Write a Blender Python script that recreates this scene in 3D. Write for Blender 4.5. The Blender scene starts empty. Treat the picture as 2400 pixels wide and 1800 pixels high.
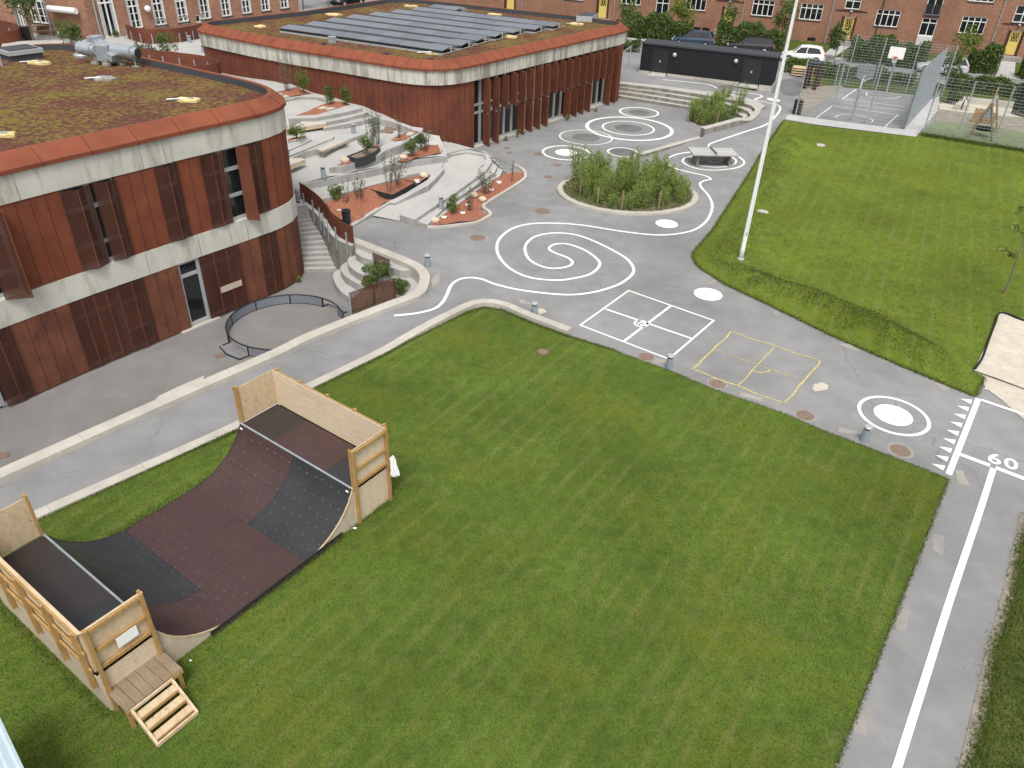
import bpy, bmesh, math, random
import numpy as np
from mathutils import Vector, Matrix
from mathutils.geometry import delaunay_2d_cdt
rnd = random.Random(7)
C = bpy.context.scene.collection
# ---------------------------------------------------------------- camera
F, NX, NY, H = 1776.0, 1093.0, 3566.0, 14.2          # photo is 2400 x 1800: focal length and nadir in photo pixels, height in metres
_d = np.array([NX-1200, -(NY-900), -F]); _d /= np.linalg.norm(_d)
_up = -_d; _f = np.array([0, 0, -1.0]); _fy = _f-_up*np.dot(_f, _up); _fy /= np.linalg.norm(_fy)
RC = np.array([np.cross(_fy, _up), _fy, _up])
cam = bpy.data.cameras.new('camera'); cam.lens = 36*F/2400; cam.sensor_width = 36; cam.clip_end = 3000; cam.clip_start = .1
camo = bpy.data.objects.new('camera', cam); C.objects.link(camo)
M4 = Matrix.Identity(4)
for i in range(3):
    for j in range(3): M4[i][j] = RC[i][j]
M4[2][3] = H
camo.matrix_world = M4
S = bpy.context.scene; S.camera = camo
# ---------------------------------------------------------------- light
ELEV, AZ = math.radians(60), math.radians(178)
w = bpy.data.worlds.new('World'); S.world = w; w.use_nodes = True
nt = w.node_tree; bgn = nt.nodes['Background']
sky = nt.nodes.new('ShaderNodeTexSky'); sky.sky_type = 'NISHITA'; sky.sun_disc = False
sky.sun_elevation = ELEV; sky.sun_rotation = AZ; sky.air_density = 1.0; sky.dust_density = 4.0; sky.ozone_density = 1.0
hs = nt.nodes.new('ShaderNodeHueSaturation'); hs.inputs['Saturation'].default_value = .22
nt.links.new(sky.outputs[0], hs.inputs['Color']); nt.links.new(hs.outputs[0], bgn.inputs[0]); bgn.inputs[1].default_value = .14
sun = bpy.data.lights.new('sun', 'SUN'); sun.energy = 1.35; sun.angle = math.radians(16); sun.color = (1, .955, .88)
suno = bpy.data.objects.new('sun', sun); C.objects.link(suno)
sd = Vector((math.sin(AZ)*math.cos(ELEV), math.cos(AZ)*math.cos(ELEV), math.sin(ELEV)))
suno.rotation_euler = sd.to_track_quat('Z', 'Y').to_euler(); suno.location = sd*60
S.view_settings.view_transform = 'Standard'; S.view_settings.look = 'None'; S.view_settings.gamma = 1
S.view_settings.exposure = 0.62
# ---------------------------------------------------------------- pixel -> place (photo survey)
def ray(u, v): return RC @ np.array([u-1200, -(v-900), -F])
def G(u, v, z=0.0):
    d = ray(u, v); t = (z-H)/d[2]
    return (float(t*d[0]), float(t*d[1]), float(z))
def ss(t): t = min(1, max(0, t)); return t*t*(3-2*t)
def gz(x, y):                                         # height of the ground that climbs towards the shed and the ball court
    return ss(((x-7.5)*.42+(y-46.5)*.91)/14)*(.9-.3*ss((x-15)/6))
def GG(u, v, dz=0.0):                                 # where a photo pixel meets that ground
    z = .3
    for _ in range(25):
        p = G(u, v, z+dz); z = .5*z+.5*gz(p[0], p[1])
    return (p[0], p[1], z+dz)
def cr(k, ox, oy): return lambda *ps: [(ox+k*a, oy+k*b) for a, b in ps]
def XY(pts, z=0): return [G(u, v, z)[:2] for u, v in pts]
# ---------------------------------------------------------------- mesh builder
class MB:
    def __init__(s): s.v = []; s.f = []; s.uv = {}
    def add(s, vs, fs):
        o = len(s.v); s.v += [tuple(map(float, p)) for p in vs]; s.f += [tuple(o+i for i in f) for f in fs]; return o
    def box(s, c, d, rz=0.0, ax=None):
        x, y, z = d[0]/2, d[1]/2, d[2]/2
        vs = [(-x,-y,-z),(x,-y,-z),(x,y,-z),(-x,y,-z),(-x,-y,z),(x,-y,z),(x,y,z),(-x,y,z)]
        R = ax if ax is not None else Matrix.Rotation(rz, 3, 'Z')
        vs = [tuple(R @ Vector(p) + Vector(c)) for p in vs]
        s.add(vs, [(0,3,2,1),(4,5,6,7),(0,1,5,4),(1,2,6,5),(2,3,7,6),(3,0,4,7)]); return s
    def beam(s, a, b, w, h, up=(0,0,1)):
        a, b = Vector(a), Vector(b); d = b-a; L = d.length
        if L < 1e-6: return s
        d /= L; u = Vector(up)
        if abs(d.dot(u)) > .98: u = Vector((1,0,0))
        sx = d.cross(u).normalized(); u = sx.cross(d)
        ax = Matrix((d, sx, u)).transposed()
        return s.box((a+b)/2, (L, w, h), ax=ax)
    def prism(s, top, zb):                             # top: (x,y,z) polygon, extruded straight down to zb (number or list)
        n = len(top); t = [tuple(p) for p in top]
        ar = sum(t[i][0]*t[(i+1)%n][1]-t[(i+1)%n][0]*t[i][1] for i in range(n))
        if ar < 0: t = t[::-1]; zb = zb[::-1] if isinstance(zb, list) else zb
        zz = zb if isinstance(zb, list) else [zb]*n
        b = [(p[0], p[1], q) for p, q in zip(t, zz)]
        from mathutils.geometry import tessellate_polygon
        tri = tessellate_polygon([[Vector((p[0], p[1], 0)) for p in t]])
        f = []
        for a in tri:
            x = [t[i] for i in a]; ar = (x[1][0]-x[0][0])*(x[2][1]-x[0][1])-(x[2][0]-x[0][0])*(x[1][1]-x[0][1])
            a = tuple(a) if ar > 0 else tuple(a)[::-1]
            f.append(a); f.append(tuple(n+i for i in a[::-1]))
        f += [(i, i+n, (i+1)%n+n, (i+1)%n) for i in range(n)]
        s.add(t+b, f); return s
    def tube(s, pts, r, n=8, cap=True):
        pts = [Vector(p) for p in pts]; m = len(pts); rr = r if isinstance(r, (list, tuple)) else [r]*m
        vs = []; pu = None
        for i, p in enumerate(pts):
            d = (pts[min(i+1, m-1)]-pts[max(i-1, 0)]).normalized()
            u = Vector((0,0,1)) if abs(d.z) < .9 else Vector((1,0,0))
            if pu is not None: u = pu
            sx = d.cross(u)
            sx = sx.normalized() if sx.length > 1e-6 else Vector((1,0,0)); u = sx.cross(d); pu = u
            for k in range(n):
                a = 2*math.pi*k/n; vs.append(p+(sx*math.cos(a)+u*math.sin(a))*rr[i])
        f = [(i*n+k, i*n+(k+1)%n, (i+1)*n+(k+1)%n, (i+1)*n+k) for i in range(m-1) for k in range(n)]
        if cap: f += [tuple(range(n))[::-1], tuple((m-1)*n+k for k in range(n))]
        s.add(vs, f); return s
    def lathe(s, c, prof, n=20):
        m = len(prof); vs = [(c[0]+r*math.cos(2*math.pi*k/n), c[1]+r*math.sin(2*math.pi*k/n), c[2]+z) for r, z in prof for k in range(n)]
        f = [(i*n+k, i*n+(k+1)%n, (i+1)*n+(k+1)%n, (i+1)*n+k) for i in range(m-1) for k in range(n)]
        f += [tuple(range(n))[::-1], tuple((m-1)*n+k for k in range(n))]
        s.add(vs, f); return s
    def blob(s, c, d, seed=0, n=10, m=6, jit=.18):
        r = random.Random(seed); vs = []; fs = []
        for i in range(m+1):
            for k in range(n):
                th = math.pi*i/m; a = 2*math.pi*k/n
                q = 1+ (r.uniform(-jit, jit) if 0 < i < m else 0)
                vs.append((c[0]+d[0]*q*math.sin(th)*math.cos(a), c[1]+d[1]*q*math.sin(th)*math.sin(a), c[2]+d[2]*q*math.cos(th)))
        for i in range(m):
            for k in range(n): fs.append((i*n+k, (i+1)*n+k, (i+1)*n+(k+1)%n, i*n+(k+1)%n))
        s.add(vs, fs); return s
    def build(s, name, mat, parent=None, local=False, smooth=False, bevel=0):
        me = bpy.data.meshes.new(name); off = Vector((0,0,0))
        if parent is not None and not local:
            off = Vector(parent.location)
            if parent.parent is not None: off = off+Vector(parent.parent.location)
        me.from_pydata([tuple(Vector(p)-off) for p in s.v] if off.length else s.v, [], s.f)
        bm = bmesh.new(); bm.from_mesh(me); bmesh.ops.recalc_face_normals(bm, faces=bm.faces) if getattr(s, 'recalc', False) else None
        bm.to_mesh(me); bm.free()
        if smooth: me.polygons.foreach_set('use_smooth', [True]*len(me.polygons))
        if mat: me.materials.append(mat)
        o = bpy.data.objects.new(name, me); C.objects.link(o)
        if parent is not None: o.parent = parent
        if bevel:
            b = o.modifiers.new('bevel', 'BEVEL'); b.width = bevel; b.segments = 2; b.limit_method = 'ANGLE'
        return o
def attach(o, mb, m):                                   # surface detail that stays inside its part's own mesh
    me = o.data; off = Vector((0,0,0)); p = o.parent
    while p is not None: off += Vector(p.location); p = p.parent
    me.materials.append(m); k = len(me.materials)-1
    bm = bmesh.new(); bm.from_mesh(me); vs = [bm.verts.new(Vector(v)-off) for v in mb.v]
    for f in mb.f:
        try: bm.faces.new([vs[i] for i in f]).material_index = k
        except ValueError: pass
    bm.to_mesh(me); bm.free(); return o
def tag(o, label=None, cat=None, group=None, kind=None):
    if label: o['label'] = label
    if cat: o['category'] = cat
    if group: o['group'] = group
    if kind: o['kind'] = kind
    return o
def thing(name, label, cat, loc=(0,0,0), rz=0.0, group=None):
    o = bpy.data.objects.new(name, None); C.objects.link(o); o.empty_display_size = .2
    o.location = loc; o.rotation_euler = (0, 0, rz)
    return tag(o, label, cat, group)
def dup(root, loc, rz, label, scale=1.0):
    kids = {}
    for o in bpy.data.objects:
        if o.parent: kids.setdefault(o.parent.name, []).append(o)
    r = root.copy(); C.objects.link(r); r.location = loc; r.rotation_euler = (0, 0, rz); r.scale = (scale,)*3; r['label'] = label
    for ch in kids.get(root.name, []):
        c = ch.copy(); C.objects.link(c); c.parent = r
        for g in kids.get(ch.name, []):
            d = g.copy(); C.objects.link(d); d.parent = c
    return r
def smooth_line(pts, step=.25, closed=False):          # Catmull-Rom through 2d/3d points
    P_ = [Vector(p) for p in pts]; n = len(P_); out = []
    rng = range(n) if closed else range(n-1)
    for i in rng:
        if closed: a, b, c, d = P_[(i-1)%n], P_[i], P_[(i+1)%n], P_[(i+2)%n]
        else: a, b, c, d = P_[max(i-1,0)], P_[i], P_[i+1], P_[min(i+2,n-1)]
        k = max(1, int((c-b).length/step))
        for j in range(k):
            t = j/k
            out.append(.5*((2*b)+(c-a)*t+(2*a-5*b+4*c-d)*t*t+(3*b-a-3*c+d)*t**3))
    if not closed: out.append(P_[-1])
    return out
def strip(mb, pts, wl, wr, zt, zb=None, closed=False): # ribbon along pts (xy); zt: top height (number or function); zb: makes it solid
    n = len(pts); L = []; Rr = []
    for i in range(n):
        a = pts[(i-1)%n] if closed else pts[max(i-1,0)]; b = pts[(i+1)%n] if closed else pts[min(i+1,n-1)]
        d = Vector((b[0]-a[0], b[1]-a[1])); d = d.normalized() if d.length > 1e-9 else Vector((1,0)); nn = Vector((-d.y, d.x))
        L.append((pts[i][0]+nn.x*wl, pts[i][1]+nn.y*wl)); Rr.append((pts[i][0]-nn.x*wr, pts[i][1]-nn.y*wr))
    fz = zt if callable(zt) else (lambda x, y: zt)
    fb = zb if callable(zb) else (lambda x, y: zb)
    vs = [(x, y, fz(x, y)) for x, y in L]+[(x, y, fz(x, y)) for x, y in Rr]
    m = n if closed else n-1
    fs = [(i, n+i, n+(i+1)%n, (i+1)%n) for i in range(m)]
    if zb is not None:
        vs += [(x, y, fb(x, y)) for x, y in L]+[(x, y, fb(x, y)) for x, y in Rr]
        for i in range(m):
            j = (i+1)%n
            fs += [(i, j, 2*n+j, 2*n+i), (n+i, 3*n+i, 3*n+j, n+j)]
        if not closed: fs += [(0, 2*n, 3*n, n), (n-1, 2*n-1, 4*n-1, 3*n-1)]
    mb.add(vs, fs); return mb
def sheet(mb, poly, zf, step=2.0):                     # triangulated ground sheet over an xy polygon, height zf(x,y)
    n = len(poly); pts = [Vector((p[0], p[1])) for p in poly]
    den = []
    for i in range(n):
        a, b = pts[i], pts[(i+1)%n]; k = max(1, int((b-a).length/step))
        den += [a.lerp(b, j/k) for j in range(k)]
    m = len(den); xs = [p.x for p in den]; ys = [p.y for p in den]
    pa = np.array([(p.x, p.y) for p in den]); inner = []
    gx, gy = np.meshgrid(np.arange(min(xs), max(xs), step), np.arange(min(ys), max(ys), step)); q = np.stack([gx.ravel(), gy.ravel()], 1)
    ins = np.zeros(len(q), bool); x2, y2 = np.roll(pa[:,0], -1), np.roll(pa[:,1], -1)
    for (x1, y1, xa, ya) in zip(pa[:,0], pa[:,1], x2, y2):
        c = ((y1 > q[:,1]) != (ya > q[:,1])); 
        with np.errstate(divide='ignore', invalid='ignore'): ins ^= c & (q[:,0] < (xa-x1)*(q[:,1]-y1)/(ya-y1+1e-12)+x1)
    inner = [Vector((float(a)+.11*math.sin(b*7), float(b)+.11*math.sin(a*5))) for a, b in q[ins]]
    vs, _, fs, *_ = delaunay_2d_cdt(den+inner, [(i, (i+1)%m) for i in range(m)], [list(range(m))], 1, 1e-4)
    f2 = []
    for f in fs:
        a, b, c = vs[f[0]], vs[f[1]], vs[f[2]]
        f2.append(tuple(f) if (b.x-a.x)*(c.y-a.y)-(c.x-a.x)*(b.y-a.y) > 0 else tuple(f)[::-1])
    mb.add([(p.x, p.y, zf(p.x, p.y)) for p in vs], f2); return mb
def inside(poly, x, y):
    r = False; n = len(poly)
    for i in range(n):
        x1, y1 = poly[i][:2]; x2, y2 = poly[(i+1)%n][:2]
        if (y1 > y) != (y2 > y) and x < (x2-x1)*(y-y1)/(y2-y1)+x1: r = not r
    return r
def segd(p, a, b):
    ax, ay = a; bx, by = b; dx, dy = bx-ax, by-ay; t = max(0, min(1, ((p[0]-ax)*dx+(p[1]-ay)*dy)/(dx*dx+dy*dy+1e-9)))
    return math.hypot(p[0]-ax-t*dx, p[1]-ay-t*dy)
# ---------------------------------------------------------------- materials
def mat(name, col, rough=.8, var=.25, scale=2.0, col2=None, big=0.0, bump=0.0, bscale=None, metal=0.0, spec=.3, fine=0.0, fscale=60.0):
    m = bpy.data.materials.new(name); m.use_nodes = True; t = m.node_tree; b = t.nodes['Principled BSDF']
    N, Lk = t.nodes.new, t.links.new
    geo = N('ShaderNodeNewGeometry')
    def noise(s, det=6, rg=.6):
        n = N('ShaderNodeTexNoise'); n.inputs['Scale'].default_value = s; n.inputs['Detail'].default_value = det; n.inputs['Roughness'].default_value = rg
        Lk(geo.outputs['Position'], n.inputs['Vector']); return n
    c2 = col2 or tuple(x*(1-var) for x in col); c1 = col if col2 else tuple(x*(1+var) for x in col)
    n1 = noise(scale); r1 = N('ShaderNodeValToRGB'); r1.color_ramp.elements[0].position = .32; r1.color_ramp.elements[1].position = .68
    r1.color_ramp.elements[0].color = (*c2, 1); r1.color_ramp.elements[1].color = (*c1, 1); Lk(n1.outputs[0], r1.inputs[0]); out = r1.outputs[0]
    def mul(o, nz, lo, hi, p0=.3, p1=.7):
        rr = N('ShaderNodeMapRange'); rr.inputs['From Min'].default_value = p0; rr.inputs['From Max'].default_value = p1; rr.inputs['To Min'].default_value = lo; rr.inputs['To Max'].default_value = hi
        Lk(nz.outputs[0], rr.inputs[0]); mx = N('ShaderNodeMix'); mx.data_type = 'RGBA'; mx.blend_type = 'MULTIPLY'; mx.inputs[0].default_value = 1
        Lk(o, mx.inputs[6]); Lk(rr.outputs[0], mx.inputs[7]); return mx.outputs[2]
    if big: out = mul(out, noise(.22, 4), 1-big, 1+big)
    if fine: out = mul(out, noise(fscale, 3, .7), 1-fine, 1+fine)
    Lk(out, b.inputs['Base Color']); b.inputs['Roughness'].default_value = rough; b.inputs['Metallic'].default_value = metal
    b.inputs['Specular IOR Level'].default_value = spec
    if bump:
        bp = N('ShaderNodeBump'); bp.inputs['Strength'].default_value = bump; bp.inputs['Distance'].default_value = .02
        Lk(noise(bscale or scale*4, 4).outputs[0], bp.inputs['Height']); Lk(bp.outputs[0], b.inputs['Normal'])
    return m
def nodes(m): return m.node_tree, m.node_tree.nodes['Principled BSDF']
def basecol(m):                                        # socket that feeds the base colour
    t, b = nodes(m); return t, b, b.inputs['Base Color'].links[0].from_socket
def overlay(m, fac, col):                              # mix a colour over the base by a factor socket
    t, b, s = basecol(m); mx = t.nodes.new('ShaderNodeMix'); mx.data_type = 'RGBA'
    t.links.new(fac, mx.inputs[0]); t.links.new(s, mx.inputs[6]); mx.inputs[7].default_value = (*col, 1); t.links.new(mx.outputs[2], b.inputs['Base Color'])
def rampf(t, sock, a, b, lo=0.0, hi=1.0):
    r = t.nodes.new('ShaderNodeMapRange'); r.inputs['From Min'].default_value = a; r.inputs['From Max'].default_value = b; r.inputs['To Min'].default_value = lo; r.inputs['To Max'].default_value = hi
    t.links.new(sock, r.inputs[0]); return r.outputs[0]
def tnoise(t, scale, det=5, vec=None, rot=None, sc=None, rough=.6):
    n = t.nodes.new('ShaderNodeTexNoise'); n.inputs['Scale'].default_value = scale; n.inputs['Detail'].default_value = det; n.inputs['Roughness'].default_value = rough
    v = vec or t.nodes.new('ShaderNodeNewGeometry').outputs['Position']
    if rot is not None or sc is not None:
        mp = t.nodes.new('ShaderNodeMapping'); mp.inputs['Rotation'].default_value = (0, 0, rot or 0); mp.inputs['Scale'].default_value = sc or (1,1,1)
        t.links.new(v, mp.inputs['Vector']); v = mp.outputs[0]
    t.links.new(v, n.inputs['Vector']); return n.outputs[0]
def mathn(t, op, a, b=None, c=None):
    n = t.nodes.new('ShaderNodeMath'); n.operation = op
    for i, x in enumerate((a, b, c)):
        if x is None: continue
        if isinstance(x, (int, float)): n.inputs[i].default_value = x
        else: t.links.new(x, n.inputs[i])
    return n.outputs[0]
M = {}
M['asphalt'] = mat('asphalt', (.212,.2125,.2105), .9, .09, 1.2, big=.19, bump=.25, bscale=45, fine=.16, fscale=38)
t, b = nodes(M['asphalt'])
overlay(M['asphalt'], rampf(t, tnoise(t, .5, 7, rough=.72), .57, .72, 0, .45), (.275,.262,.24))
overlay(M['asphalt'], rampf(t, tnoise(t, .35, 6, rot=.6, sc=(1,3.2,1), rough=.7), .60, .74, 0, .45), (.13,.128,.124))
vo_ = t.nodes.new('ShaderNodeTexVoronoi'); vo_.feature = 'DISTANCE_TO_EDGE'; vo_.inputs['Scale'].default_value = .16
ge_ = t.nodes.new('ShaderNodeNewGeometry'); vm_ = t.nodes.new('ShaderNodeVectorMath'); vm_.operation = 'ADD'; nz_ = t.nodes.new('ShaderNodeTexNoise'); nz_.inputs['Scale'].default_value = .9; nz_.inputs['Detail'].default_value = 6
t.links.new(ge_.outputs['Position'], nz_.inputs['Vector']); t.links.new(ge_.outputs['Position'], vm_.inputs[0]); t.links.new(nz_.outputs['Color'], vm_.inputs[1]); t.links.new(vm_.outputs[0], vo_.inputs['Vector'])
overlay(M['asphalt'], mathn(t, 'MULTIPLY', rampf(t, vo_.outputs['Distance'], .0, .004, .55, 0), rampf(t, tnoise(t, .3, 3), .45, .55, 0, 1)), (.085,.083,.08))
M['asphalt_dark'] = mat('asphalt_dark', (.135,.135,.135), .9, .15, 1.0, big=.2, bump=.2, bscale=40, fine=.15)
M['courtyard'] = mat('courtyard_asphalt', (.19,.182,.175), .9, .08, 1.2, big=.14, bump=.25, bscale=45, fine=.15, fscale=38)
M['road'] = mat('road', (.2,.2,.195), .9, .1, 1.0, big=.12, fine=.12)
M['paint'] = mat('white_road_paint', (.78,.775,.75), .75, .03, 3.0, fine=.05, fscale=20)
t, b = nodes(M['paint'])
overlay(M['paint'], rampf(t, tnoise(t, 9, 8, rough=.8), .66, .74, 0, .55), (.4,.395,.38))
M['chalk'] = mat('yellow_chalk', (.62,.50,.12), .9, .15, 5.0)
t, b = nodes(M['chalk']); overlay(M['chalk'], rampf(t, tnoise(t, 6, 6, rough=.8), .44, .60, .05, .8), (.24,.235,.2))
M['concrete'] = mat('concrete', (.39,.375,.34), .85, .09, .9, big=.08, bump=.15, bscale=30, fine=.06)
M['kerb'] = mat('kerb_concrete', (.42,.395,.345), .85, .12, 1.4, big=.1, bump=.2, bscale=30, fine=.10, fscale=30)
M['terrace'] = mat('terrace_concrete', (.375,.37,.352), .8, .07, .9, big=.07, bump=.1, bscale=30, fine=.05)
t, b = nodes(M['terrace'])
overlay(M['terrace'], rampf(t, tnoise(t, .8, 7, rough=.7), .56, .72, 0, .35), (.29,.285,.272))
g_ = t.nodes.new('ShaderNodeNewGeometry'); sx_ = t.nodes.new('ShaderNodeSeparateXYZ'); t.links.new(g_.outputs['True Normal'], sx_.inputs[0])
rz_ = rampf(t, sx_.outputs['Z'], .3, .6, 1, 0)
overlay(M['terrace'], mathn(t, 'MULTIPLY', rz_, rampf(t, tnoise(t, 2.2, 6, sc=(1,1,.12)), .4, .62, .25, .8)), (.235,.23,.215))   # upright faces darker, in vertical streaks
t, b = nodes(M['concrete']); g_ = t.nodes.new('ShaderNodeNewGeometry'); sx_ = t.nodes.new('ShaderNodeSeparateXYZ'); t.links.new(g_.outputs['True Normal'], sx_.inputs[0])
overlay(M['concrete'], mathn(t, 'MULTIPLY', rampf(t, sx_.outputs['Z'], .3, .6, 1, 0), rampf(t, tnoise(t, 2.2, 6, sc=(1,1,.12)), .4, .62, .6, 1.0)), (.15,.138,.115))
M['paving'] = mat('paving', (.40,.395,.385), .85, .1, 2, big=.08, fine=.08)
M['sand'] = mat('sand', (.46,.42,.345), .95, .12, 3.0, big=.1, bump=.5, bscale=9, fine=.1, fscale=25)
M['soil'] = mat('soil', (.19,.15,.11), .95, .25, 4.0, bump=.5, bscale=12)
M['dirt'] = mat('dirt', (.235,.21,.17), .95, .2, 2.0, bump=.4, bscale=12, fine=.15)
M['mulch'] = mat('bark_mulch', (.27,.105,.062), .95, .3, 14, bump=.8, bscale=22, fine=.35, fscale=28)
t, b = nodes(M['mulch']); overlay(M['mulch'], rampf(t, tnoise(t, 16, 3, rough=.8), .60, .68, 0, .8), (.45,.27,.18)); overlay(M['mulch'], rampf(t, tnoise(t, 12, 3, rough=.8), .62, .7, 0, .7), (.12,.06,.04))
def grassmat(name, c1, c2, dirn, wl, stripe):
    m = mat(name, c1, .95, 0, 2.6, col2=c2, big=.24, bump=.6, bscale=30, spec=.1, fine=.34, fscale=26)
    t, b = nodes(m)
    p = t.nodes.new('ShaderNodeNewGeometry'); mp = t.nodes.new('ShaderNodeMapping'); mp.inputs['Rotation'].default_value = (0,0,dirn); t.links.new(p.outputs['Position'], mp.inputs[0])
    wv = t.nodes.new('ShaderNodeTexWave'); wv.wave_profile = 'SIN'; wv.inputs['Scale'].default_value = wl; wv.inputs['Distortion'].default_value = 2.2; wv.inputs['Detail Scale'].default_value = .35; wv.inputs['Detail'].default_value = 2
    t.links.new(mp.outputs[0], wv.inputs[0])
    k = mathn(t, 'MULTIPLY', rampf(t, wv.outputs['Fac'], .70, 1, 0, stripe), rampf(t, tnoise(t, .35, 4), .38, .62, 0, 1))
    overlay(m, k, (.16,.165,.055))
    overlay(m, rampf(t, tnoise(t, .28, 5, rough=.65), .50, .68, 0, .55), (.115,.125,.013))
    overlay(m, rampf(t, tnoise(t, .6, 6, rough=.7), .56, .70, 0, .45), (.038,.062,.018))
    overlay(m, rampf(t, tnoise(t, 1.1, 7, rough=.78), .55, .70, 0, .55), (.14,.135,.05))
    return m
M['lawn'] = grassmat('lawn_grass', (.092,.136,.021), (.060,.099,.016), math.radians(33), .52, .40)
M['lawn2'] = grassmat('mown_grass', (.116,.160,.019), (.080,.122,.016), math.radians(26), .45, .5)
M['rough'] = grassmat('rough_grass', (.085,.105,.026), (.045,.068,.018), 0, .3, 0)
def leafmat(name, c1, c2, tr=.25):
    m = bpy.data.materials.new(name); m.use_nodes = True; t, b = nodes(m)
    g = t.nodes.new('ShaderNodeNewGeometry'); r = t.nodes.new('ShaderNodeValToRGB'); r.color_ramp.elements[0].color = (*c1,1); r.color_ramp.elements[1].color = (*c2,1)
    t.links.new(g.outputs['Random Per Island'], r.inputs[0]); t.links.new(r.outputs[0], b.inputs['Base Color']); b.inputs['Roughness'].default_value = .65; b.inputs['Specular IOR Level'].default_value = .25
    d = t.nodes.new('ShaderNodeBsdfTranslucent'); t.links.new(r.outputs[0], d.inputs[0]); mx = t.nodes.new('ShaderNodeMixShader'); mx.inputs[0].default_value = tr
    t.links.new(b.outputs[0], mx.inputs[1]); t.links.new(d.outputs[0], mx.inputs[2]); t.links.new(mx.outputs[0], t.nodes['Material Output'].inputs[0])
    return m
M['leaf'] = leafmat('leaf', (.06,.10,.022), (.15,.205,.055))
M['leaf_dark'] = leafmat('leaf_dark', (.042,.075,.018), (.13,.18,.05))
M['leaf_grey'] = leafmat('leaf_grey', (.05,.07,.04), (.15,.18,.10))
M['leaf_willow'] = leafmat('leaf_willow', (.12,.18,.032), (.33,.42,.11), .35)
M['leaf_yew'] = leafmat('leaf_yew', (.05,.10,.018), (.16,.22,.045))
M['leaf_light'] = leafmat('leaf_light', (.09,.14,.02), (.2,.27,.05))
M['petal'] = leafmat('petal', (.5,.47,.4), (.7,.66,.58))
M['blade_dark'] = leafmat('grass_blade_dark', (.05,.08,.016), (.12,.155,.038), .3)
M['blade'] = leafmat('grass_blade', (.065,.10,.016), (.17,.20,.045), .3)
M['bark'] = mat('bark', (.17,.13,.095), .9, .25, 8, bump=.5)
M['twig'] = mat('twig', (.12,.085,.07), .9, .2, 8)
def rustmat(name, c1, c2, seam=None, perf=0.0, vert=True, big=.12):
    m = mat(name, c1, .82, .0, 1.1, col2=c2, big=big, bump=.08, bscale=40, spec=.15, fine=.12, fscale=34)
    t, b = nodes(m)
    if vert: overlay(m, rampf(t, tnoise(t, 2.4, 6, sc=(1,1,.1), rough=.65), .55, .72, 0, .5), tuple(x*.55 for x in c2))
    return m
M['rust_cap'] = rustmat('corten_cap', (.24,.076,.040), (.18,.055,.032), vert=False, big=.08)
M['rust_up'] = rustmat('corten_panel', (.195,.060,.031), (.14,.043,.025))
M['rust_low'] = rustmat('corten_weathered', (.175,.068,.039), (.105,.043,.029))
t, b = nodes(M['rust_low']); overlay(M['rust_low'], rampf(t, tnoise(t, 1.6, 3, rough=.5), .66, .72, 0, .6), (.045,.027,.022)); overlay(M['rust_low'], rampf(t, tnoise(t, 1.1, 5, rough=.6), .60, .72, 0, .5), (.2,.085,.035))
M['rust_wall'] = rustmat('corten_wall', (.17,.053,.030), (.10,.037,.026), big=.25)
M['rust_screen'] = rustmat('corten_screen', (.098,.038,.025), (.066,.028,.021))
M['rust_fin'] = rustmat('corten_fin', (.20,.068,.040), (.135,.048,.031))
M['rust_edge'] = rustmat('corten_edge', (.17,.062,.03), (.12,.045,.024))
def perfo(name, base, tr):
    m = M[base].copy(); m.name = name; t, b = nodes(m); tp = t.nodes.new('ShaderNodeBsdfTransparent'); mx = t.nodes.new('ShaderNodeMixShader'); mx.inputs[0].default_value = tr
    t.links.new(b.outputs[0], mx.inputs[1]); t.links.new(tp.outputs[0], mx.inputs[2]); t.links.new(mx.outputs[0], t.nodes['Material Output'].inputs[0]); return m
M['perf'] = perfo('perforated_corten', 'rust_screen', .40)
M['perf_fin'] = perfo('perforated_fin', 'rust_fin', .16)
M['band'] = mat('band_concrete', (.50,.49,.43), .8, .07, .8, big=.06, bump=.1, bscale=30, fine=.04)
t, b = nodes(M['band'])
overlay(M['band'], rampf(t, tnoise(t, 1.2, 7, sc=(1,1,.22), rough=.75), .50, .64, 0, .75), (.27,.255,.21))
overlay(M['band'], rampf(t, tnoise(t, 1.9, 5, sc=(1,1,.08), rough=.7), .62, .72, 0, .6), (.40,.35,.20))
M['band2'] = M['band'].copy(); M['band2'].name = 'streaked_concrete'; t, b = nodes(M['band2'])
overlay(M['band2'], rampf(t, tnoise(t, 1.5, 7, sc=(1,1,.10), rough=.8), .47, .60, 0, .85), (.19,.17,.13))
M['sedum'] = mat('sedum_roof', (.125,.05,.042), 1, 0, 2.6, col2=(.088,.038,.03), big=.10, bump=1.0, bscale=14, spec=.05, fine=.4, fscale=20)
t, b = nodes(M['sedum']); cov_ = mathn(t, 'ADD', tnoise(t, 4.6, 8, rough=.72), mathn(t, 'MULTIPLY', tnoise(t, .45, 4), .35)); overlay(M['sedum'], rampf(t, cov_, .655, .735, 0, .85), (.165,.138,.034)); overlay(M['sedum'], rampf(t, tnoise(t, 6, 6, rough=.8), .60, .68, 0, .7), (.05,.036,.025))
M['bitumen'] = mat('bitumen', (.05,.052,.056), .8, .1, 3)
M['black'] = mat('black_cladding', (.012,.0125,.015), .7, .15, 3, bump=.2, bscale=6)
M['blackroof'] = mat('black_roof_felt', (.045,.049,.056), .75, .15, 2, big=.15)
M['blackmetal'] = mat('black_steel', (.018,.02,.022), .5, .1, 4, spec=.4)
M['darkgrey'] = mat('dark_grey_steel', (.035,.037,.042), .55, .1, 4, spec=.4)
M['plastic_black'] = mat('black_plastic', (.015,.015,.017), .45, .1, 4, spec=.4)
M['alu'] = mat('grey_aluminium', (.42,.44,.45), .45, .06, 4, metal=.3, spec=.5)
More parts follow.
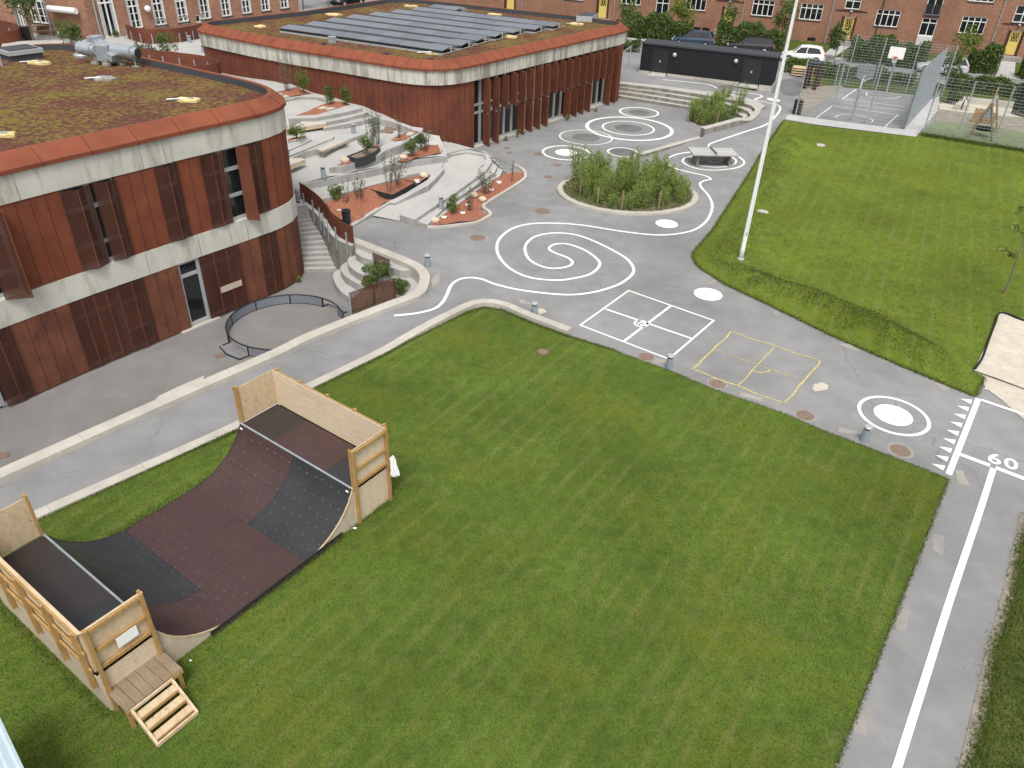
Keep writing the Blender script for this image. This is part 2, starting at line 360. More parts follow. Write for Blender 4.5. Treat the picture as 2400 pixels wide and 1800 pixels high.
M['galv'] = mat('galvanised_steel', (.40,.44,.47), .42, .14, 5, metal=.55, spec=.5)
M['steelblue'] = mat('grey_blue_steel', (.30,.35,.39), .5, .08, 4, metal=.3)
M['mesh'] = mat('galvanised_mesh', (.32,.36,.38), .5, .1, 4, metal=.3)
M['white'] = mat('white_paint', (.78,.78,.76), .45, .03, 3)
M['whiteframe'] = mat('white_window_paint', (.74,.735,.70), .5, .04, 3)
M['yellowdoor'] = mat('yellow_door', (.60,.46,.13), .5, .05, 3)
M['brown'] = mat('dark_wood', (.06,.022,.014), .6, .1, 3)
def glassmat(name, col, rough=.06):
    m = mat(name, col, rough, .15, .7, spec=.6); return m
M['glass'] = glassmat('window_glass', (.012,.014,.016))
M['glass_room'] = glassmat('lit_room_glass', (.035,.034,.03))
M['curtain'] = mat('curtain', (.42,.45,.47), .8, .1, 6)
M['solar'] = mat('solar_panel', (.13,.142,.16), .32, .05, 1.5, spec=.5)
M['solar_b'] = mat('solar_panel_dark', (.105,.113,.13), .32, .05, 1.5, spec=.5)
M['foam'] = mat('insulation_yellow', (.58,.47,.22), .9, .15, 8, bump=.5)
def brickmat(name, c1, c2, mort, sc=1.0, big=.14):
    m = bpy.data.materials.new(name); m.use_nodes = True; t, b = nodes(m)
    uv = t.nodes.new('ShaderNodeUVMap'); br = t.nodes.new('ShaderNodeTexBrick'); t.links.new(uv.outputs[0], br.inputs['Vector'])
    br.inputs['Color1'].default_value = (*c1,1); br.inputs['Color2'].default_value = (*c2,1); br.inputs['Mortar'].default_value = (*mort,1); br.inputs['Scale'].default_value = 1.0
    br.inputs['Brick Width'].default_value = .24; br.inputs['Row Height'].default_value = .067; br.inputs['Mortar Size'].default_value = .008; br.inputs['Bias'].default_value = -.1
    def mulby(s, n, lo, hi):
        mx = t.nodes.new('ShaderNodeMix'); mx.data_type = 'RGBA'; mx.blend_type = 'MULTIPLY'; mx.inputs[0].default_value = 1; t.links.new(s, mx.inputs[6]); t.links.new(rampf(t, n, .3, .7, lo, hi), mx.inputs[7]); return mx.outputs[2]
    o = mulby(br.outputs[0], tnoise(t, .5, 6), 1-big, 1+big); o = mulby(o, tnoise(t, 5, 5, sc=(1,1,2.6), rough=.8), .78, 1.22)
    t.links.new(o, b.inputs['Base Color']); b.inputs['Roughness'].default_value = .9; b.inputs['Specular IOR Level'].default_value = .15; return m
M['brick'] = brickmat('red_brick', (.29,.135,.082), (.20,.088,.058), (.27,.19,.145))
M['brick2'] = brickmat('mixed_brick', (.34,.155,.085), (.20,.085,.06), (.30,.23,.18), big=.18)
def woodmat(name, c1, c2, sc=1.0, axis=(1,1,1), knots=.7):
    m = mat(name, c1, .7, 0, 3, col2=c2, bump=.1, bscale=20); t, b = nodes(m); tc = t.nodes.new('ShaderNodeTexCoord')
    wv = t.nodes.new('ShaderNodeTexWave'); wv.wave_type = 'BANDS'; wv.inputs['Scale'].default_value = 2.2*sc; wv.inputs['Distortion'].default_value = 9; wv.inputs['Detail'].default_value = 3; wv.inputs['Detail Scale'].default_value = 1.3
    mp = t.nodes.new('ShaderNodeMapping'); mp.inputs['Scale'].default_value = axis; t.links.new(tc.outputs['Object'], mp.inputs[0]); t.links.new(mp.outputs[0], wv.inputs[0])
    overlay(m, rampf(t, wv.outputs['Fac'], .6, .98, 0, .32), tuple(x*.68 for x in c2))
    v = t.nodes.new('ShaderNodeTexVoronoi'); v.inputs['Scale'].default_value = 3.4*sc; t.links.new(tc.outputs['Object'], v.inputs['Vector'])
    overlay(m, rampf(t, v.outputs['Distance'], .07, .13, knots, 0), (.22,.115,.05))
    return m
M['ply'] = woodmat('plywood', (.56,.44,.29), (.51,.385,.24), axis=(.6,.6,2.2))
M['ply_pale'] = woodmat('pale_plywood', (.60,.495,.36), (.55,.445,.31), axis=(.5,.5,4.5), knots=.35)
M['ply_weather'] = woodmat('weathered_plywood', (.50,.425,.325), (.44,.365,.27), axis=(.5,.5,4.5), knots=.3)
M['timber'] = woodmat('treated_timber', (.42,.265,.10), (.33,.195,.07), axis=(1.5,1.5,1.5), knots=.3)
M['timber_old'] = woodmat('worn_timber', (.27,.205,.13), (.20,.15,.095), axis=(1.5,1.5,1.5), knots=.2)
M['deck'] = woodmat('bench_wood', (.50,.46,.40), (.44,.395,.33), axis=(1,1,1), knots=.2)
M['mesh_board'] = perfo('mesh_board', 'mesh', .55)
def rampsurf(name, c1, c2):
    m = mat(name, c1, .40, 0, 1.3, col2=c2, big=.06, spec=.5, bump=.05, bscale=60, fine=.08, fscale=40); t, b = nodes(m)
    overlay(m, rampf(t, tnoise(t, 1.2, 7, rot=.96, sc=(.6,3,1), rough=.75), .56, .74, 0, .25), tuple(min(1, x*2.3+.04) for x in c1))
    return m
M['phen_brown'] = rampsurf('brown_phenolic', (.058,.030,.028), (.048,.025,.024))
M['phen_black'] = rampsurf('black_phenolic', (.028,.029,.031), (.022,.023,.025))
M['phen_mix'] = rampsurf('dark_brown_phenolic', (.033,.027,.026), (.027,.022,.021))
M['rock'] = mat('pale_boulder', (.52,.44,.33), .9, .2, 4, bump=.6, bscale=8)
M['manhole'] = mat('rusty_iron_cover', (.19,.135,.105), .8, .2, 10, bump=.4, bscale=40, fine=.2)
M['patch'] = mat('concrete_patch', (.295,.275,.245), .9, .12, 3, fine=.1)
M['patch_grey'] = mat('old_concrete_patch', (.25,.235,.215), .9, .12, 3, fine=.12)
M['red'] = mat('red_plastic', (.55,.05,.035), .5, .08, 4)
M['rubber'] = mat('tyre_rubber', (.012,.012,.013), .8, .1, 5)
M['turf'] = mat('play_turf', (.155,.185,.10), .95, .12, 3, big=.12, fine=.15)
# ================================================================ ground and markings
def struct(name, mb, m, smooth=False): return tag(mb.build(name, m, smooth=smooth), kind='structure')
o1 = cr(.3165, 1100, 300); o5 = cr(.3165, 1300, 650); o6 = cr(.3617, 1800, 650); o3 = cr(.27125, 1200, 0)
c6 = cr(.27125, 600, 300); c4 = cr(.16275, 640, 180); c5 = cr(.16275, 700, 540); o14 = cr(.226, 1400, 170); o4 = cr(.27125, 1800, 0)
GX = lambda pts: [GG(u, v)[:2] for u, v in pts]
mb = MB(); mb.add([(-900,-500,-1.7),(900,-500,-1.7),(900,1200,-1.7),(-900,1200,-1.7)], [(0,1,2,3)]); struct('ground', mb, M['road'])
KERB1 = [(-250,1250),(0,1135),(400,954),(653,842.6),(739,800),(903,733.7),(988,700),(1005,676),(1008,658),(1001,641),(973,621),(895,589),(827,563)]
FOOT = [(824,545),(825,526),(874,509),(936,517),(1001,536),(1034,536),(1115,526),(1141,515),(1154,506),(1147,496),(1136,487),(1157,471),(1226.6,426.6),(1234.5,411),(1226.6,398),(1207.6,388.6),(1130,359)]
WALL = [(1504,369),(1646,322),(1651,316),(1748,289),(1773,275),(1784,261),(1795,251)]
STEPTOP = o14((225,100),(600,145),(1000,195),(1400,240),(1600,280),(1700,330),(1750,360))
poly = XY(KERB1)+XY(FOOT)+[G(1113,347)[:2]]+GX(WALL)+GX(STEPTOP[::-1])+[(7.4,64.5),(6.5,68),(4,80),(4,96),(58,96),(78,60),(62,20),(34,-6),(10,-8),(-14,-8),(-26,4)]
sheet(mb := MB(), poly, gz, 1.1); struct('asphalt_yard', mb, M['asphalt'])
PLZ = [G(1113,347)[:2], G(1504,369)[:2]]+XY([(1646,322),(1748,290),(1773,277)])+[(16.2,60.5),(15.5,63.5),(7.6,66),(6.6,63)]
mb = MB(); mb.add([(x, y, 0) for x, y in PLZ], [tuple(range(len(PLZ)))]); struct('plaza', mb, M['asphalt'])
mb = MB(); q = XY(FOOT[1:])+[G(1113,347)[:2],(-6,47),(-10,44),(-10,36)]; sheet(mb, q, lambda x, y: -.012, 1.5); struct('terrace_base', mb, M['asphalt'])
# courtyard in front of the near building, lower than the yard
mb = MB(); q = [(-28,2),(-13.5,12.5),(-6,23),(-2.6,28),(-4,31),(-8,36),(-12,40),(-22,34),(-30,20)]
mb.add([(x, y, -1.45) for x, y in q], [tuple(range(len(q)))]); struct('courtyard', mb, M['courtyard'])
# lawns
LAWN = [(-420,1450),(86,1221.6),(560,1008),(716,923),(900,832.5),(960,800),(1060,750),(1100,730),(1135,721),(1176,727),(1236,752.6),(1328,787),(1442,822.5),(1528,854),(1585,875),(1664,909.5),(1743,937),(1838,970),(1933,1011),(2000,1036),(2107,1077),(2221,1122),(2187,1207),(2158,1283),(2129,1355),(2053,1547),(2013,1648),(1955,1800),(1850,2100),(1200,2350),(0,2300),(-700,1900)]
lawn_xy = XY(LAWN, .05)
def zl(x, y): return .05+.03*math.sin(x*.9+1)*math.sin(y*.7)*.5
sheet(mb := MB(), lawn_xy, zl, 1.2); struct('lawn', mb, M['lawn'], True)
L2 = [(1838,281),(1800,338),(1780,366),(1670,540),(1625,591),(1623,604),(1638,626),(1701,667),(1800,713),(1945,784),(2053,831),(2162,878),(2285,928),(2306,885),(2281,872),(2343,733),(2480,775),(2900,900),(2900,470),(2400,353),(2161,312),(2144,321)]
lawn2_xy = [GG(u, v, .04)[:2] for u, v in L2]
BERM = [([(1775,440),(1800,390),(1825,345),(1850,318)], .62, 1.25), ([(1700,585),(1725,540),(1752,500)], .42, 1.2), ([(1800,655),(1870,677),(1950,705),(2018,733),(2087,770),(2150,800)], .62, 1.15), ([(1690,610),(1740,635),(1800,655)], .3, 1.0)]
bl = [([GG(u, v, A)[:2] for u, v in p], A, wd) for p, A, wd in BERM]
def zb2(x, y):
    z = gz(x, y)+.04; h = 0
    for p, A, wd in bl:
        d = min(segd((x, y), a, b) for a, b in zip(p, p[1:])); h = max(h, A*math.exp(-(d/wd)**2))
    if h > .02:
        e = min(segd((x, y), lawn2_xy[i], lawn2_xy[i+1]) for i in range(13)); h *= ss(e/1.4)
    return z+h*(1+.18*math.sin(x*2.1+y)*math.sin(y*1.7))
sheet(mb := MB(), lawn2_xy, zb2, .8); struct('mown_field', mb, M['lawn2'], True)
# rough grass and bare strip at the far right, beside the running track
e = XY([(2393,1200),(2353,1373),(2306,1547),(2245,1800),(2170,2050)])
mb = MB(); strip(mb, smooth_line(e, .4), .55, .0, lambda x, y: .012+.004*math.sin(9*x)); struct('bare_soil', mb, M['dirt'])
rough_edge = [(x+.20+rnd.uniform(-.05,.05)+.04*math.sin(y*2.1), y-.1) for x, y in [(p[0], p[1]) for p in smooth_line(e, .16)]]
sheet(mb := MB(), [tuple(p) for p in rough_edge]+[(20,0),(30,6),(26,16),(17,20),(15.5,17.2)], lambda x, y: .03, 1.5); struct('rough_grass', mb, M['rough'])
# sand pit and its rubber rim
sp = XY([(2343,733),(2310,810),(2281,872),(2400,915),(2500,950),(2600,810)])
sheet(mb := MB(), sp, lambda x, y: .075+.02*math.sin(x*3)*math.sin(y*2.3), .7); struct('sand_pit', mb, M['sand'], True)
sp = XY([(2290,868),(2281,872),(2306,886),(2303,902),(2320,918),(2347,938),(2400,985),(2500,1000),(2500,940),(2400,905)])
sheet(mb := MB(), sp, lambda x, y: .02, .7); struct('sandy_runway', mb, M['sand'])
mb = MB(); strip(mb, smooth_line(XY([(2600,800),(2470,765),(2400,757),(2345,737),(2330,765),(2312,812),(2300,845),(2283,870)]), .3), .03, .04, lambda x, y: .13+.02*math.sin(x*5), -.1)
tag(mb.build('sand_pit_rim', M['rubber']), 'wavy black rubber rim round the sand pit', 'rim')
# ---------------------------------------------------------------- kerbs
def kerb(name, label, pts, wl, wr, zt, zb, m, step=.3):
    mb = MB(); strip(mb, smooth_line(pts, step), wl, wr, zt, zb); o = mb.build(name, m); b = o.modifiers.new('bevel', 'BEVEL'); b.width = .02; b.segments = 1; b.limit_method = 'ANGLE'
    j = MB(); sp = smooth_line(pts, .1); acc = 0
    for a, b_ in zip(sp, sp[1:]):
        acc += (b_-a).length
        if acc > 2.4:
            acc = 0; d = (b_-a).normalized(); n = Vector((-d.y, d.x)); zz = zt(a[0], a[1]) if callable(zt) else zt
            p1 = (a[0]+n.x*(wl+.004), a[1]+n.y*(wl+.004), zz+.002); p2 = (a[0]-n.x*(wr+.004), a[1]-n.y*(wr+.004), zz+.002)
            j.beam(p1, p2, .012, .012)
    tag(o, label, 'kerb')
    if j.v: attach(o, j, M['patch_grey'])
    return o
kerb('kerb_wall', 'pale concrete kerb wall between the ramp path and the sunken courtyard', XY(KERB1), .44, 0, .19, -1.6, M['kerb'])
KERB2 = LAWN[1:12]; KERB2 = [(-420,1450)]+KERB2
kerb('lawn_kerb', 'pale concrete kerb curving round the near lawn corner', XY(KERB2), .34, 0, lambda x, y: .10+.13*ss((y-23)/2.5), -.3, M['kerb'])
kerb('low_kerb', 'low worn concrete kerb running from the willow bed to the seat steps', GX(WALL[:2]), .36, 0, lambda x, y: .16+.2*ss((y-46)/6), -.2, M['concrete'])
kerb('parapet_wall', 'thick curved concrete wall end beside the seat steps', GX(WALL[2:]), .42, 0, lambda x, y: gz(x, y)+.38-.3*ss((x-14.5)/1.5), -.2, M['concrete'])
# inner face of the kerb wall: short pale return at the ramp foot
mb = MB(); q = XY([(345,955),(372,928),(420,905),(480,880),(470,905),(400,938)], .14); mb.prism([(x, y, .14) for x, y in q], -1.6); tag(mb.build('kerb_return', M['kerb']), 'pale rounded kerb bulge on the courtyard edge', 'kerb')
# ---------------------------------------------------------------- painted markings
def mark(name, label, parts, cat='marking', m='paint', dz=.010):
    mb = MB()
    for p in parts:
        if p[0] == 'line':
            _, pts, wd, cl = p; strip(mb, pts, wd/2, wd/2, lambda x, y: GZ(x, y)+dz, closed=cl)
        elif p[0] == 'ring':
            _, c, r1, r0 = p; n = 72
            vs = [(c[0]+r*math.cos(2*math.pi*k/n), c[1]+r*math.sin(2*math.pi*k/n)) for r in (r1, r0) for k in range(n)]
            mb.add([(x, y, GZ(x, y)+dz) for x, y in vs], [(k, (k+1)%n, n+(k+1)%n, n+k) for k in range(n)])
        elif p[0] == 'disc':
            _, c, r = p; n = 56; vs = [(c[0]+r*math.cos(2*math.pi*k/n)*(1+.006*math.sin(5*k)), c[1]+r*math.sin(2*math.pi*k/n)) for k in range(n)]
            mb.add([(x, y, GZ(x, y)+dz) for x, y in vs], [tuple(range(n))])
        elif p[0] == 'poly': mb.add([(x, y, GZ(x, y)+dz) for x, y in p[1]], [tuple(range(len(p[1])))])
    return tag(mb.build(name, M[m]), label, cat)
def GZ(x, y): return 0.0 if inside(PLZ, x, y) else gz(x, y)
def circ(ps, z=0):
    w = [np.array(G(u, v, z)[:2]) for u, v in ps]; c = sum(w)/len(w); return (float(c[0]), float(c[1])), float(np.mean([np.linalg.norm(p-c) for p in w]))
def sl(pts, z=None, step=.12): return smooth_line(GX(pts), step)
main = [(924,740),(976,734.5),(1017,724),(1036,710),(1047,692),(1058,668),(1077,655),(1102,651),(1131,655),(1163,667),(1226,681)]+o1((700,1235),(900,1220),(1080,1170),(1175,1115),(1217,1060),(1195,1000),(1130,945),(960,855),(800,795),(640,778),(500,800),(428,850),(413,910),(450,980),(550,1030),(650,1040),(740,1022),(763,993),(725,960),(640,928),(592,900),(605,873),(660,858),(740,863),(860,908),(950,975),(963,1020),(900,1080),(780,1113),(640,1128),(450,1108),(310,1047),(225,960),(204,880),(232,810),(320,745),(450,711),(640,706),(850,722),(1100,762),(1300,787),(1430,793),(1570,780),(1680,748),(1755,690),(1792,620),(1797,560),(1770,500),(1722,445),(1708,412),(1735,392),(1788,378),(1740,353),(1630,328),(1520,298),(1470,265),(1478,222),(1540,195),(1640,178))
mark('spiral_line', 'long white painted line curling into a double spiral on the asphalt', [('line', sl(main), .13, False)])
mark('looping_line', 'white painted line winding from the table up past the seat steps', [('line', sl(o14((1160,775),(1158,750),(1220,720),(1480,632),(1740,545),(1850,450),(1897,378),(1870,340),(1760,312),(1655,288),(1640,275),(1706,250),(1660,228),(1500,208),(1300,203),(1192,208),(1200,220),(1300,220),(1400,224),(1440,238),(1400,253))), .14, False)])
mark('wavy_line', 'short white painted line in front of the black shed', [('line', sl(o14((680,75),(1000,105),(1130,122),(1205,145),(1243,170),(1205,186),(1100,195),(1052,207))), .14, False)])
mark('table_loops', 'white painted loops on the ground under the concrete table', [('line', sl(o14((1440,855),(1520,920),(1500,965),(1400,998),(1200,1014),(1050,1000),(930,960),(885,918),(920,882),(1020,868),(1150,868)), step=.1), .12, False), ('line', sl(o14((1050,962),(1200,982),(1340,975),(1420,950),(1440,915),(1400,882),(1350,868)), step=.1), .11, False), ('line', sl(o14((1150,920),(1200,932),(1280,925),(1310,912)), step=.1), .09, False)])
for lab, ps in [('white painted spot right of the four square court', o5((1030,115),(1240,140),(1120,77),(1155,173))), ('white painted spot between the willow bed and the flagpole', o1((1375,705),(1546,715),(1455,680),(1470,740)))]:
    c, r = circ(ps); mark('painted_spot', lab, [('disc', c, r)])
c = GG(1813, 234); mark('painted_spot', 'white painted spot far off by the black litter bin', [('disc', c, .5)])
c, r = circ(o6((576,850),(1055,945),(730,768),(905,1028))); mark('target_ring', 'white ring and solid spot like a target beside the running track', [('ring', c, r, r-.115), ('disc', circ(o6((684,870),(938,920),(775,823),(850,962)))[0], circ(o6((684,870),(938,920),(775,823),(850,962)))[1])])
R_ = [(o3((927,960),(1265,982),(1090,925),(1110,1015)), .15, 'white ring nearest the seat steps in the plaza'), (o3((613,1085),(1402,1135),(930,1010),(1120,1213)), .24, 'largest white ring in the plaza, round a smaller ring'), (o3((768,1090),(1242,1125),(960,1048),(1050,1170)), .13, 'white ring inside the largest plaza ring'), (o3((402,1180),(880,1195),(610,1125),(660,1252)), .09, 'thin white ring overlapping the largest plaza ring'), (o3((820,1310),(1095,1325),(930,1278),(985,1360)), .12, 'small white ring behind the willow bed')]
for k, (ps, wd, lab) in enumerate(R_):
    c, r = circ(ps); mark('painted_ring', lab, [('ring', c, r, r-wd)], dz=.007+.004*k)
    if k in (0, 2, 3, 4):
        mb = MB(); prof = [(.02,0)]; rr = r*(.52 if k != 4 else .8); n = 40
        vs = [(c[0], c[1], .10)]; fs = []
        for i in range(1, 7):
            for a in range(n): vs.append((c[0]+rr*i/6*math.cos(2*math.pi*a/n), c[1]+rr*i/6*math.sin(2*math.pi*a/n), .003+.10*math.cos(math.pi/2*i/6)**2*(1 if i < 6 else 0)))
        for a in range(n):
            fs.append((0, 1+a, 1+(a+1)%n))
            for i in range(5): fs.append((1+i*n+a, 1+(i+1)*n+a, 1+(i+1)*n+(a+1)%n, 1+i*n+(a+1)%n))
        mb.add(vs, fs); struct('asphalt_mound', mb, M['asphalt_dark'], True)
c, r = circ(o3((250,1310),(688,1330),(440,1260),(500,1385))); c2, r2 = circ(o3((370,1318),(567,1322),(460,1290),(475,1345))); mark('target_ring', 'white ring with a solid spot near the terrace steps', [('ring', c, r, r-.15), ('disc', c2, r2)])
def qline(a, b, wd): return ('line', [Vector(GG(*a)[:2]), Vector(GG(*b)[:2])], wd, False)
k4 = o5((548,99),(1178,321),(846,606),(190,355)); mids = o5((378,236),(1010,453),(858,214),(515,473))
W4 = [Vector(G(*p)[:2]) for p in k4]
parts = [('line', W4, .11, True), qline(mids[0], mids[1], .10), qline(mids[2], mids[3], .10)]
c = G(*o5((640,344))[0]); parts += [('ring', c, .29, .22)]+[('disc', (c[0]+.11*math.cos(a), c[1]+.11*math.sin(a)), .055) for a in (0, 1.57, 3.14, 4.71)]
mark('four_square_court', 'white painted four square court with a small ball emblem at its centre', parts, 'court marking')
ky = o5((1310,405),(1970,622),(1700,937),(1020,682)); my = o5((1625,515),(1360,805),(1190,540),(1835,762))
wob = lambda a, b: smooth_line([Vector(a).lerp(Vector(b), t)+Vector((.03*math.sin(t*17), .03*math.cos(t*13))) for t in [i/8 for i in range(9)]], .15)
WY = [G(*p)[:2] for p in ky]; MY = [G(*p)[:2] for p in my]
mark('chalk_court', 'faint yellow chalk four square court drawn by hand', [('line', wob(WY[i], WY[(i+1)%4]), .055, False) for i in range(4)]+[('line', wob(MY[0], MY[1]), .04, False), ('line', wob(MY[2], MY[3]), .03, False), ('line', sl(o5((1465,690),(1495,702),(1540,706),(1585,697),(1602,683)), step=.05), .05, False)], 'court marking', 'chalk')
tri = []
for i in range(9):
    t = (i/8)**1.06; a = [(1245,787),(1322,795),(1315,822)]; b_ = [(1060,1208),(1147,1222),(1135,1253)]
    tri.append(('poly', [G(*p)[:2] for p in o6(*[(x0+(x1-x0)*t, y0+(y1-y0)*t) for (x0, y0), (x1, y1) in zip(a, b_)])][::-1]))
mark('triangle_row', 'row of nine white painted triangles along the track end line', tri)
L6 = lambda a, b, wd: qline(*o6(a, b), wd)
mark('track_lines', 'white running track lines at the right end of the yard', [L6((1363,787),(1170,1278),.17), L6((1405,718),(1800,845),.10)], 'track marking')
mark('track_lines', 'white start line with the sixty metre lane line running down the track', [L6((1245,1148),(1438,1220),.17), L6((1475,1234),(1800,1360),.17), ('line', sl([(2328,1098),(2295,1202),(2230,1395),(2170,1585),(2102,1800),(2020,2060)], step=.4), .165, False)], 'track marking')
mark('board_line', 'sand dusted white take off line before the sand pit', [L6((1378,797),(1800,940),.15)], 'track marking', dz=.026)
tx = bpy.data.curves.new('track_number', 'FONT'); tx.body = '60'; tx.size = .78; tx.space_character = 1.15; tx.offset = .012
to = bpy.data.objects.new('tmp', tx); C.objects.link(to); bpy.context.view_layer.update()
me = bpy.data.meshes.new_from_object(to.evaluated_get(bpy.context.evaluated_depsgraph_get())); bpy.data.objects.remove(to)
me.materials.clear(); me.materials.append(M['paint']); n6 = bpy.data.objects.new('track_number', me); C.objects.link(n6)
a = Vector(G(*o6((1418,1192))[0])); b_ = Vector(G(*o6((1560,1236))[0])); d = (b_-a).normalized(); n6.location = a+Vector((0,0,.008)); n6.rotation_euler = (0, 0, math.atan2(d.y, d.x))
tag(n6, 'white painted number 60 on the running track', 'number')
# ---------------------------------------------------------------- covers and patches
def cover(u, v, r, label, m='manhole', rim=None):
    x, y, z = GG(u, v); z = GZ(x, y); mb = MB(); mb.lathe((x, y, z), [(r*.99,-.02),(r,.010),(r*.93,.014),(r*.9,.008),(r*.4,.012),(.01,.013)], 24); o = tag(mb.build('manhole_cover', M[m], smooth=False), label, 'manhole')
    if rim: j = MB(); j.lathe((x, y, z), [(r*1.32,-.02),(r*1.32,.006),(r*1.02,.008)], 24); j.build('collar', M[rim], o)
for u, v, r, lab in [(1119.5,557,.36,'rusty manhole cover left of the spiral, plain and large'),(1272,495,.42,'ribbed manhole cover between the planting bed and the willow bed'),(1284.6,415,.25,'small rusty cover close to the left of the willow bed'),(1307,387,.25,'small grey cover behind the left of the willow bed'),(1262,361,.33,'manhole cover on the edge of the plaza target ring'),(1194,358,.22,'manhole cover near the terrace step foot'),(1188,347,.22,'manhole cover nearest the glass facade')]:
    cover(u, v, r, lab)
for u, v, r, lab in [(1515,836.5,.27,'rusty manhole cover at the lawn edge below the four square court'),(1681,900,.28,'whitish ringed manhole cover at the lower corner of the yellow court'),(1887,974,.28,'rusty manhole cover between yellow court and bollard'),(2110,1056,.30,'manhole cover with pale studs left of the track')]:
    cover(u, v, r, lab, rim='patch_grey')
cover(1786,503,.30,'pale round cover in the grass beside the flagpole','kerb'); cover(1921,343,.34,'pale round cover lying far back in the mown grass','kerb'); cover(1272,828,.2,'small brown cover in the near lawn corner','manhole')
for ob in [o for o in C.objects if o.name.startswith('manhole_cover') and ('grass' in o['label'] or 'lawn corner' in o['label'])]: ob.location.z += zb2(*[sum(v.co[i] for v in ob.data.vertices)/len(ob.data.vertices) for i in (0,1)])-GZ(*[sum(v.co[i] for v in ob.data.vertices)/len(ob.data.vertices) for i in (0,1)])+.02 if 'lawn corner' not in ob['label'] else .06
def patch(pts, label, m='patch', name='pavement_patch', z=.004):
    w = [GG(u, v) for u, v in pts]; w = [Vector(p[:2]) for p in w]; out = []
    for i in range(len(w)):
        for t in (0, .33, .66): p = w[i].lerp(w[(i+1)%len(w)], t); out.append((p.x+rnd.uniform(-.03,.03), p.y+rnd.uniform(-.03,.03)))
    mb = MB(); mb.add([(x, y, GZ(x, y)+z) for x, y in out], [tuple(range(len(out)))]); tag(mb.build(name, M[m]), kind='structure')
for p, m_ in [((o5((735,602),(888,620),(882,645),(735,635))), 'patch'), (o5((1372,843),(1545,893),(1530,922),(1362,872)), 'patch'), (o6((462,970),(600,1000),(598,1022),(455,1000)), 'patch'), (o6((1210,1240),(1265,1252),(1305,1355),(1240,1340)), 'patch'), ([(2186,1252),(2212,1257),(2212,1300),(2184,1291)], 'patch_grey'), ([(2110,1423),(2138,1436),(2118,1482),(2090,1472)], 'patch_grey'), ([(2014,1652),(2040,1662),(2030,1730),(1997,1717)], 'patch_grey'), (o6((455,432),(525,430),(592,470),(580,482)), 'patch'), (o6((1045,660),(1085,668),(1175,725),(1140,735)), 'patch'), (o5((1610,232),(1662,245),(1672,290),(1625,280)), 'patch_grey'), (o5((1145,20),(1200,15),(1190,50),(1140,52)), 'patch_grey'), (o6((285,720),(305,690),(350,682),(395,700),(385,725),(310,738)), 'sand'), (o1((360,1268),(400,1270),(470,1310),(380,1302)), 'patch'), (o1((490,1345),(540,1335),(575,1360),(520,1388)), 'sand'), ([(1030,640),(1010,655),(1016,672),(1030,660)], 'patch')]:
    patch(p, None, m_)
patch(o14((1290,130),(1480,140),(1450,165),(1255,158)), None, 'asphalt_dark')
patch([(1850,185),(1905,170),(1895,222),(1855,226),(1790,214),(1790,196)], None, 'asphalt_dark')
# ================================================================ the two rusty school blocks
class Foot:                                            # outline in plan with running length
    def __init__(s, pts):
        s.p = [Vector(p) for p in pts]; s.c = [0]
        for a, b in zip(s.p, s.p[1:]): s.c.append(s.c[-1]+(b-a).length)
    def at(s, q, off=0.0):
        q = max(0, min(s.c[-1]-1e-4, q)); i = max(k for k in range(len(s.p)-1) if s.c[k] <= q)
        a, b = s.p[i], s.p[i+1]; d = (b-a).normalized(); t = (q-s.c[i])
        n = Vector((d.y, -d.x)); p = a+d*t
        return Vector((p.x+n.x*off, p.y+n.y*off))
    def tan(s, q): e = .15; return (s.at(q+e)-s.at(q-e)).normalized()
    def hit(s, u, v):
        d = ray(u, v); best = None
        for i in range(len(s.p)-1):
            a, b = s.p[i], s.p[i+1]; n = (-(b.y-a.y), b.x-a.x); den = n[0]*d[0]+n[1]*d[1]
            if abs(den) < 1e-9: continue
            t = (n[0]*a.x+n[1]*a.y)/den; x, y = t*d[0], t*d[1]; L = (b-a).length; k = ((x-a.x)*(b.x-a.x)+(y-a.y)*(b.y-a.y))/L
            lo = -1e9 if i == 0 else -.02; hi = 1e9 if i == len(s.p)-2 else L+.02
            if t > 0 and lo <= k <= hi and (best is None or t < best[0]): best = (t, s.c[i]+k, H+t*d[2])
        return best[1], best[2]
def band(mb, ft, q0, q1, z0, z1, off, th, step=.35):   # curved panel following the outline
    n = max(1, int(abs(q1-q0)/step)); qs = [q0+(q1-q0)*i/n for i in range(n+1)]
    o = [ft.at(q, off) for q in qs]; i_ = [ft.at(q, off-th) for q in qs]; k = len(qs)
    vs = [(p.x, p.y, z) for z in (z0, z1) for p in o]+[(p.x, p.y, z) for z in (z0, z1) for p in i_]
    fs = []
    for j in range(k-1):
        fs += [(j, j+1, k+j+1, k+j), (2*k+j+1, 2*k+j, 3*k+j, 3*k+j+1), (k+j, k+j+1, 3*k+j+1, 3*k+j), (j+1, j, 2*k+j, 2*k+j+1)]
    fs += [(0, k, 3*k, 2*k), (k-1, 3*k-1, 4*k-1, 2*k-1)]
    mb.add(vs, fs); return mb
def ringoff(pts, off):                                 # closed outline offset outwards (+) for counter-clockwise pts
    n = len(pts); out = []
    for i in range(n):
        a, b, c = Vector(pts[i-1]), Vector(pts[i]), Vector(pts[(i+1)%n]); d1 = (b-a).normalized(); d2 = (c-b).normalized()
        n1 = Vector((d1.y, -d1.x)); n2 = Vector((d2.y, -d2.x)); m = (n1+n2); m = m.normalized() if m.length > 1e-6 else n1
        out.append(b+m*off/max(.5, m.dot(n1)))
    return out
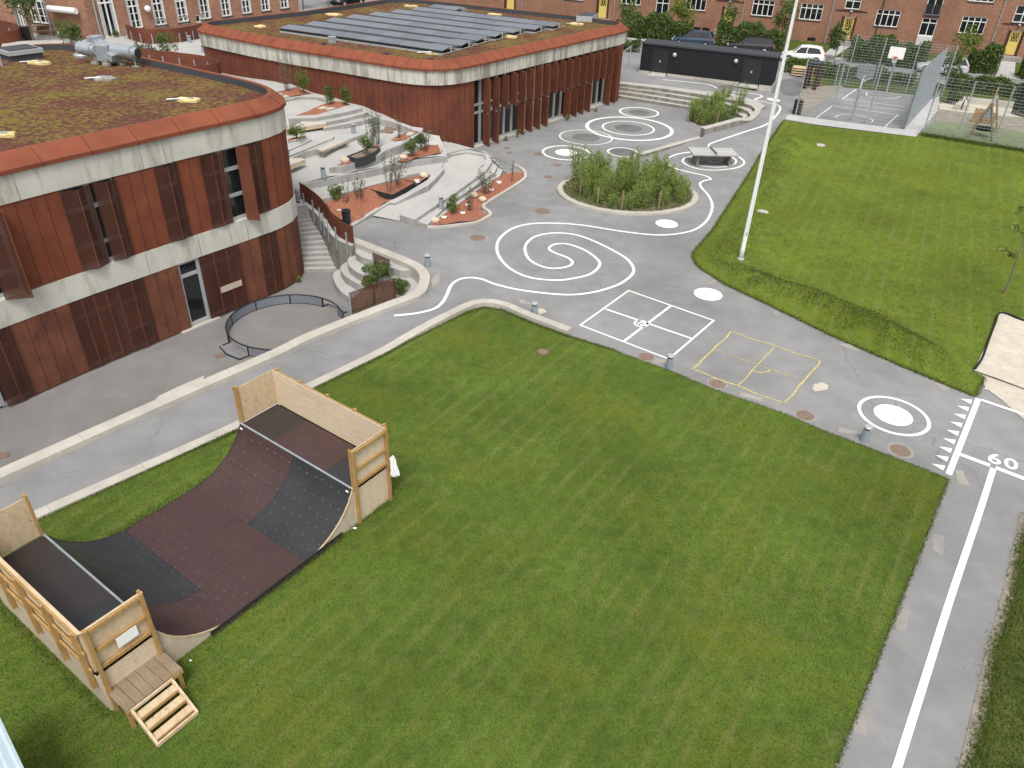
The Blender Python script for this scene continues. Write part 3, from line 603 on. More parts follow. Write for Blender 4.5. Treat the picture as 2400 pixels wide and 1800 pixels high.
def loftring(mb, ring, prof, caps=False):              # sweep (offset, z) profile round a closed outline
    n = len(ring); rows = [[(p.x, p.y, z) for p in ringoff(ring, o)] for o, z in prof]
    mb.add([p for r in rows for p in r], [(i*n+j, i*n+(j+1)%n, (i+1)*n+(j+1)%n, (i+1)*n+j) for i in range(len(prof)-1) for j in range(n)]); return mb
def sedum_roof(name, ring, off, z, parent):
    pl = [tuple(p) for p in ringoff(ring, off)]
    mb = MB(); sheet(mb, pl, lambda x, y: z+.03*math.sin(x*2.3)*math.sin(y*1.9), 1.0); return mb.build(name, M['sedum'], parent)
# ---- near block
B1 = [(-26.4,6.5),(-22.0,13.55),(-19.2,17.75),(-17.2,20.75),(-15.99,22.61),(-14.9,24.2),(-13.75,25.75),(-12.71,27.2),(-11.62,28.65),(-10.75,29.85),(-10.2,30.7),(-9.92,31.5),(-9.93,32.3),(-10.25,33.1),(-10.95,33.9),(-12.3,34.9),(-14.25,36.1),(-17.5,38.15),(-19.4,39.3),(-21.5,40.5),(-22.6,40.9),(-23.9,40.65),(-25.0,39.7),(-26.6,37.4),(-36,23.5)]
B1s = [tuple(p) for p in smooth_line(B1, .5)]
F1 = Foot([p for p in B1s])
b1 = thing('school_building', 'nearer rust clad school block with sedum roof and two shuttered storeys', 'building', (-20, 26, -1.45))
mb = MB(); loftring(mb, B1s, [(-.34,-1.5),(-.34,5.6)]); mb.build('inner_wall', M['darkgrey'], b1)
mb = MB(); loftring(mb, B1s, [(-.45,1.38),(.02,1.38),(.02,2.28),(-.40,2.30)]); fb = mb.build('floor_band', M['band'], b1)
mb = MB(); loftring(mb, B1s, [(-.45,5.22),(.03,5.22),(.03,6.13),(-.3,6.14)]); fb2 = mb.build('eaves_band', M['band'], b1)
jt = {}
def joints(ft, qs, z0, z1, off, parent, m='patch_grey', w=.014):
    mb = MB()
    for q in qs:
        a = ft.at(q, off); t_ = ft.tan(q); mb.box((a.x, a.y, (z0+z1)/2), (w, .012, z1-z0), math.atan2(t_.y, t_.x))
    return attach(parent, mb, M[m])
joints(F1, [q+1.1*((i*7)%3) for i, q in enumerate(np.arange(6, 48, 3.1))], 5.23, 6.12, .035, fb2)
joints(F1, [q+1.2*((i*5)%3) for i, q in enumerate(np.arange(7, 48, 3.4))], 1.39, 2.28, .025, fb)
mb = MB(); loftring(mb, B1s, [(-.3,6.10),(.12,6.10),(.13,6.24),(-.36,6.62),(-.52,6.62),(-.54,6.3)]); cap = mb.build('roof_edge', M['rust_cap'], b1)
mb = MB()
for q in np.arange(1, F1.c[-1]-1, 1.62):
    a, b_, c_ = F1.at(q, .135), F1.at(q, .14), F1.at(q, -.355)
    mb.beam((a.x, a.y, 6.10), (b_.x, b_.y, 6.245), .015, .008); mb.beam((b_.x, b_.y, 6.247), (c_.x, c_.y, 6.627), .015, .006)
attach(cap, mb, M['brown'])
mb = MB(); loftring(mb, B1s, [(-.54,6.60),(-.56,6.60),(-.58,6.28)]); mb.build('upstand', M['bitumen'], b1)
sedum_roof('green_roof', B1s, -.56, 6.34, b1)
def q1(x, y, k=.3165, oy=450): return F1.hit(x*k, y*k+oy)[0]
def qlist(ps): return [q1(x, y) for x, y in ps]
def solid(ft, q0, q1_, z0, z1, n, m, parent, off=0.0):
    mb = MB(); band(mb, ft, q0, q1_, z0, z1, off, .10); o = mb.build('panel', m, parent)
    if n > 1:
        j = MB()
        for i in range(1, n):
            q = q0+(q1_-q0)*i/n; a = ft.at(q, off+.002); tt = ft.tan(q); j.box((a.x, a.y, (z0+z1)/2), (.016, .008, z1-z0), math.atan2(tt.y, tt.x))
            nn = 9
            for r in range(nn): a2 = ft.at(q-.02, off+.004); j.box((a2.x, a2.y, z0+(z1-z0)*(r+.5)/nn), (.022, .01, .022), math.atan2(tt.y, tt.x))
        attach(o, j, M['brown'])
    return o
def window(ft, q0, q1_, z0, z1, bars, parent, off=-.2, m='glass_room', mull=()):
    mb = MB(); band(mb, ft, q0, q1_, z0, z1, off-.03, .02); g = MB()
    fr = MB()
    for za, zb_ in [(z0, z0+.09), (z1-.09, z1)]+[(z-.05, z+.05) for z in bars]: band(fr, ft, q0, q1_, za-.02, zb_+.02, off+.02, .06)
    for q in [q0+.04, q1_-.04]+list(mull):
        a = ft.at(q, off); tt = ft.tan(q); fr.box((a.x, a.y, (z0+z1)/2), (.09, .09, z1-z0), math.atan2(tt.y, tt.x))
    w_ = fr.build('window', M['alu'], parent); mb.build('pane', M[m], w_); return w_
def shutter(ft, q0, q1_, z0, z1, n, parent, off=.0, fold=0.0, m='perf'):
    mb = MB(); e = MB()
    for i in range(n):
        a_, b_ = q0+(q1_-q0)*i/n, q0+(q1_-q0)*(i+1)/n
        oa = off+(fold if i % 2 else 0); ob = off+(0 if i % 2 else fold)
        pa, pb = ft.at(a_, oa), ft.at(b_, ob)
        mb.beam((pa.x, pa.y, (z0+z1)/2), (pb.x, pb.y, (z0+z1)/2), .035, z1-z0-.02)
        e.box((pb.x, pb.y, (z0+z1)/2), (.03, .05, z1-z0-.02), math.atan2((pb-pa).y, (pb-pa).x))
    o = mb.build('shutter', M[m], parent); attach(o, e, M['rust_edge']); return o
UZ0, UZ1, LZ0, LZ1 = 2.30, 5.22, -1.40, 1.38
u = qlist([(205,725),(620,590),(815,530),(995,468),(1265,378),(1420,325),(1580,272),(1725,230),(1835,190),(1905,165),(2005,135),(2180,82)])
lq = qlist([(65,1592),(270,1505),(670,1335),(1000,1195),(1185,1110),(1425,1020),(1570,950),(1845,835),(1985,775),(2110,735)])
print('U', [round(x,2) for x in u]); print('L', [round(x,2) for x in lq])
solid(F1, u[0], u[1], UZ0, UZ1, 4, M['rust_up'], b1); solid(F1, u[3], u[4], UZ0, UZ1, 3, M['rust_up'], b1); solid(F1, u[5], u[6], UZ0, UZ1, 2, M['rust_up'], b1); solid(F1, u[10], u[11]+.1, UZ0, UZ1, 4, M['rust_up'], b1)
window(F1, u[1], u[2], UZ0, UZ1, [4.35, 3.05], b1); shutter(F1, u[1], u[2]-.03, UZ0+.02, UZ1-.05, 2, b1, .02, .24)
window(F1, u[2], u[3], UZ0, UZ1, [4.35, 3.05], b1); shutter(F1, u[2]+.14, u[3], UZ0+.02, UZ1-.05, 2, b1, .03, .16)
window(F1, u[4], u[5], UZ0, UZ1, [4.35, 3.05], b1); shutter(F1, u[4], u[5], UZ0+.02, UZ1-.05, 2, b1, .02, .13)
window(F1, u[6], u[10], UZ0, UZ1, [4.35, 3.3], b1, m='glass', mull=(u[7],)); shutter(F1, u[6], u[7], UZ0+.02, UZ1-.05, 2, b1, .02, .08)
shutter(F1, u[8]-.04, u[8]+.16, UZ0-.05, UZ1+.0, 1, b1, .0, .5, 'perf_fin'); shutter(F1, u[8]+.2, u[8]+.22, UZ0-.05, UZ1, 1, b1, .5, -.5, 'perf_fin'); shutter(F1, u[9]-.05, u[10], UZ0+.02, UZ1-.05, 2, b1, .02, .06)
# left end of the upper storey: an opened shutter beside a window
window(F1, u[0]-2.6, u[0]-.02, UZ0, UZ1, [4.35, 3.05], b1, m='glass', mull=(u[0]-1.3,)); shutter(F1, u[0]-.75, u[0]-.15, UZ0-.03, UZ1-.02, 1, b1, .05, .52, 'perf'); shutter(F1, u[0]-.13, u[0]-.06, UZ0-.03, UZ1-.02, 1, b1, .56, -.5, 'perf_fin')
solid(F1, u[0]-6.0, u[0]-2.6, UZ0, UZ1, 4, M['rust_up'], b1)
solid(F1, lq[1], lq[2], LZ0, LZ1, 4, M['rust_low'], b1); solid(F1, lq[4], lq[5], LZ0, LZ1, 3, M['rust_low'], b1); solid(F1, lq[7], lq[8], LZ0, LZ1, 2, M['rust_low'], b1); solid(F1, lq[9], lq[9]+2.6, LZ0, LZ1, 5, M['rust_low'], b1)
window(F1, lq[0]-.1, lq[1], LZ0, LZ1, [.65], b1); shutter(F1, lq[0], lq[1], LZ0, LZ1-.04, 2, b1, .0, .04)
window(F1, lq[0]-1.5, lq[0]-.1, LZ0+.05, LZ1, [.65], b1, m='glass'); shutter(F1, lq[0]-4.2, lq[0]-1.5, LZ0, LZ1-.04, 3, b1)
window(F1, lq[2], lq[3], LZ0, LZ1, [.62], b1, mull=(lq[3]-.1,)); shutter(F1, lq[2], lq[3], LZ0, LZ1-.04, 4, b1, .0, .03)
window(F1, lq[3], lq[4], LZ0, LZ1, [.55, -.6], b1); shutter(F1, lq[3], lq[4], LZ0, LZ1-.04, 2, b1, .0, .05)
window(F1, lq[6], lq[7], LZ0, LZ1, [.85], b1); shutter(F1, lq[6], lq[7], LZ0, LZ1-.04, 3, b1, .0, .03)
window(F1, lq[8], lq[9], LZ0, LZ1, [.55, -.6], b1); shutter(F1, lq[8], lq[9], LZ0, LZ1-.04, 2, b1, .0, .03)
d_ = window(F1, lq[5], lq[6], LZ0+.04, LZ1, [.78], b1, off=-.1, m='glass'); d_.name = 'glass_door'
mb = MB(); band(mb, F1, lq[6]-.14, lq[6]-.02, LZ0+.04, LZ1, -.05, .05); mb.build('door_post', M['alu'], d_)
mb = MB(); band(mb, F1, lq[5]-.5, lq[6]+.3, -1.46, -1.395, .16, .3); mb.build('door_sill', M['kerb'], b1)
for k_ in (0, 2, 3, 5):  # pale board screwed to a shutter
    pass
mb = MB(); band(mb, F1, lq[6]+.62, lq[7]-.2, -.42, -.17, .075, .03); mb.build('board', M['ply_weather'], b1)
# ---- roof kit of the near block
RZ = 6.36
def rp(k, x, y, z=RZ, ox=0, oy=0): return Vector(G(ox+k*x, oy+k*y, z))
K = .1808
sk = thing('roof_hatch', 'flat grey roof hatch with pale rim on the nearer sedum roof', 'roof hatch', tuple(rp(K, 280, 760)))
c_ = [rp(K, *p) for p in ((-60,720),(140,800),(570,745),(440,700))]
A_ = rp(K, 150, 800); B_ = rp(K, 565, 745); ax_ = (B_-A_).normalized(); pr_ = Vector((-ax_.y, ax_.x, 0))
def obox(o, dx, dy, z0, z1, inset=0):
    a = o+ax_*inset+pr_*inset; return [tuple(a+Vector((0,0,z1-RZ))), tuple(a+ax_*(dx-2*inset)+Vector((0,0,z1-RZ))), tuple(a+ax_*(dx-2*inset)+pr_*(dy-2*inset)+Vector((0,0,z1-RZ))), tuple(a+pr_*(dy-2*inset)+Vector((0,0,z1-RZ)))]
LW = (B_-A_).length
mb = MB(); mb.prism(obox(A_, LW, 1.35, RZ, RZ+.24), RZ-.1); mb.build('upstand', M['bitumen'], sk)
mb = MB(); mb.prism(obox(A_, LW, 1.35, RZ, RZ+.42, -.06), RZ+.24); mb.build('rim', M['alu'], sk)
mb = MB(); mb.prism(obox(A_, LW, 1.35, RZ, RZ+.45, .06), RZ+.41); mb.build('lid', M['darkgrey'], sk)
dk = thing('ventilation_duct', 'shiny spiral duct with open end and fan box on the nearer sedum roof', 'duct', tuple(rp(K, 1380, 830)))
zc = RZ+.62
e0 = Vector(G(1790*K, 690*K, zc)); e1 = Vector(G(1440*K, 640*K, zc)); e2 = Vector(G(1300*K, 575*K, zc+.05))
dd = (e0-e1).normalized()
mb = MB(); mb.tube([e1, e1+dd*.18, e1+dd*.2, e0-dd*.42, e0-dd*.40, e0-dd*.28, e0-dd*.26, e0], [.2,.2,.30,.30,.305,.305,.22,.22], 20, cap=False); mb.tube([e0-dd*.3, e0-dd*.01], .19, 16); mb.build('silencer', M['galv'], dk, smooth=False)
mb = MB(); mb.tube([e0-dd*.02, e0+dd*.012], .185, 16); mb.build('opening', M['blackmetal'], dk)
mb = MB(); mb.tube([e1+dd*.05, (e1+e2)/2+Vector((0,0,.05)), e2], [.2,.22,.26], 14); mb.beam(e2+dd*.02+Vector((0,0,.1)), e2-dd*.45+Vector((0,0,.1)), .6, .5); mb.build('duct_bend', M['galv'], dk)
f0 = Vector(G(1250*K, 650*K, zc)); f1 = Vector(G(1040*K, 620*K, zc)); d2 = (f1-f0).normalized()
mb = MB(); mb.tube([f0, f0+d2*.16, f0+d2*.18, f1], [.22,.22,.29,.29], 20); mb.build('silencer', M['galv'], dk)
fp = Vector(G(1060*K, 725*K, RZ)); mb = MB(); mb.lathe(tuple(fp), [(.36,-.05),(.36,.06),(.30,.12),(.16,.14),(.16,.4)], 18); mb.build('roof_flashing', M['galv'], dk)
fc = Vector(G(1370*K, 790*K, RZ+.12)); mb = MB(); an = math.atan2(dd.y, dd.x)
mb.box((fc.x, fc.y, RZ+.5), (.86, .62, .7), an); mb.beam((fc.x+.43*dd.x, fc.y+.43*dd.y, RZ+.45), (fc.x+.78*dd.x, fc.y+.78*dd.y, RZ+.32), .6, .34); fan = mb.build('fan_box', M['galv'], dk, bevel=.02)
for sx_, sy_ in ((-.35,-.3),(.35,-.3),(.35,.3),(-.35,.3)):
    mb = MB(); mb.box((fc.x+sx_*dd.x-sy_*dd.y, fc.y+sx_*dd.y+sy_*dd.x, RZ+.06), (.34, .2, .14), an); mb.build('foot', M['patch'], dk)
for pt, off in ((e0-dd*.3, 0), (e0-dd*1.25, 0)):
    mb = MB(); mb.tube([(pt.x, pt.y, RZ), (pt.x-.05*dd.x, pt.y-.05*dd.y, zc-.2)], .03, 8); mb.box((pt.x, pt.y, RZ+.02), (.36, .2, .03), an); mb.build('leg', M['galv'], dk)
def insul(name, label, u, v, z, w_, d__, seed, m='foam', weight=True):
    p = Vector(G(u, v, z)); r = random.Random(seed); t_ = thing(name, label, 'roof outlet', tuple(p))
    mb = MB(); n = 14; mb.prism([(p.x+w_*(1+.25*r.uniform(-1,1))*math.cos(2*math.pi*k/n), p.y+d__*(1+.3*r.uniform(-1,1))*math.sin(2*math.pi*k/n), p.z+.07+r.uniform(-.03,.03)) for k in range(n)], z-.05); mb.build('insulation_piece', M[m], t_)
    if weight: mb = MB(); mb.tube([(p.x-w_*.2, p.y-.05, p.z+.1), (p.x-w_*1.5, p.y-d__*.6, p.z+.06)], .03, 6); mb.box((p.x+w_*.2, p.y, p.z+.1), (.18,.12,.06), .4); mb.build('metal_bracket', M['galv'], t_)
insul('drain_pad', 'torn yellow insulation piece nearest the rounded roof corner', 443, 236, RZ, .55, .3, 1)
insul('drain_pad', 'yellow insulation piece beside the flat roof hatch', 90, 148, RZ, .5, .3, 2)
insul('drain_pad', 'faded flat insulation patch in the middle of the nearer roof', 245, 186, RZ, .5, .35, 3, 'patch')
insul('drain_pad', 'cut off yellow insulation piece at the left photo edge on the roof', 4, 317, RZ, .5, .25, 4)
p = G(24*K, 850*K, RZ); mb = MB(); mb.lathe(p, [(.055,-.05),(.055,.32),(.065,.33),(.065,.38)], 12); tag(mb.build('vent_pipe', M['galv']), 'short grey vent pipe in front of the roof hatch', 'pipe')
# ---- far block
B2 = [(-21.7,55.1),(-20.0,53.9),(-17.9,52.47),(-14.9,50.58),(-11.8,49.0),(-9.5,47.75),(-7.9,46.9),(-7.1,46.5),(-6.3,46.25),(-5.6,46.17),(-4.9,46.3),(-4.2,46.65),(-3.55,47.25),(-2.97,48.0),(7.0,61.9),(7.45,62.75),(7.6,63.5),(7.5,64.2),(7.0,64.75),(6.0,65.3),(4.0,66.5),(-1.2,68.8),(-8.6,72.2),(-9.9,72.6),(-11.2,72.4),(-12.4,71.4),(-13.6,69.4),(-17.2,63.2),(-21.9,57.4),(-22.25,56.5),(-22.15,55.7)]
B2s = []
for i in range(len(B2)):
    a, b_ = Vector(B2[i]), Vector(B2[(i+1)%len(B2)]); k = max(1, int((b_-a).length/1.0)); B2s += [tuple(a.lerp(b_, j/k)) for j in range(k)]
F2 = Foot(B2s+[B2s[0]])
b2 = thing('school_building', 'farther rust clad school block with solar panels on its sedum roof', 'building', (-7, 58, 0))
near_ = lambda p: min(range(len(B2s)), key=lambda i: (Vector(B2s[i])-Vector(p)).length)
i0 = near_(B2[13]); i1 = near_(B2[14]); QA, QB = F2.c[i0], F2.c[i1]
mb = MB(); loftring(mb, B2s, [(-.42,-1.6),(-.42,4.6)]); mb.build('inner_wall', M['darkgrey'], b2)
mb = MB(); loftring(mb, B2s, [(-.5,4.08),(.1,4.08),(.1,4.9),(-.3,4.92)]); eb = mb.build('eaves_band', M['band2'], b2)
joints(F2, [q+1.0*((i*7)%3) for i, q in enumerate(np.arange(1, F2.c[-1]-2, 2.5))], 4.09, 4.89, .105, eb)
mb = MB(); loftring(mb, B2s, [(-.3,4.88),(.2,4.88),(.21,5.0),(-.34,5.38),(-.50,5.38),(-.52,5.05)]); cap = mb.build('roof_edge', M['rust_cap'], b2)
mb = MB()
for q in np.arange(.5, F2.c[-1], .8):
    a, b_, c_ = F2.at(q, .214), F2.at(q, .218), F2.at(q, -.336); mb.beam((a.x, a.y, 4.88), (b_.x, b_.y, 5.006), .014, .008); mb.beam((b_.x, b_.y, 5.008), (c_.x, c_.y, 5.386), .014, .006)
attach(cap, mb, M['brown'])
mb = MB(); loftring(mb, B2s, [(-.52,5.36),(-.54,5.36),(-.56,5.02)]); mb.build('upstand', M['bitumen'], b2)
sedum_roof('green_roof', B2s, -.54, 5.08, b2)
nw = 0; q = .2
wm = MB(); band(wm, F2, 0.0, QA-.02, -1.5, 4.08, -.02, .1); wall_ = wm.build('wall_cladding', M['rust_wall'], b2)
j = MB()
for q in np.arange(.3, QA-.1, .45):
    a = F2.at(q, -.017); tt = F2.tan(q); j.box((a.x, a.y, 1.3), (.018, .008, 5.5), math.atan2(tt.y, tt.x))
for q in np.arange(max(0,QA-9), QA-.1, .78):
    a, b_ = F2.at(q, -.015), F2.at(q+.78, -.015); j.beam((a.x,a.y,1.42), (b_.x,b_.y,1.42), .008, .014)
attach(wall_, j, M['brown'])
wm = MB(); band(wm, F2, QB-.25, F2.c[-1]-.01, -1.5, 4.08, -.02, .1); wm.build('wall_cladding', M['rust_fin'], b2)
# glazed front with perforated fins
LF = QB-QA; qa = QA+.05; qb = QB-.35
nb = 20; bays = [qa+(qb-qa)*i/nb for i in range(nb+1)]
for i in range(nb):
    door = i in (3, 4, 9, 10, 15, 16)
    window(F2, bays[i], bays[i+1], .03, 4.06, [2.02]+([] if door else [2.5]), b2, off=-.32, m='glass_room' if (i*5)%3 else 'glass')
FX = [605,705,797,890,985,1070,1155,1250,1335,1415,1500,1580,1655,1730,1805,1870,1935,2000]
fq = [qa+.95+(qb-.1-qa-.95)*i/17 for i in range(18)]
up_only = {2,3,8,9,14,15}
for i, q in enumerate(fq):
    tt = F2.tan(q); nn = Vector((tt.y, -tt.x)); fd = (nn*.93-tt*.30).normalized()
    a = F2.at(q, -.1); b_ = a+fd*.72
    fn = thing('facade_fin', ['tall','short upper'][i in up_only]+' rusty perforated fin number %d from the corner of the glazed front'%(i+1), 'fin', (a.x, a.y, 0), 0, 'folded fins along the glazed front') if False else None
    z0 = 2.05 if i in up_only else .06
    mb = MB(); mb.beam((a.x, a.y, (2.06+4.04)/2), (b_.x, b_.y, (2.06+4.04)/2), .05, 1.96); f_ = mb.build('facade_fin', M['perf_fin'], b2)
    e = MB(); e.box((b_.x, b_.y, 3.05), (.05, .07, 1.97), math.atan2(fd.y, fd.x)); attach(f_, e, M['rust_edge'])
    if z0 < 1:
        mb = MB(); mb.beam((a.x, a.y, 1.03), ((a+fd*.69).x, (a+fd*.69).y, 1.03), .05, 1.92); f_ = mb.build('facade_fin', M['perf_fin'], b2)
        c2_ = a+fd*.69; e = MB(); e.box((c2_.x, c2_.y, 1.03), (.05, .07, 1.93), math.atan2(fd.y, fd.x)); attach(f_, e, M['rust_edge'])
mb = MB(); band(mb, F2, qa, qb+.2, -.02, .03, .05, .4); mb.build('door_sill', M['kerb'], b2)
mb = MB(); band(mb, F2, qb, QB+.3, 0, 4.07, .3, .35); mb.build('end_panel', M['rust_wall'], b2)
# small things on the far roof edge
for u_, v_, z_, lab in [(758,106,5.2,'small black floodlight on the far roof edge, leftmost of three'),(904,129.5,5.2,'small black floodlight on the far roof edge, middle of three'),(1011,141.5,5.2,'small black floodlight at the rounded far roof corner')]:
    p = Vector(G(u_, v_, z_)); t_ = thing('floodlight', lab, 'floodlight', tuple(p), 0, 'floodlights on the roof edge'); mb = MB(); mb.box((p.x, p.y, p.z+.05), (.32,.2,.16), .3); mb.build('housing', M['blackmetal'], t_, bevel=.02); mb = MB(); mb.tube([(p.x,p.y,p.z-.12),(p.x,p.y+.05,p.z+.02)], .03, 6); mb.build('bracket', M['blackmetal'], t_)
for i in range(3):
    p = G(774+5.2*i, 100, 5.1); mb = MB(); mb.lathe(p, [(.11,-.05),(.11,.24),(.13,.26),(.13,.36),(.05,.40)], 12); tag(mb.build('vent_pipe', M['galv']), ['left','middle','right'][i]+' one of three short grey vent pipes on the far roof edge', 'pipe', 'three vent pipes')
for u_, v_, w__, lab, s_ in [(803,92.5,.8,'yellow insulation patch left of the roof vent pipes',11),(1016,125,.85,'yellow insulation patch at the near corner of the solar array',12),(1193,86.5,.75,'yellow insulation patch beside the right ends of the solar rows',13),(782,35,.8,'yellow insulation patch at the far left of the solar array',14),(962,15,.7,'yellow insulation patch near the far roof corner',15),(1160,35,.8,'yellow insulation patch behind the solar array',16),(1352,57,.7,'yellow insulation patch in front of the far roof hatch',17),(611,63,.6,'faint insulation patch at the left end of the far roof',18)]:
    insul('drain_pad', lab, u_, v_, 5.1, w__*.75, .38, s_, weight=(s_ in (12, 17)))
p0 = Vector(G(1350,50,5.1)); p1 = Vector(G(1387,52,5.1)); p2 = Vector(G(1400,44,5.1)); hh = thing('roof_hatch', 'grey roof hatch at the right end of the far roof', 'roof hatch', tuple(p0))
q4 = [p0, p1, p2, p0+p2-p1]; mb = MB(); mb.prism([(p.x,p.y,5.5) for p in q4], 5.0); mb.build('rim', M['alu'], hh); cc = sum(q4, Vector())/4
mb = MB(); mb.prism([((p.x-cc.x)*.92+cc.x,(p.y-cc.y)*.92+cc.y,5.53) for p in q4], 5.45); mb.build('lid', M['darkgrey'], hh)
# ---- solar array: rows of tilted panels
kk = 820/2212
def sp_(x, y, z=5.36): return Vector(G(640+kk*x, kk*y, z))
RL = [(40,176),(178,158),(308,134),(440,113),(566,99),(690,85),(805,73)]; RRt = [(1072,320),(1198,286),(1322,250),(1448,219),(1556,197),(1668,184),(1775,167)]
LN = ['front','second','third','fourth','fifth','sixth','rearmost long']
a0 = sp_(*RL[0]); b0 = sp_(*RRt[0]); a6 = sp_(*RL[6]); b6 = sp_(*RRt[6])
print('solar', a0, b0, a6, b6, (b0-a0).length, (b6-a6).length)
rowd = (b0-a0).normalized(); rown = Vector((-rowd.y, rowd.x, 0))
if rown.y < 0: rown = -rown
tot = ((b6-b0).dot(rown)); pitch = tot/6
print('pitch', pitch)
rs = random.Random(5)
for i in range(8):
    if i < 7: A = sp_(*RL[i]); Bq = sp_(*RRt[i]); 
    else: A = sp_(905,58); Bq = sp_(1095,77)
    s0 = (A-a0).dot(rowd); s1 = (Bq-a0).dot(rowd); base = a0+rown*pitch*i+rowd*s0
    n = max(2, round((s1-s0)/1.68)); L = (s1-s0)/n
    t_ = thing('solar_panel_row', (['front','second','third','fourth','fifth','sixth','seventh'][i]+' long row of tilted solar panels counted from the roof front' if i < 7 else 'short row of two solar panels behind the long rows'), 'solar panels', tuple(base), 0, 'solar rows on the far roof')
    wd_ = min(1.06, pitch*.46); rail = MB()
    for k_ in range(n):
        for side in (0, 1):
            o = base+rowd*(k_*L+.012); e1_ = rowd*(L-.024)
            lo = o+rown*(0 if side == 0 else 2*wd_*.96); hi = o+rown*wd_*.97; hi2 = o+rown*wd_*.99
            pA = Vector((lo.x, lo.y, 5.36)); pB = Vector((hi.x, hi.y, 5.47)) if side == 0 else Vector((hi2.x, hi2.y, 5.47))
            q_ = [pA, pA+e1_, pB+e1_, pB] if side == 0 else [pB, pB+e1_, pA+e1_, pA]
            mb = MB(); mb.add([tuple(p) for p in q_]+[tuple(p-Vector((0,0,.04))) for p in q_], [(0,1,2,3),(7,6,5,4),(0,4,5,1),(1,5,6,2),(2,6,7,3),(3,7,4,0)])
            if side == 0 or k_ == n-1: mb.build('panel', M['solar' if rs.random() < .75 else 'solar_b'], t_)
            else: mb.build('panel', M['blackmetal'], t_)  # rear panels coloured black to stand for the shade between rows
        o = base+rowd*(k_*L)
        rail.beam((o.x, o.y, 5.15), ((o+rown*wd_*2).x, (o+rown*wd_*2).y, 5.15), .05, .05); pk = o+rown*wd_*.98; rail.beam((pk.x,pk.y,5.15),(pk.x,pk.y,5.44),.04,.04)
    o = base+rowd*(n*L); rail.beam((o.x, o.y, 5.15), ((o+rown*wd_*2).x, (o+rown*wd_*2).y, 5.15), .05, .05); pk = o+rown*wd_*.98; rail.beam((pk.x,pk.y,5.12),(pk.x,pk.y,5.49),.06,.06)
    rail.beam((base.x,base.y,5.13), ((base+rowd*n*L).x,(base+rowd*n*L).y,5.13), .06, .1); sk_ = MB(); sk_.beam((base+rown*.05+Vector((0,0,5.23-base.z))), (base+rown*.05+rowd*n*L+Vector((0,0,5.23-base.z))), .02, .24); sk_.build('gap_shade_strip', M['blackmetal'], t_); rail.build('mounting_rail', M['alu'], t_)  # black strip added as painted shade below the row's front edge
    ob = base-rown*.12
    for k_ in range(n):
        if rs.random() < .5: o = ob+rowd*(k_+.5)*L; bl_ = MB(); bl_.box((o.x, o.y, 5.14), (.55,.14,.1), math.atan2(rowd.y, rowd.x)); bl_.build('ballast_block', M['patch'], t_)
    if i == 6 or i == 7:
        for k_ in range(n): o = base+rown*(2*wd_+.2)+rowd*(k_+.5)*L; bl_ = MB(); bl_.box((o.x, o.y, 5.15), (.55,.2,.16), math.atan2(rowd.y, rowd.x)); bl_.build('ballast_block', M['patch'], t_)
    
# ================================================================ terraced concrete between the blocks
def T(pts): return [G(u, v, z) for u, v, z in pts]
def z6(*ps): return [(600+.27125*x, 300+.27125*y, z) for x, y, z in ps]
def z4(*ps): return [(640+.16275*x, 180+.16275*y, z) for x, y, z in ps]
def z5(*ps): return [(700+.16275*x, 540+.16275*y, z) for x, y, z in ps]
HC = np.array(T(z4((400,1545,1.35),(1000,1415,1.32),(1560,1300,1.2),(1750,1238,1.12),(2212,1150,1.05),(300,1400,1.45),(630,1250,1.55),(800,1330,1.5),(1000,1050,1.75),(1240,1100,1.6),(1300,900,1.85),(1500,800,1.9),(1700,720,1.9),(1900,720,1.85),(2150,790,1.7),(1620,1130,1.4),(2100,880,1.35),(1160,780,1.95),(800,760,2.05),(1400,640,2.05),(1380,545,2.1),(250,760,2.1),(1180,430,2.4),(700,480,2.3),(200,580,2.3),(150,330,2.55),(600,270,2.55),(760,290,2.5),(300,130,2.75),(0,100,2.8),(0,200,2.75))+z6((1490,78,1.0),(1640,240,.9))+[(480,110,2.9),(440,100,2.9),(300,60,2.9),(240,95,2.9),(60,100,2.9)]))
def hill(x, y):
    d = (HC[:,0]-x)**2+(HC[:,1]-y)**2+.15; w_ = 1/d**1.6; return float((w_*HC[:,2]).sum()/w_.sum())
front = z4((330,1650,1.35),(400,1545,1.35),(1000,1415,1.32),(1560,1300,1.2),(1750,1238,1.12))+z6((1640,243,.93),(1570,140,1.0),(1490,78,.97))
hp = [p[:2] for p in T(front)]+[(-6.0,46.6),(-9.5,48.2),(-14.9,51),(-21.5,55.6),(-21.5,57.8),(-17,63.6),(-13.3,70),(-16,78),(-23.2,84.6),(-33.6,65.4),(-33.3,63.8),(-41,70.6),(-56,62),(-40,42),(-28,40.4),(-24.5,39.9),(-22.3,40.4),(-19.4,38.9),(-14.2,35.7),(-11.4,33.9)]
sheet(mb := MB(), hp, hill, .7)
n0 = len(hp); struct('terrace_ground', mb, M['terrace'])
mb = MB(); strip(mb, [Vector(p[:2]) for p in T(front)], .05, .1, lambda x, y: hill(x, y)-.002, -.6); struct('terrace_riser', mb, M['terrace'])
def pl(pts, t):
    n = len(pts)-1; k = min(n-1, int(t*n)); f = t*n-k; return tuple(a+(b-a)*f for a, b in zip(pts[k], pts[k+1]))
ter = thing('concrete_terrace', 'pale stepped concrete terrace with ramps between the two rusty blocks', 'terrace', (-7, 42, 0))
def slab(name, pts, depth=1.2, m='terrace', parent=ter, bev=0):
    w_ = T(pts); mb = MB(); mb.prism(w_, [p[2]-depth for p in w_]); return mb.build(name, M[m], parent, bevel=bev)
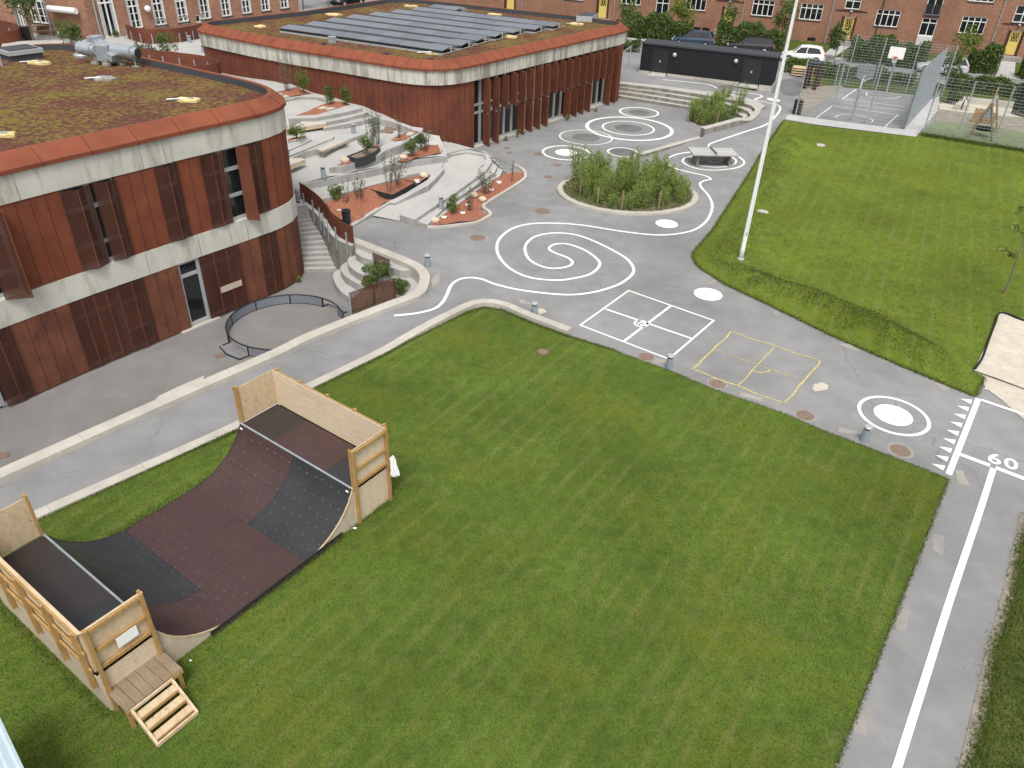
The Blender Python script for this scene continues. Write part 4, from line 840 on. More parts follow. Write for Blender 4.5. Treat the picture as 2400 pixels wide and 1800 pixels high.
def slope(name, pts, m='terrace'):                      # smooth sheet through traced points (ramps)
    w_ = np.array(T(pts)); co = np.linalg.lstsq(np.c_[np.ones(len(w_)), w_[:,:2]], w_[:,2], rcond=None)[0]; zf = lambda x, y: max(.004, float(co[0]+co[1]*x+co[2]*y)-.02)
    mb = MB(); sheet(mb, [tuple(p[:2]) for p in w_], zf, .6); return mb.build(name, M[m], ter), zf
_, zl1 = slope('ramp', z6((1010,770,.015),(1240,803,.02),(1300,712,.14),(1500,600,.2),(1700,490,.33),(1900,370,.48),(1990,290,.58),(1975,240,.62),(1820,212,.64),(1640,240,.66),(1600,345,.63),(1500,445,.55),(1375,520,.42),(1170,645,.2)))
_, zl2 = slope('ramp', z6((1640,236,.67),(1080,338,.85),(760,415,1.0),(395,492,1.12),(430,600,1.0),(560,600,1.0),(760,552,.95),(940,505,.88),(1300,410,.74),(1440,388,.7),(1600,350,.65)))
slab('planter_kerb', z6((1300,408,.84),(1440,372,.78),(1580,340,.73),(1628,352,.71),(1565,425,.66),(1490,495,.60),(1200,648,.30),(1160,645,.30),(1480,448,.62),(1508,415,.7),(1500,398,.74),(1440,384,.77)))
mb = MB(); k3 = T(z6((828,838,.1),(1000,738,.14),(1180,622,.3),(1375,505,.52))); 
strip(mb, smooth_line([Vector(p[:2]) for p in k3], .3), .1, .1, lambda x, y: zl1(x, y)*.9+.10, -.4); mb.build('planter_kerb', M['terrace'], ter)
mb = MB(); k3 = T(z6((560,595,1.1),(760,548,1.0),(940,500,.92),(1300,408,.8)))
strip(mb, smooth_line([Vector(p[:2]) for p in k3], .3), .07, .12, lambda x, y: zl2(x, y)+.06, -.4); mb.build('planter_kerb', M['terrace'], ter)
def mulch(name, pts, dz=0, m='mulch'):
    w_ = np.array(T(pts)); zf = lambda x, y: float((lambda ww: (ww*w_[:,2]).sum()/ww.sum())(1/((w_[:,0]-x)**2+(w_[:,1]-y)**2+.05)**1.8))+dz+.025*math.sin(x*5+y)*math.sin(y*4.3)
    mb = MB(); sheet(mb, [tuple(p[:2]) for p in w_], zf, .25); return tag(mb.build(name, M[m]), 'reddish bark mulch covering the planting beds', 'mulch', None, 'stuff'), zf
_, zm1 = mulch('bark_mulch', z6((832,832,.1),(1000,735,.16),(1180,618,.28),(1370,502,.5),(1490,428,.62),(1502,405,.68),(1440,392,.7),(1260,440,.76),(940,512,.85),(760,560,.92),(585,600,.95),(600,645,.75),(650,725,.5),(720,790,.28)))
# tiers of seat steps right of the lower ramp
slab('seat_step', z6((1240,750,.36),(1300,710,.40),(1480,608,.46),(1700,488,.54),(1960,330,.68),(1990,262,.74),(1965,228,.76),(1820,208,.78),(1640,236,.79),(1640,216,.8),(1830,190,.79),(2000,225,.76),(2040,290,.72),(1995,360,.66),(1745,545,.53),(1590,645,.47),(1372,792,.38)), 1.0)
slab('seat_step', z6((1372,800,.22),(1590,655,.30),(1745,553,.37),(1995,368,.49),(2040,296,.55),(2085,330,.52),(2060,385,.47),(1800,565,.35),(1620,695,.28),(1482,836,.18)), .8)
slab('seat_step', z6((1482,845,.1),(1620,703,.14),(1800,573,.2),(2060,393,.3),(2085,338,.34),(2135,362,.28),(2110,412,.22),(1900,545,.15),(1700,690,.11)), .6)
_, zm2 = mulch('bark_mulch', [(1000.5,528,.05),(1060,487,.08),(1115,447,.1),(1172,411,.12),(1200,404,.1)]+[(u, v, .06) for u, v in o1((402,330),(395,385),(175,520),(105,575),(90,600),(98,622),(140,650),(143,665),(105,677),(-40,692))]+[(1034,526,.05)])
mb = MB(); strip(mb, smooth_line(XY(FOOT[4:16]), .2), .17, 0, .11, -.2); tag(mb.build('planting_bed_kerb', M['kerb']), 'pale concrete kerb winding round the right hand mulch bed', 'kerb')
# broad steps beside the corner of the far block
OL = [(1625,226),(1740,196),(1860,176),(1990,205),(2060,272),(2110,325),(2165,385)]
for i in range(11):
    zz = .96-.085*i; W_ = lambda t: (1480+(1893-1480)*t, 68+(180-68)*t)
    a_, b_ = i/11, (i+1)/11; slab('step', z6((*W_(a_), zz), (*W_(b_), zz), (*pl(OL, b_), zz), (*pl(OL, (a_+b_)/2), zz), (*pl(OL, a_), zz)), zz+.3)
# raised layers on the slope
slab('planter_kerb', z4((805,1308,1.72),(1000,1288,1.72),(1300,1213,1.72),(1540,1118,1.72),(1640,1050,1.74),(1830,985,1.78),(2090,838,1.85),(2085,790,1.9),(2000,850,1.9),(1900,915,1.88),(1740,932,1.86),(1728,895,1.86),(1550,1010,1.8),(1540,1080,1.76),(1440,1150,1.74),(1200,1228,1.73),(1060,1258,1.72),(900,1278,1.72)), .7)
mulch('bark_mulch', z4((905,1272,1.76),(1070,1190,1.8),(1200,1140,1.8),(1400,1050,1.82),(1500,960,1.85),(1545,1000,1.82),(1555,1060,1.78),(1440,1148,1.77),(1200,1224,1.76),(1060,1254,1.76)))
bx = thing('planter_box', 'black steel planter box holding a small yew on the terrace', 'planter', tuple(G(*z4((1250,1150,1.8))[0])))
pt = z4((1062,1140,1.98),(1195,1178,1.98),(1340,1140,1.98),(1450,1090,1.98),(1538,1022,1.98),(1500,1005,1.98),(1405,1005,1.98),(1230,1075,1.98)); pw = T(pt)
cx_ = sum(p[0] for p in pw)/8; cy_ = sum(p[1] for p in pw)/8
mb = MB(); inn = [(cx_+(p[0]-cx_)*.93, cy_+(p[1]-cy_)*.93, p[2]) for p in pw]; n = 8
vs = pw+inn+[(p[0], p[1], 1.5) for p in pw]+[(p[0], p[1], 1.8) for p in inn]; fs = []
for i in range(n): j_ = (i+1)%n; fs += [(i, j_, n+j_, n+i), (i, 2*n+i, 2*n+j_, j_), (n+i, n+j_, 3*n+j_, 3*n+i)]
mb.add(vs, fs); mb.build('steel_sides', M['darkgrey'], bx); mb = MB(); mb.prism([(p[0], p[1], 1.92) for p in inn], 1.8); mb.build('soil', M['soil'], bx)
_, zm3 = mulch('bark_mulch', z6((1215,292,1.2),(1290,232,1.27),(1470,150,1.34),(1565,140,1.24),(1605,210,1.10),(1480,236,1.12),(1300,286,1.18)))
slab('planter_kerb', z6((1200,300,1.12),(1300,284,1.1),(1480,232,1.05),(1600,208,1.04),(1640,218,.98),(1640,238,.96),(1480,258,1.0),(1300,300,1.06),(1215,312,1.08)), .5)
slab('planter_kerb', z4((1690,892,1.98),(1740,855,2.0),(1985,748,2.05),(2000,715,2.1),(2155,738,2.05),(2155,795,1.95),(2095,800,1.95),(2090,785,1.97),(1985,762,2.0),(1745,870,1.96),(1730,895,1.95)), .6)
mulch('bark_mulch', z4((1700,892,1.9),(1745,866,1.92),(1985,758,1.96),(2092,790,1.94),(2000,852,1.9),(1900,908,1.88),(1742,926,1.88)))
slab('wall_bench', z4((1380,540,2.4),(1560,570,2.3),(1900,680,2.15),(2000,715,2.1),(1985,750,2.1),(1915,722,2.15),(1700,640,2.25),(1480,595,2.36)), .6)
slab('seat_step', z4((720,745,2.2),(1000,690,2.22),(1440,600,2.26),(1480,590,2.28),(1385,540,2.3),(760,685,2.24)), .5)
slab('seat_step', z4((400,660,2.44),(760,655,2.42),(1000,610,2.44),(1385,512,2.5),(1285,462,2.55),(900,555,2.5),(400,645,2.48)), .6)
slab('seat_step', z4((220,600,2.66),(600,595,2.64),(1000,520,2.68),(1283,452,2.72),(1180,402,2.76),(1105,405,2.76),(900,465,2.72),(620,548,2.68),(300,570,2.68),(220,578,2.68)), .7)
mulch('bark_mulch', z4((310,565,2.68),(765,378,2.74),(900,350,2.76),(1000,355,2.76),(1115,397,2.76),(900,462,2.72),(620,546,2.68)))
for pts in (z4((640,452,2.74),(720,420,2.76),(800,435,2.76),(700,465,2.74)), z4((750,462,2.75),(840,433,2.76),(900,448,2.76),(800,478,2.75)), z4((1910,828,1.98),(1955,790,2.0),(2040,800,2.0),(1985,840,1.97)), z4((15,255,2.82),(90,230,2.84),(150,252,2.83),(60,278,2.81)), z4((85,290,2.8),(170,260,2.82),(235,276,2.82),(125,305,2.8))):
    slab('stepping_stone', pts, .12, 'kerb')
slab('planter_kerb', z4((90,318,2.72),(400,262,2.74),(560,235,2.76),(800,290,2.7),(760,318,2.66),(640,290,2.68),(400,285,2.68),(100,350,2.66)), .4)
mulch('bark_mulch', z4((0,240,2.8),(130,215,2.82),(350,150,2.85),(545,235,2.8),(400,260,2.77),(90,312,2.75),(-60,300,2.76)))
slab('planter_kerb', z4((0,225,2.86),(140,196,2.88),(350,140,2.92),(235,95,2.95),(140,150,2.92),(0,190,2.88)), .4)
slab('seat_step', z4((215,945,2.22),(420,890,2.22),(480,845,2.24),(545,850,2.22),(560,900,2.18),(430,970,2.14),(240,1052,2.1),(215,1045,2.1)), .5)
mulch('bark_mulch', z4((210,935,2.3),(215,900,2.3),(300,870,2.3),(430,852,2.3),(485,852,2.28),(470,870,2.27),(420,886,2.26)))
slab('seat_step', z4((240,1070,2.06),(430,985,2.08),(560,915,2.1),(700,870,1.98),(860,825,2.14),(880,850,2.1),(860,885,2.05),(600,990,2.0),(240,1135,1.95)), .5)
slab('seat_step', z4((245,1180,1.9),(450,1080,1.92),(640,1040,1.94),(700,1075,1.93),(1090,900,2.0),(1340,815,2.06),(1358,775,2.08),(1250,770,2.06),(1000,840,2.0),(870,900,1.97),(600,1010,1.93),(240,1160,1.9)), .4)
def deck(pts, depth, label):
    w_ = T(pts); t_ = thing('deck_bench', label, 'bench', w_[0]); mb = MB(); mb.prism(w_, [p[2]-.07 for p in w_]); mb.build('seat', M['deck'], t_)
    c_ = (sum(p[0] for p in w_)/len(w_), sum(p[1] for p in w_)/len(w_)); mb = MB(); mb.prism([(c_[0]+(p[0]-c_[0])*.985, c_[1]+(p[1]-c_[1])*.97, p[2]-.07) for p in w_], [p[2]-depth for p in w_]); mb.build('frame', M['ply'], t_); return t_
deck(z4((150,765,2.40),(400,655,2.46),(640,635,2.44),(762,655,2.42),(765,668,2.40)), .22, 'long wooden deck bench under the seat steps, topmost of three')
deck(z4((635,1042,2.06),(712,1064,2.04),(1088,905,2.1),(870,928,1.98)), .13, 'slim wooden deck bench in the middle of the terrace')
deck(z4((200,1290,1.92),(465,1186,1.94),(400,1170,1.96),(240,1174,1.94)), .24, 'wooden deck bench partly hidden behind the rounded rusty corner')
# wedge shaped black steel edging in the lower bed
wd = thing('bed_edging', 'black steel edging forming a raised triangle in the lower mulch bed', 'edging', tuple(G(*z6((1180,600,.5))[0])))
A_ = G(*z6((940,522,.86))[0]); B_ = G(*z6((1180,610,.34))[0]); C_ = G(*z6((1378,497,.52))[0]); D_ = G(*z6((1265,452,.76))[0])
mb = MB()
for (p, hp_), (q_, hq) in (((A_, .04), (B_, .2)), ((B_, .2), (C_, .18)), ((C_, .18), (D_, .06))):
    d = Vector((q_[0]-p[0], q_[1]-p[1])).normalized()*.0; nrm = Vector((-(q_[1]-p[1]), q_[0]-p[0])).normalized()*.02
    vs = [(p[0]+s*nrm.x, p[1]+s*nrm.y, p[2]-.1 if k_ == 0 else p[2]+hp_) for s in (-1, 1) for k_ in (0, 1)]+[(q_[0]+s*nrm.x, q_[1]+s*nrm.y, q_[2]-.1 if k_ == 0 else q_[2]+hq) for s in (-1, 1) for k_ in (0, 1)]
    mb.add(vs, [(0,1,5,4),(2,6,7,3),(1,3,7,5),(0,2,3,1),(4,5,7,6)])
mb.build('steel_plate', M['blackmetal'], wd)
mb = MB(); mb.add([(A_[0],A_[1],A_[2]+.03),(B_[0],B_[1],B_[2]+.16),(C_[0],C_[1],C_[2]+.14),(D_[0],D_[1],D_[2]+.05)], [(0,1,2,3)]); tag(mb.build('bark_mulch', M['mulch']), 'reddish bark mulch covering the planting beds', 'mulch', None, 'stuff')
# ---------------------------------------------------------------- stair down to the courtyard and the curved screen
SL = [(445,1225),(420,1060),(405,900),(393,760),(385,655)]; SR = [(716,1212),(697,1100),(664,980),(612,860),(540,770),(470,700),(400,640)]
st = thing('stairway', 'concrete stair curving down beside the nearer block to the courtyard', 'stair', (-10, 34, -1.45)); NS = 15
for i in range(NS):
    t0, t1 = i/NS, (i+1.35)/NS; zz = -1.45+.16*(i+1); a_, b_, c_, d__ = pl(SL, t0), pl(SR, t0), pl(SR, min(1, t1)), pl(SL, min(1, t1))
    w_ = T(z6((a_[0]-45, a_[1]-4, zz), (b_[0]+14, b_[1], zz), (c_[0]+14, c_[1], zz), (d__[0]-45, d__[1]-4, zz))); mb = MB(); mb.prism(w_, -1.6); mb.build('step', M['terrace'], st)
SB = z6((392,615,.98),(430,640,.90),(490,682,.80),(560,738,.66),(620,812,.5),(672,892,.36),(730,950,.25),(785,978,.18),(848,1004,.14))
sbw = T(SB); zs_ = lambda x, y: (lambda i: sbw[i][2])(min(range(len(sbw)), key=lambda i: (sbw[i][0]-x)**2+(sbw[i][1]-y)**2))
line3 = smooth_line([Vector(p) for p in sbw], .2)
mb = MB(); n = len(line3); L_ = []; 
for i, p in enumerate(line3):
    d = line3[min(i+1, n-1)]-line3[max(i-1, 0)]; nn = Vector((-d.y, d.x, 0)).normalized(); L_.append((p, nn))
vs = []
for p, nn in L_: vs += [tuple(p+nn*.02), tuple(p-nn*.22), (p.x+nn.x*.02, p.y+nn.y*.02, -1.6), (p.x-nn.x*.22, p.y-nn.y*.22, -1.6)]
fs = []
for i in range(n-1): a_ = 4*i; b_ = a_+4; fs += [(a_,b_,b_+1,a_+1),(a_,a_+2,b_+2,b_),(a_+1,b_+1,b_+3,a_+3)]
fs += [(0,1,3,2),(4*n-4,4*n-2,4*n-1,4*n-3)]; mb.add(vs, fs); tag(mb.build('retaining_wall', M['concrete']), 'grey concrete retaining wall under the curved rusty screen', 'wall')
def slatmat(base):
    m = M[base].copy(); m.name = 'slatted_corten'; t, b = nodes(m); g = t.nodes.new('ShaderNodeNewGeometry'); sp2 = t.nodes.new('ShaderNodeSeparateXYZ'); t.links.new(g.outputs['Position'], sp2.inputs[0])
    overlay(m, rampf(t, mathn(t, 'FRACT', mathn(t, 'MULTIPLY', sp2.outputs['Z'], 18)), .55, .7, 0, .75), (.03,.012,.008)); return m
M['slat'] = slatmat('rust_fin')
def curved_screen(name, label, line, h, posts, side=-1, pdrop=.5):
    root = thing(name, label, 'screen', tuple(line[0])); mb = MB(); n = len(line); vs = []
    for i, p in enumerate(line):
        d = line[min(i+1, n-1)]-line[max(i-1, 0)]; nn = Vector((-d.y, d.x, 0)).normalized()
        for s in (-.015, .015): vs += [(p.x+nn.x*s, p.y+nn.y*s, p.z+.03), (p.x+nn.x*s, p.y+nn.y*s, p.z+h)]
    fs = []
    for i in range(n-1): a_ = 4*i; b_ = a_+4; fs += [(a_,b_,b_+1,a_+1),(a_+2,a_+3,b_+3,b_+2),(a_+1,b_+1,b_+3,a_+3)]
    fs += [(0,1,3,2),(4*n-4,4*n-2,4*n-1,4*n-3)]; mb.add(vs, fs); mb.build('screen_panel', M['slat'], root)
    mb = MB(); mb.tube([Vector((p.x, p.y, p.z+h)) for p in line], .02, 6); mb.build('top_rail', M['rust_edge'], root)
    for k_ in range(posts):
        i = int((n-1)*(k_+.12)/(posts-.76)); i = min(n-1, i); p = line[i]; d = line[min(i+1, n-1)]-line[max(i-1, 0)]; nn = Vector((-d.y, d.x, 0)).normalized()*side
        mb = MB(); mb.box((p.x+nn.x*.27, p.y+nn.y*.27, p.z-pdrop+(h*.72+pdrop)/2), (.06,.05,h*.72+pdrop), math.atan2(d.y, d.x)); mb.build('post', M['steelblue'], root)
    return root
curved_screen('corten_screen', 'curving rusty slatted screen on grey posts above the stair', line3, .84, 8)
# ---------------------------------------------------------------- curved seat steps down to the courtyard
am = thing('courtyard_steps', 'curved concrete seat steps leading down to the sunken courtyard', 'steps', (-6, 30, -1.45))
slab('seat_step', z5((1400,1060,-1.1),(1000,960,-1.1),(735,975,-1.1),(600,872,-1.1),(525,765,-1.1),(490,660,-1.1),(515,595,-1.1),(570,562,-1.1),(700,540,-1.1),(1100,700,-1.1)), .6, parent=am)
slab('seat_step', z5((1350,960,-.75),(990,835,-.75),(900,790,-.75),(800,742,-.75),(660,652,-.75),(608,575,-.75),(597,530,-.75),(640,482,-.75),(700,452,-.75),(900,420,-.75),(1250,640,-.75)), .7, parent=am)
slab('seat_step', z5((1420,745,-.4),(1605,748,-.4),(1618,800,-.4),(1560,880,-.4),(1400,940,-.5),(1760,900,-.4),(1790,720,-.4),(1640,560,-.4),(1100,330,-.4),(790,340,-.4),(720,390,-.4),(703,440,-.4),(730,520,-.4),(835,602,-.4),(1060,690,-.4),(1400,740,-.4)), .9, parent=am)
slab('seat_step', z5((815,303,-.05),(835,335,-.05),(905,380,-.05),(1060,432,-.05),(1330,530,-.05),(1450,572,-.05),(1550,582,-.05),(1640,572,-.05),(1500,480,-.05),(1150,330,-.05),(860,250,-.05)), .8, parent=am)
mb = MB(); mb.prism(T(z5((985,800,-.55),(1400,760,-.55),(1605,760,-.55),(1600,840,-.55),(1480,930,-.55),(1000,1080,-.55),(760,1170,-.55),(740,1000,-.55))), -1.3); tag(mb.build('planting_soil', M['soil']), kind='structure')
def lattice(name, label, a, b, h, posts):
    a, b = Vector(a), Vector(b); root = thing(name, label, 'lattice fence', tuple(a)); L = (Vector((b.x-a.x, b.y-a.y, 0))).length; mb = MB(); up = Vector((0,0,h))
    for k_ in range(19): z_ = up*(k_/18); mb.beam(a+z_, b+z_, .03, .012)
    n = int(L/.075)
    for k_ in range(n+1): p = a.lerp(b, k_/n); mb.beam(p, p+up, .028, .012, up=(b-a).normalized())
    mb.build('grating', M['rust_screen'], root)
    for t_, dr in posts: p = a.lerp(b, t_); mb = MB(); mb.beam(p-Vector((0,0,dr)), p+up*.93, .06, .06); mb.build('post', M['steelblue'] if dr > .2 else M['rust_screen'], root)
    return root
lattice('lattice_fence', 'rusty lattice fence in front, on the kerb beside the courtyard steps', G(*z5((755,1178,-.05))[0]), G(*z5((1392,955,-.05))[0]), .84, [(0,1.4),(.52,.05),(1,.05)])
lattice('lattice_fence', 'shorter rusty lattice fence standing on the courtyard seat steps', G(*z5((1085,580,-.4))[0]), G(*z5((1322,685,-.4))[0]), .86, [(0,.5),(1,.5)])
# white covering on the wall below the screen
mb = MB(); a_ = T(z5((630,255,.0),(700,275,.0))); mb.add([(a_[0][0]-.02,a_[0][1]-.06,-.05),(a_[1][0]-.02,a_[1][1]-.06,-.12),(a_[1][0]-.05,a_[1][1]-.14,-.9),(a_[0][0]+.05,a_[0][1]-.2,-1.0)], [(0,3,2,1)]); 
# ---------------------------------------------------------------- round ball cage in the courtyard
cc_ = (-9.3, 26.85); RR = 2.3; zb_ = -1.45; zt_ = -1.02
pan = thing('ball_cage', 'low round black mesh ball cage in the courtyard', 'ball cage', (*cc_, zb_))
def ang(p): return math.atan2(p[1]-cc_[1], p[0]-cc_[0])
g1 = (ang((-11.3,25.6)), ang((-10.1,24.9))); g2 = (ang((-8.3,28.9)), ang((-7.45,28.2)))
M['cage_net'] = mat('cage_net', (.17,.185,.21), .7, .12, 8, fine=.2)
def arc(a0, a1, n): return [a0+(a1-a0)*i/n for i in range(n+1)]
def cage_panel(a0, a1):
    P_ = [(cc_[0]+RR*math.cos(a), cc_[1]+RR*math.sin(a)) for a in arc(a0, a1, 6)]; mb = MB(); strip(mb, [Vector(p) for p in P_], .012, .012, zt_, zb_+.03); o = mb.build('side_panel', M['cage_net'], pan)
    e = MB(); e.tube([(x, y, zt_) for x, y in P_], .028, 6); e.tube([(x, y, zb_+.03) for x, y in P_], .02, 6); e.tube([(*P_[0], zb_), (*P_[0], zt_)], .035, 6); attach(o, e, M['blackmetal'])
A0 = g1[1]; A1 = g2[1]; s_ = (A1-A0)
for i in range(4): cage_panel(A0+s_*i/4, A0+s_*(i+1)/4)
A0 = g2[0]; A1 = g1[0] if g1[0] > A0 else g1[0]+2*math.pi
for i in range(4): cage_panel(A0+(A1-A0)*i/4, A0+(A1-A0)*(i+1)/4)
for (a0, a1) in (g1, g2):
    if a1 < a0: a0, a1 = a1, a0
    P_ = [Vector((cc_[0]+RR*math.cos(a), cc_[1]+RR*math.sin(a), 0)) for a in arc(a0, a1, 8)]; mid = (P_[0]+P_[-1])/2; od = (mid-Vector((*cc_, 0))).normalized()
    Z = lambda p, z: (p.x, p.y, z)
    mb = MB(); mb.tube([Z(p, zt_) for p in P_], .03, 6); q0 = P_[0]+od*.42; q1_ = P_[-1]+od*.42
    for p in (P_[0], P_[-1]): mb.tube([Z(p, zb_), Z(p, zt_)], .035, 6)
    mb.tube([Z(P_[0], zb_+.02), Z(q0, zb_+.02), Z((q0+q1_)/2+od*.14, zb_+.02), Z(q1_, zb_+.02), Z(P_[-1], zb_+.02)], .028, 6); gl = mb.build('goal_frame', M['blackmetal'], pan)
    mb = MB(); m2 = (q0+q1_)/2
    r = random.Random(3); outer = [P_[0]+od*.1, q0, m2+od*.12, q1_, P_[-1]+od*.1]; innr = [P_[-1]+od*.2, q1_-od*.14, m2-od*.08, q0-od*.1, P_[0]+od*.22]
    mb.add([Z(p, zb_+.05+.03*r.random()) for p in outer+innr], [(0,1,8,9),(1,2,7,8),(2,3,6,7),(3,4,5,6)]); mb.build('goal_net', M['cage_net'], gl)
p = G(516, 834, -1.45); mb = MB(); mb.box((p[0], p[1], -1.44), (.34,.3,.03), .6)
for k_ in range(5): mb.box((p[0]-.12+.06*k_, p[1], -1.422), (.02,.26,.012), .6)
tag(mb.build('drain_grate', M['manhole']), 'rusty square drain grate beside the ball cage', 'drain')
p = G(8, 1068, -1.45); mb = MB(); mb.box((p[0], p[1], -1.44), (.34,.3,.03), .6)
for k_ in range(5): mb.box((p[0]-.12+.06*k_, p[1], -1.422), (.02,.26,.012), .6)
tag(mb.build('drain_grate', M['manhole']), 'rusty square drain grate at the left edge of the courtyard', 'drain')
# ---------------------------------------------------------------- seat steps behind the plaza
ps = thing('plaza_steps', 'four long concrete seat steps curving behind the ringed plaza', 'steps', (10, 63, 0))
rows = [(0, [(225,268),(600,330),(1000,392),(1250,430),(1420,500),(1500,500),(1480,475),(1440,455)]), (1, [(225,235),(600,292),(1000,358),(1250,395),(1450,440),(1545,480),(1590,475),(1590,455),(1560,430),(1460,398)]), (2, [(225,190),(600,240),(1000,300),(1250,340),(1450,385),(1580,420),(1640,440),(1648,425),(1620,395),(1540,355)]), (3, [(228,145),(600,190),(1000,248),(1250,285),(1450,325),(1600,370),(1695,405),(1720,400)])]
frontl = [[(225,268),(600,328),(1000,392),(1200,425),(1330,460),(1400,500),(1420,540)], [(222,228),(600,285),(1000,350),(1250,395),(1420,440),(1510,490),(1500,525)], [(224,182),(600,232),(1000,295),(1250,340),(1440,385),(1560,430),(1590,475),(1560,505)], [(227,140),(600,182),(1000,240),(1250,280),(1450,320),(1600,370),(1648,420),(1630,455)], [(229,103),(600,145),(1000,195),(1250,222),(1400,245),(1560,285),(1660,330),(1700,370)]]
back = [(1740,350),(1700,318),(1620,280),(1440,232),(1200,205),(1000,180),(600,128),(229,90)]
for i in range(4):
    zz = .235*(i+1)-.02; fl = [(u, v, zz) for u, v in o14(*[(x, y-0) for x, y in frontl[i+1 if i == 3 else i+1]])] if False else [(u, v, zz) for u, v in o14(*[(x, y) for x, y in [(fx, fy-(28,34,31,26)[i]) if True else 0 for fx, fy in frontl[i]]])]
    bk = [(u, v, zz) for u, v in o14(*back)]; mb = MB(); mb.prism([p for p in T(fl+bk)], -.2); mb.build('seat_step', M['concrete'], ps)
# ================================================================ wooden skate ramp on the near lawn (local x: along, y: right to left, z up)
RA = math.radians(55.1)
sr = thing('skate_ramp', 'wooden half pipe skate ramp with plywood guard walls on the near lawn', 'skate ramp', (-7.76, 8.85, .05), RA)
LX, WY_, HP, R0 = 8.0, 4.42, 1.2, 2.0; X0, X1 = 1.25, 6.72; RUN = math.sqrt(2*R0*HP-HP*HP)
def prof(s):                                           # height of the riding surface at x
    if s < X0+RUN: d = X0+RUN-s
    elif s > X1-RUN: d = s-(X1-RUN)
    else: d = 0
    return R0-math.sqrt(max(0, R0*R0-d*d))+.03
def lb(name, mb, m, bevel=0, parent=sr): return mb.build(name, M[m], parent, local=True, bevel=bevel)
def curve_panel(xa, xb, ya, yb, m, th=.02, name='surface_panel'):
    n = 18; xs = [xa+(xb-xa)*i/n for i in range(n+1)]; vs = []
    for x in xs: z = prof(x); vs += [(x, ya, z), (x, yb, z), (x, ya, z-th), (x, yb, z-th)]
    fs = []
    for i in range(n): a = 4*i; b = a+4; fs += [(a,b,b+1,a+1), (a+2,a+3,b+3,b+2), (a,a+2,b+2,b), (a+1,b+1,b+3,a+3)]
    fs += [(0,1,3,2),(4*n,4*n+2,4*n+3,4*n+1)]
    mb = MB(); mb.add(vs, fs); o = lb(name, mb, m)
    d = MB(); sx_ = .26
    for i in range(int((xb-xa)/sx_)+1):
        for j in range(int((yb-ya)/.31)+1):
            x = xa+.05+i*sx_+rnd.uniform(-.02,.02); y = ya+.06+j*.31+(.12 if i % 2 else 0)+rnd.uniform(-.03,.03)
            if x > xb-.03 or y > yb-.03: continue
            z = prof(x)+.003; z2 = prof(x+.014)+.003; d.add([(x-.007, y-.007, z), (x+.007, y-.007, z2), (x+.007, y+.007, z2), (x-.007, y+.007, z)], [(0,1,2,3)])
    if xa < X0+RUN-.1 or xb > X1-RUN+.1:
        me = o.data; me.materials.append(M['alu']); bm = bmesh.new(); bm.from_mesh(me); vv = [bm.verts.new(v) for v in d.v]
        for f in d.f: bm.faces.new([vv[i] for i in f]).material_index = 1
        bm.to_mesh(me); bm.free()
    return o
f0, f1 = X0+RUN-.15, X1-RUN+.1
curve_panel(f1+.004, X1, .0, 2.2, 'phen_black'); curve_panel(f1+.004, X1, 2.204, WY_, 'phen_brown')
for ya, yb in ((0,1.3),(1.304,2.6),(2.604,WY_)): curve_panel(f0+.004, (f0+f1)/2, ya, yb, 'phen_brown'); curve_panel((f0+f1)/2+.004, f1, ya, yb, 'phen_brown')
curve_panel(X0, f0, 1.25, WY_, 'phen_black'); curve_panel(X0, f0, 0, 1.246, 'phen_brown')
for xs in (X0+.62, X1-.7):
    mb = MB()
    for y in np.arange(.02, WY_, .2): mb.box((xs, y+.1, prof(xs)+.002), (.006, .2, .003))
    lb('surface_joint', mb, 'blackmetal')
for x, nm in ((X0, 'coping'), (X1, 'coping')): mb = MB(); mb.tube([(x+(.0 if x > 3 else .0), -.03, HP+.02), (x, WY_+.03, HP+.02)], .028, 10); lb(nm, mb, 'mesh')
for y in (.12, WY_-.1): mb = MB(); mb.tube([(X1-.07, y, HP-.07), (X1-.10, y, HP-.085)], .045, 12); lb('sticker', mb, 'white')
for (xa, xb, ya, yb, m) in ((X1+.03, LX-.02, .02, 1.05, 'phen_black'), (X1+.03, LX-.02, 1.054, 3.1, 'phen_brown'), (X1+.03, LX-.02, 3.104, WY_-.02, 'phen_mix'), (.02, X0-.03, .02, 1.5, 'phen_black'), (.02, X0-.03, 1.504, WY_-.02, 'phen_mix')):
    mb = MB(); mb.box(((xa+xb)/2, (ya+yb)/2, HP-.015), (xb-xa, yb-ya, .05)); lb('deck', mb, m)
for y in (0, WY_):                                      # curved sides
    n = 30; xs = [X0+(X1-X0)*i/n for i in range(n+1)]; sgn = -1 if y == 0 else 1; vs = []
    for x in xs: vs += [(x, y+sgn*.004, prof(x)-.022), (x, y+sgn*.004, -.03), (x, y-sgn*.02, prof(x)-.022), (x, y-sgn*.02, -.03)]
    fs = []
    for i in range(n): a = 4*i; b = a+4; fs += [(a,a+1,b+1,b),(a+2,b+2,b+3,a+3),(a,b,b+2,a+2)]
    mb = MB(); mb.add(vs, fs); lb('side_panel', mb, 'ply_weather')
    mb = MB(); n = 30
    for i in range(n):
        xa, xb = xs[i], xs[i+1]; mb.beam((xa, y+sgn*.012, prof(xa)-.012), (xb, y+sgn*.012, prof(xb)-.012), .03, .03)
    lb('edge_trim', mb, 'ply' if y == 0 else 'phen_mix')
mb = MB(); mb.box((4.25, -.03, .05), (3.9, .02, .16)); mb.box((4.25, -.06, .0), (3.9, .08, .03)); lb('ground_membrane', mb, 'phen_mix')
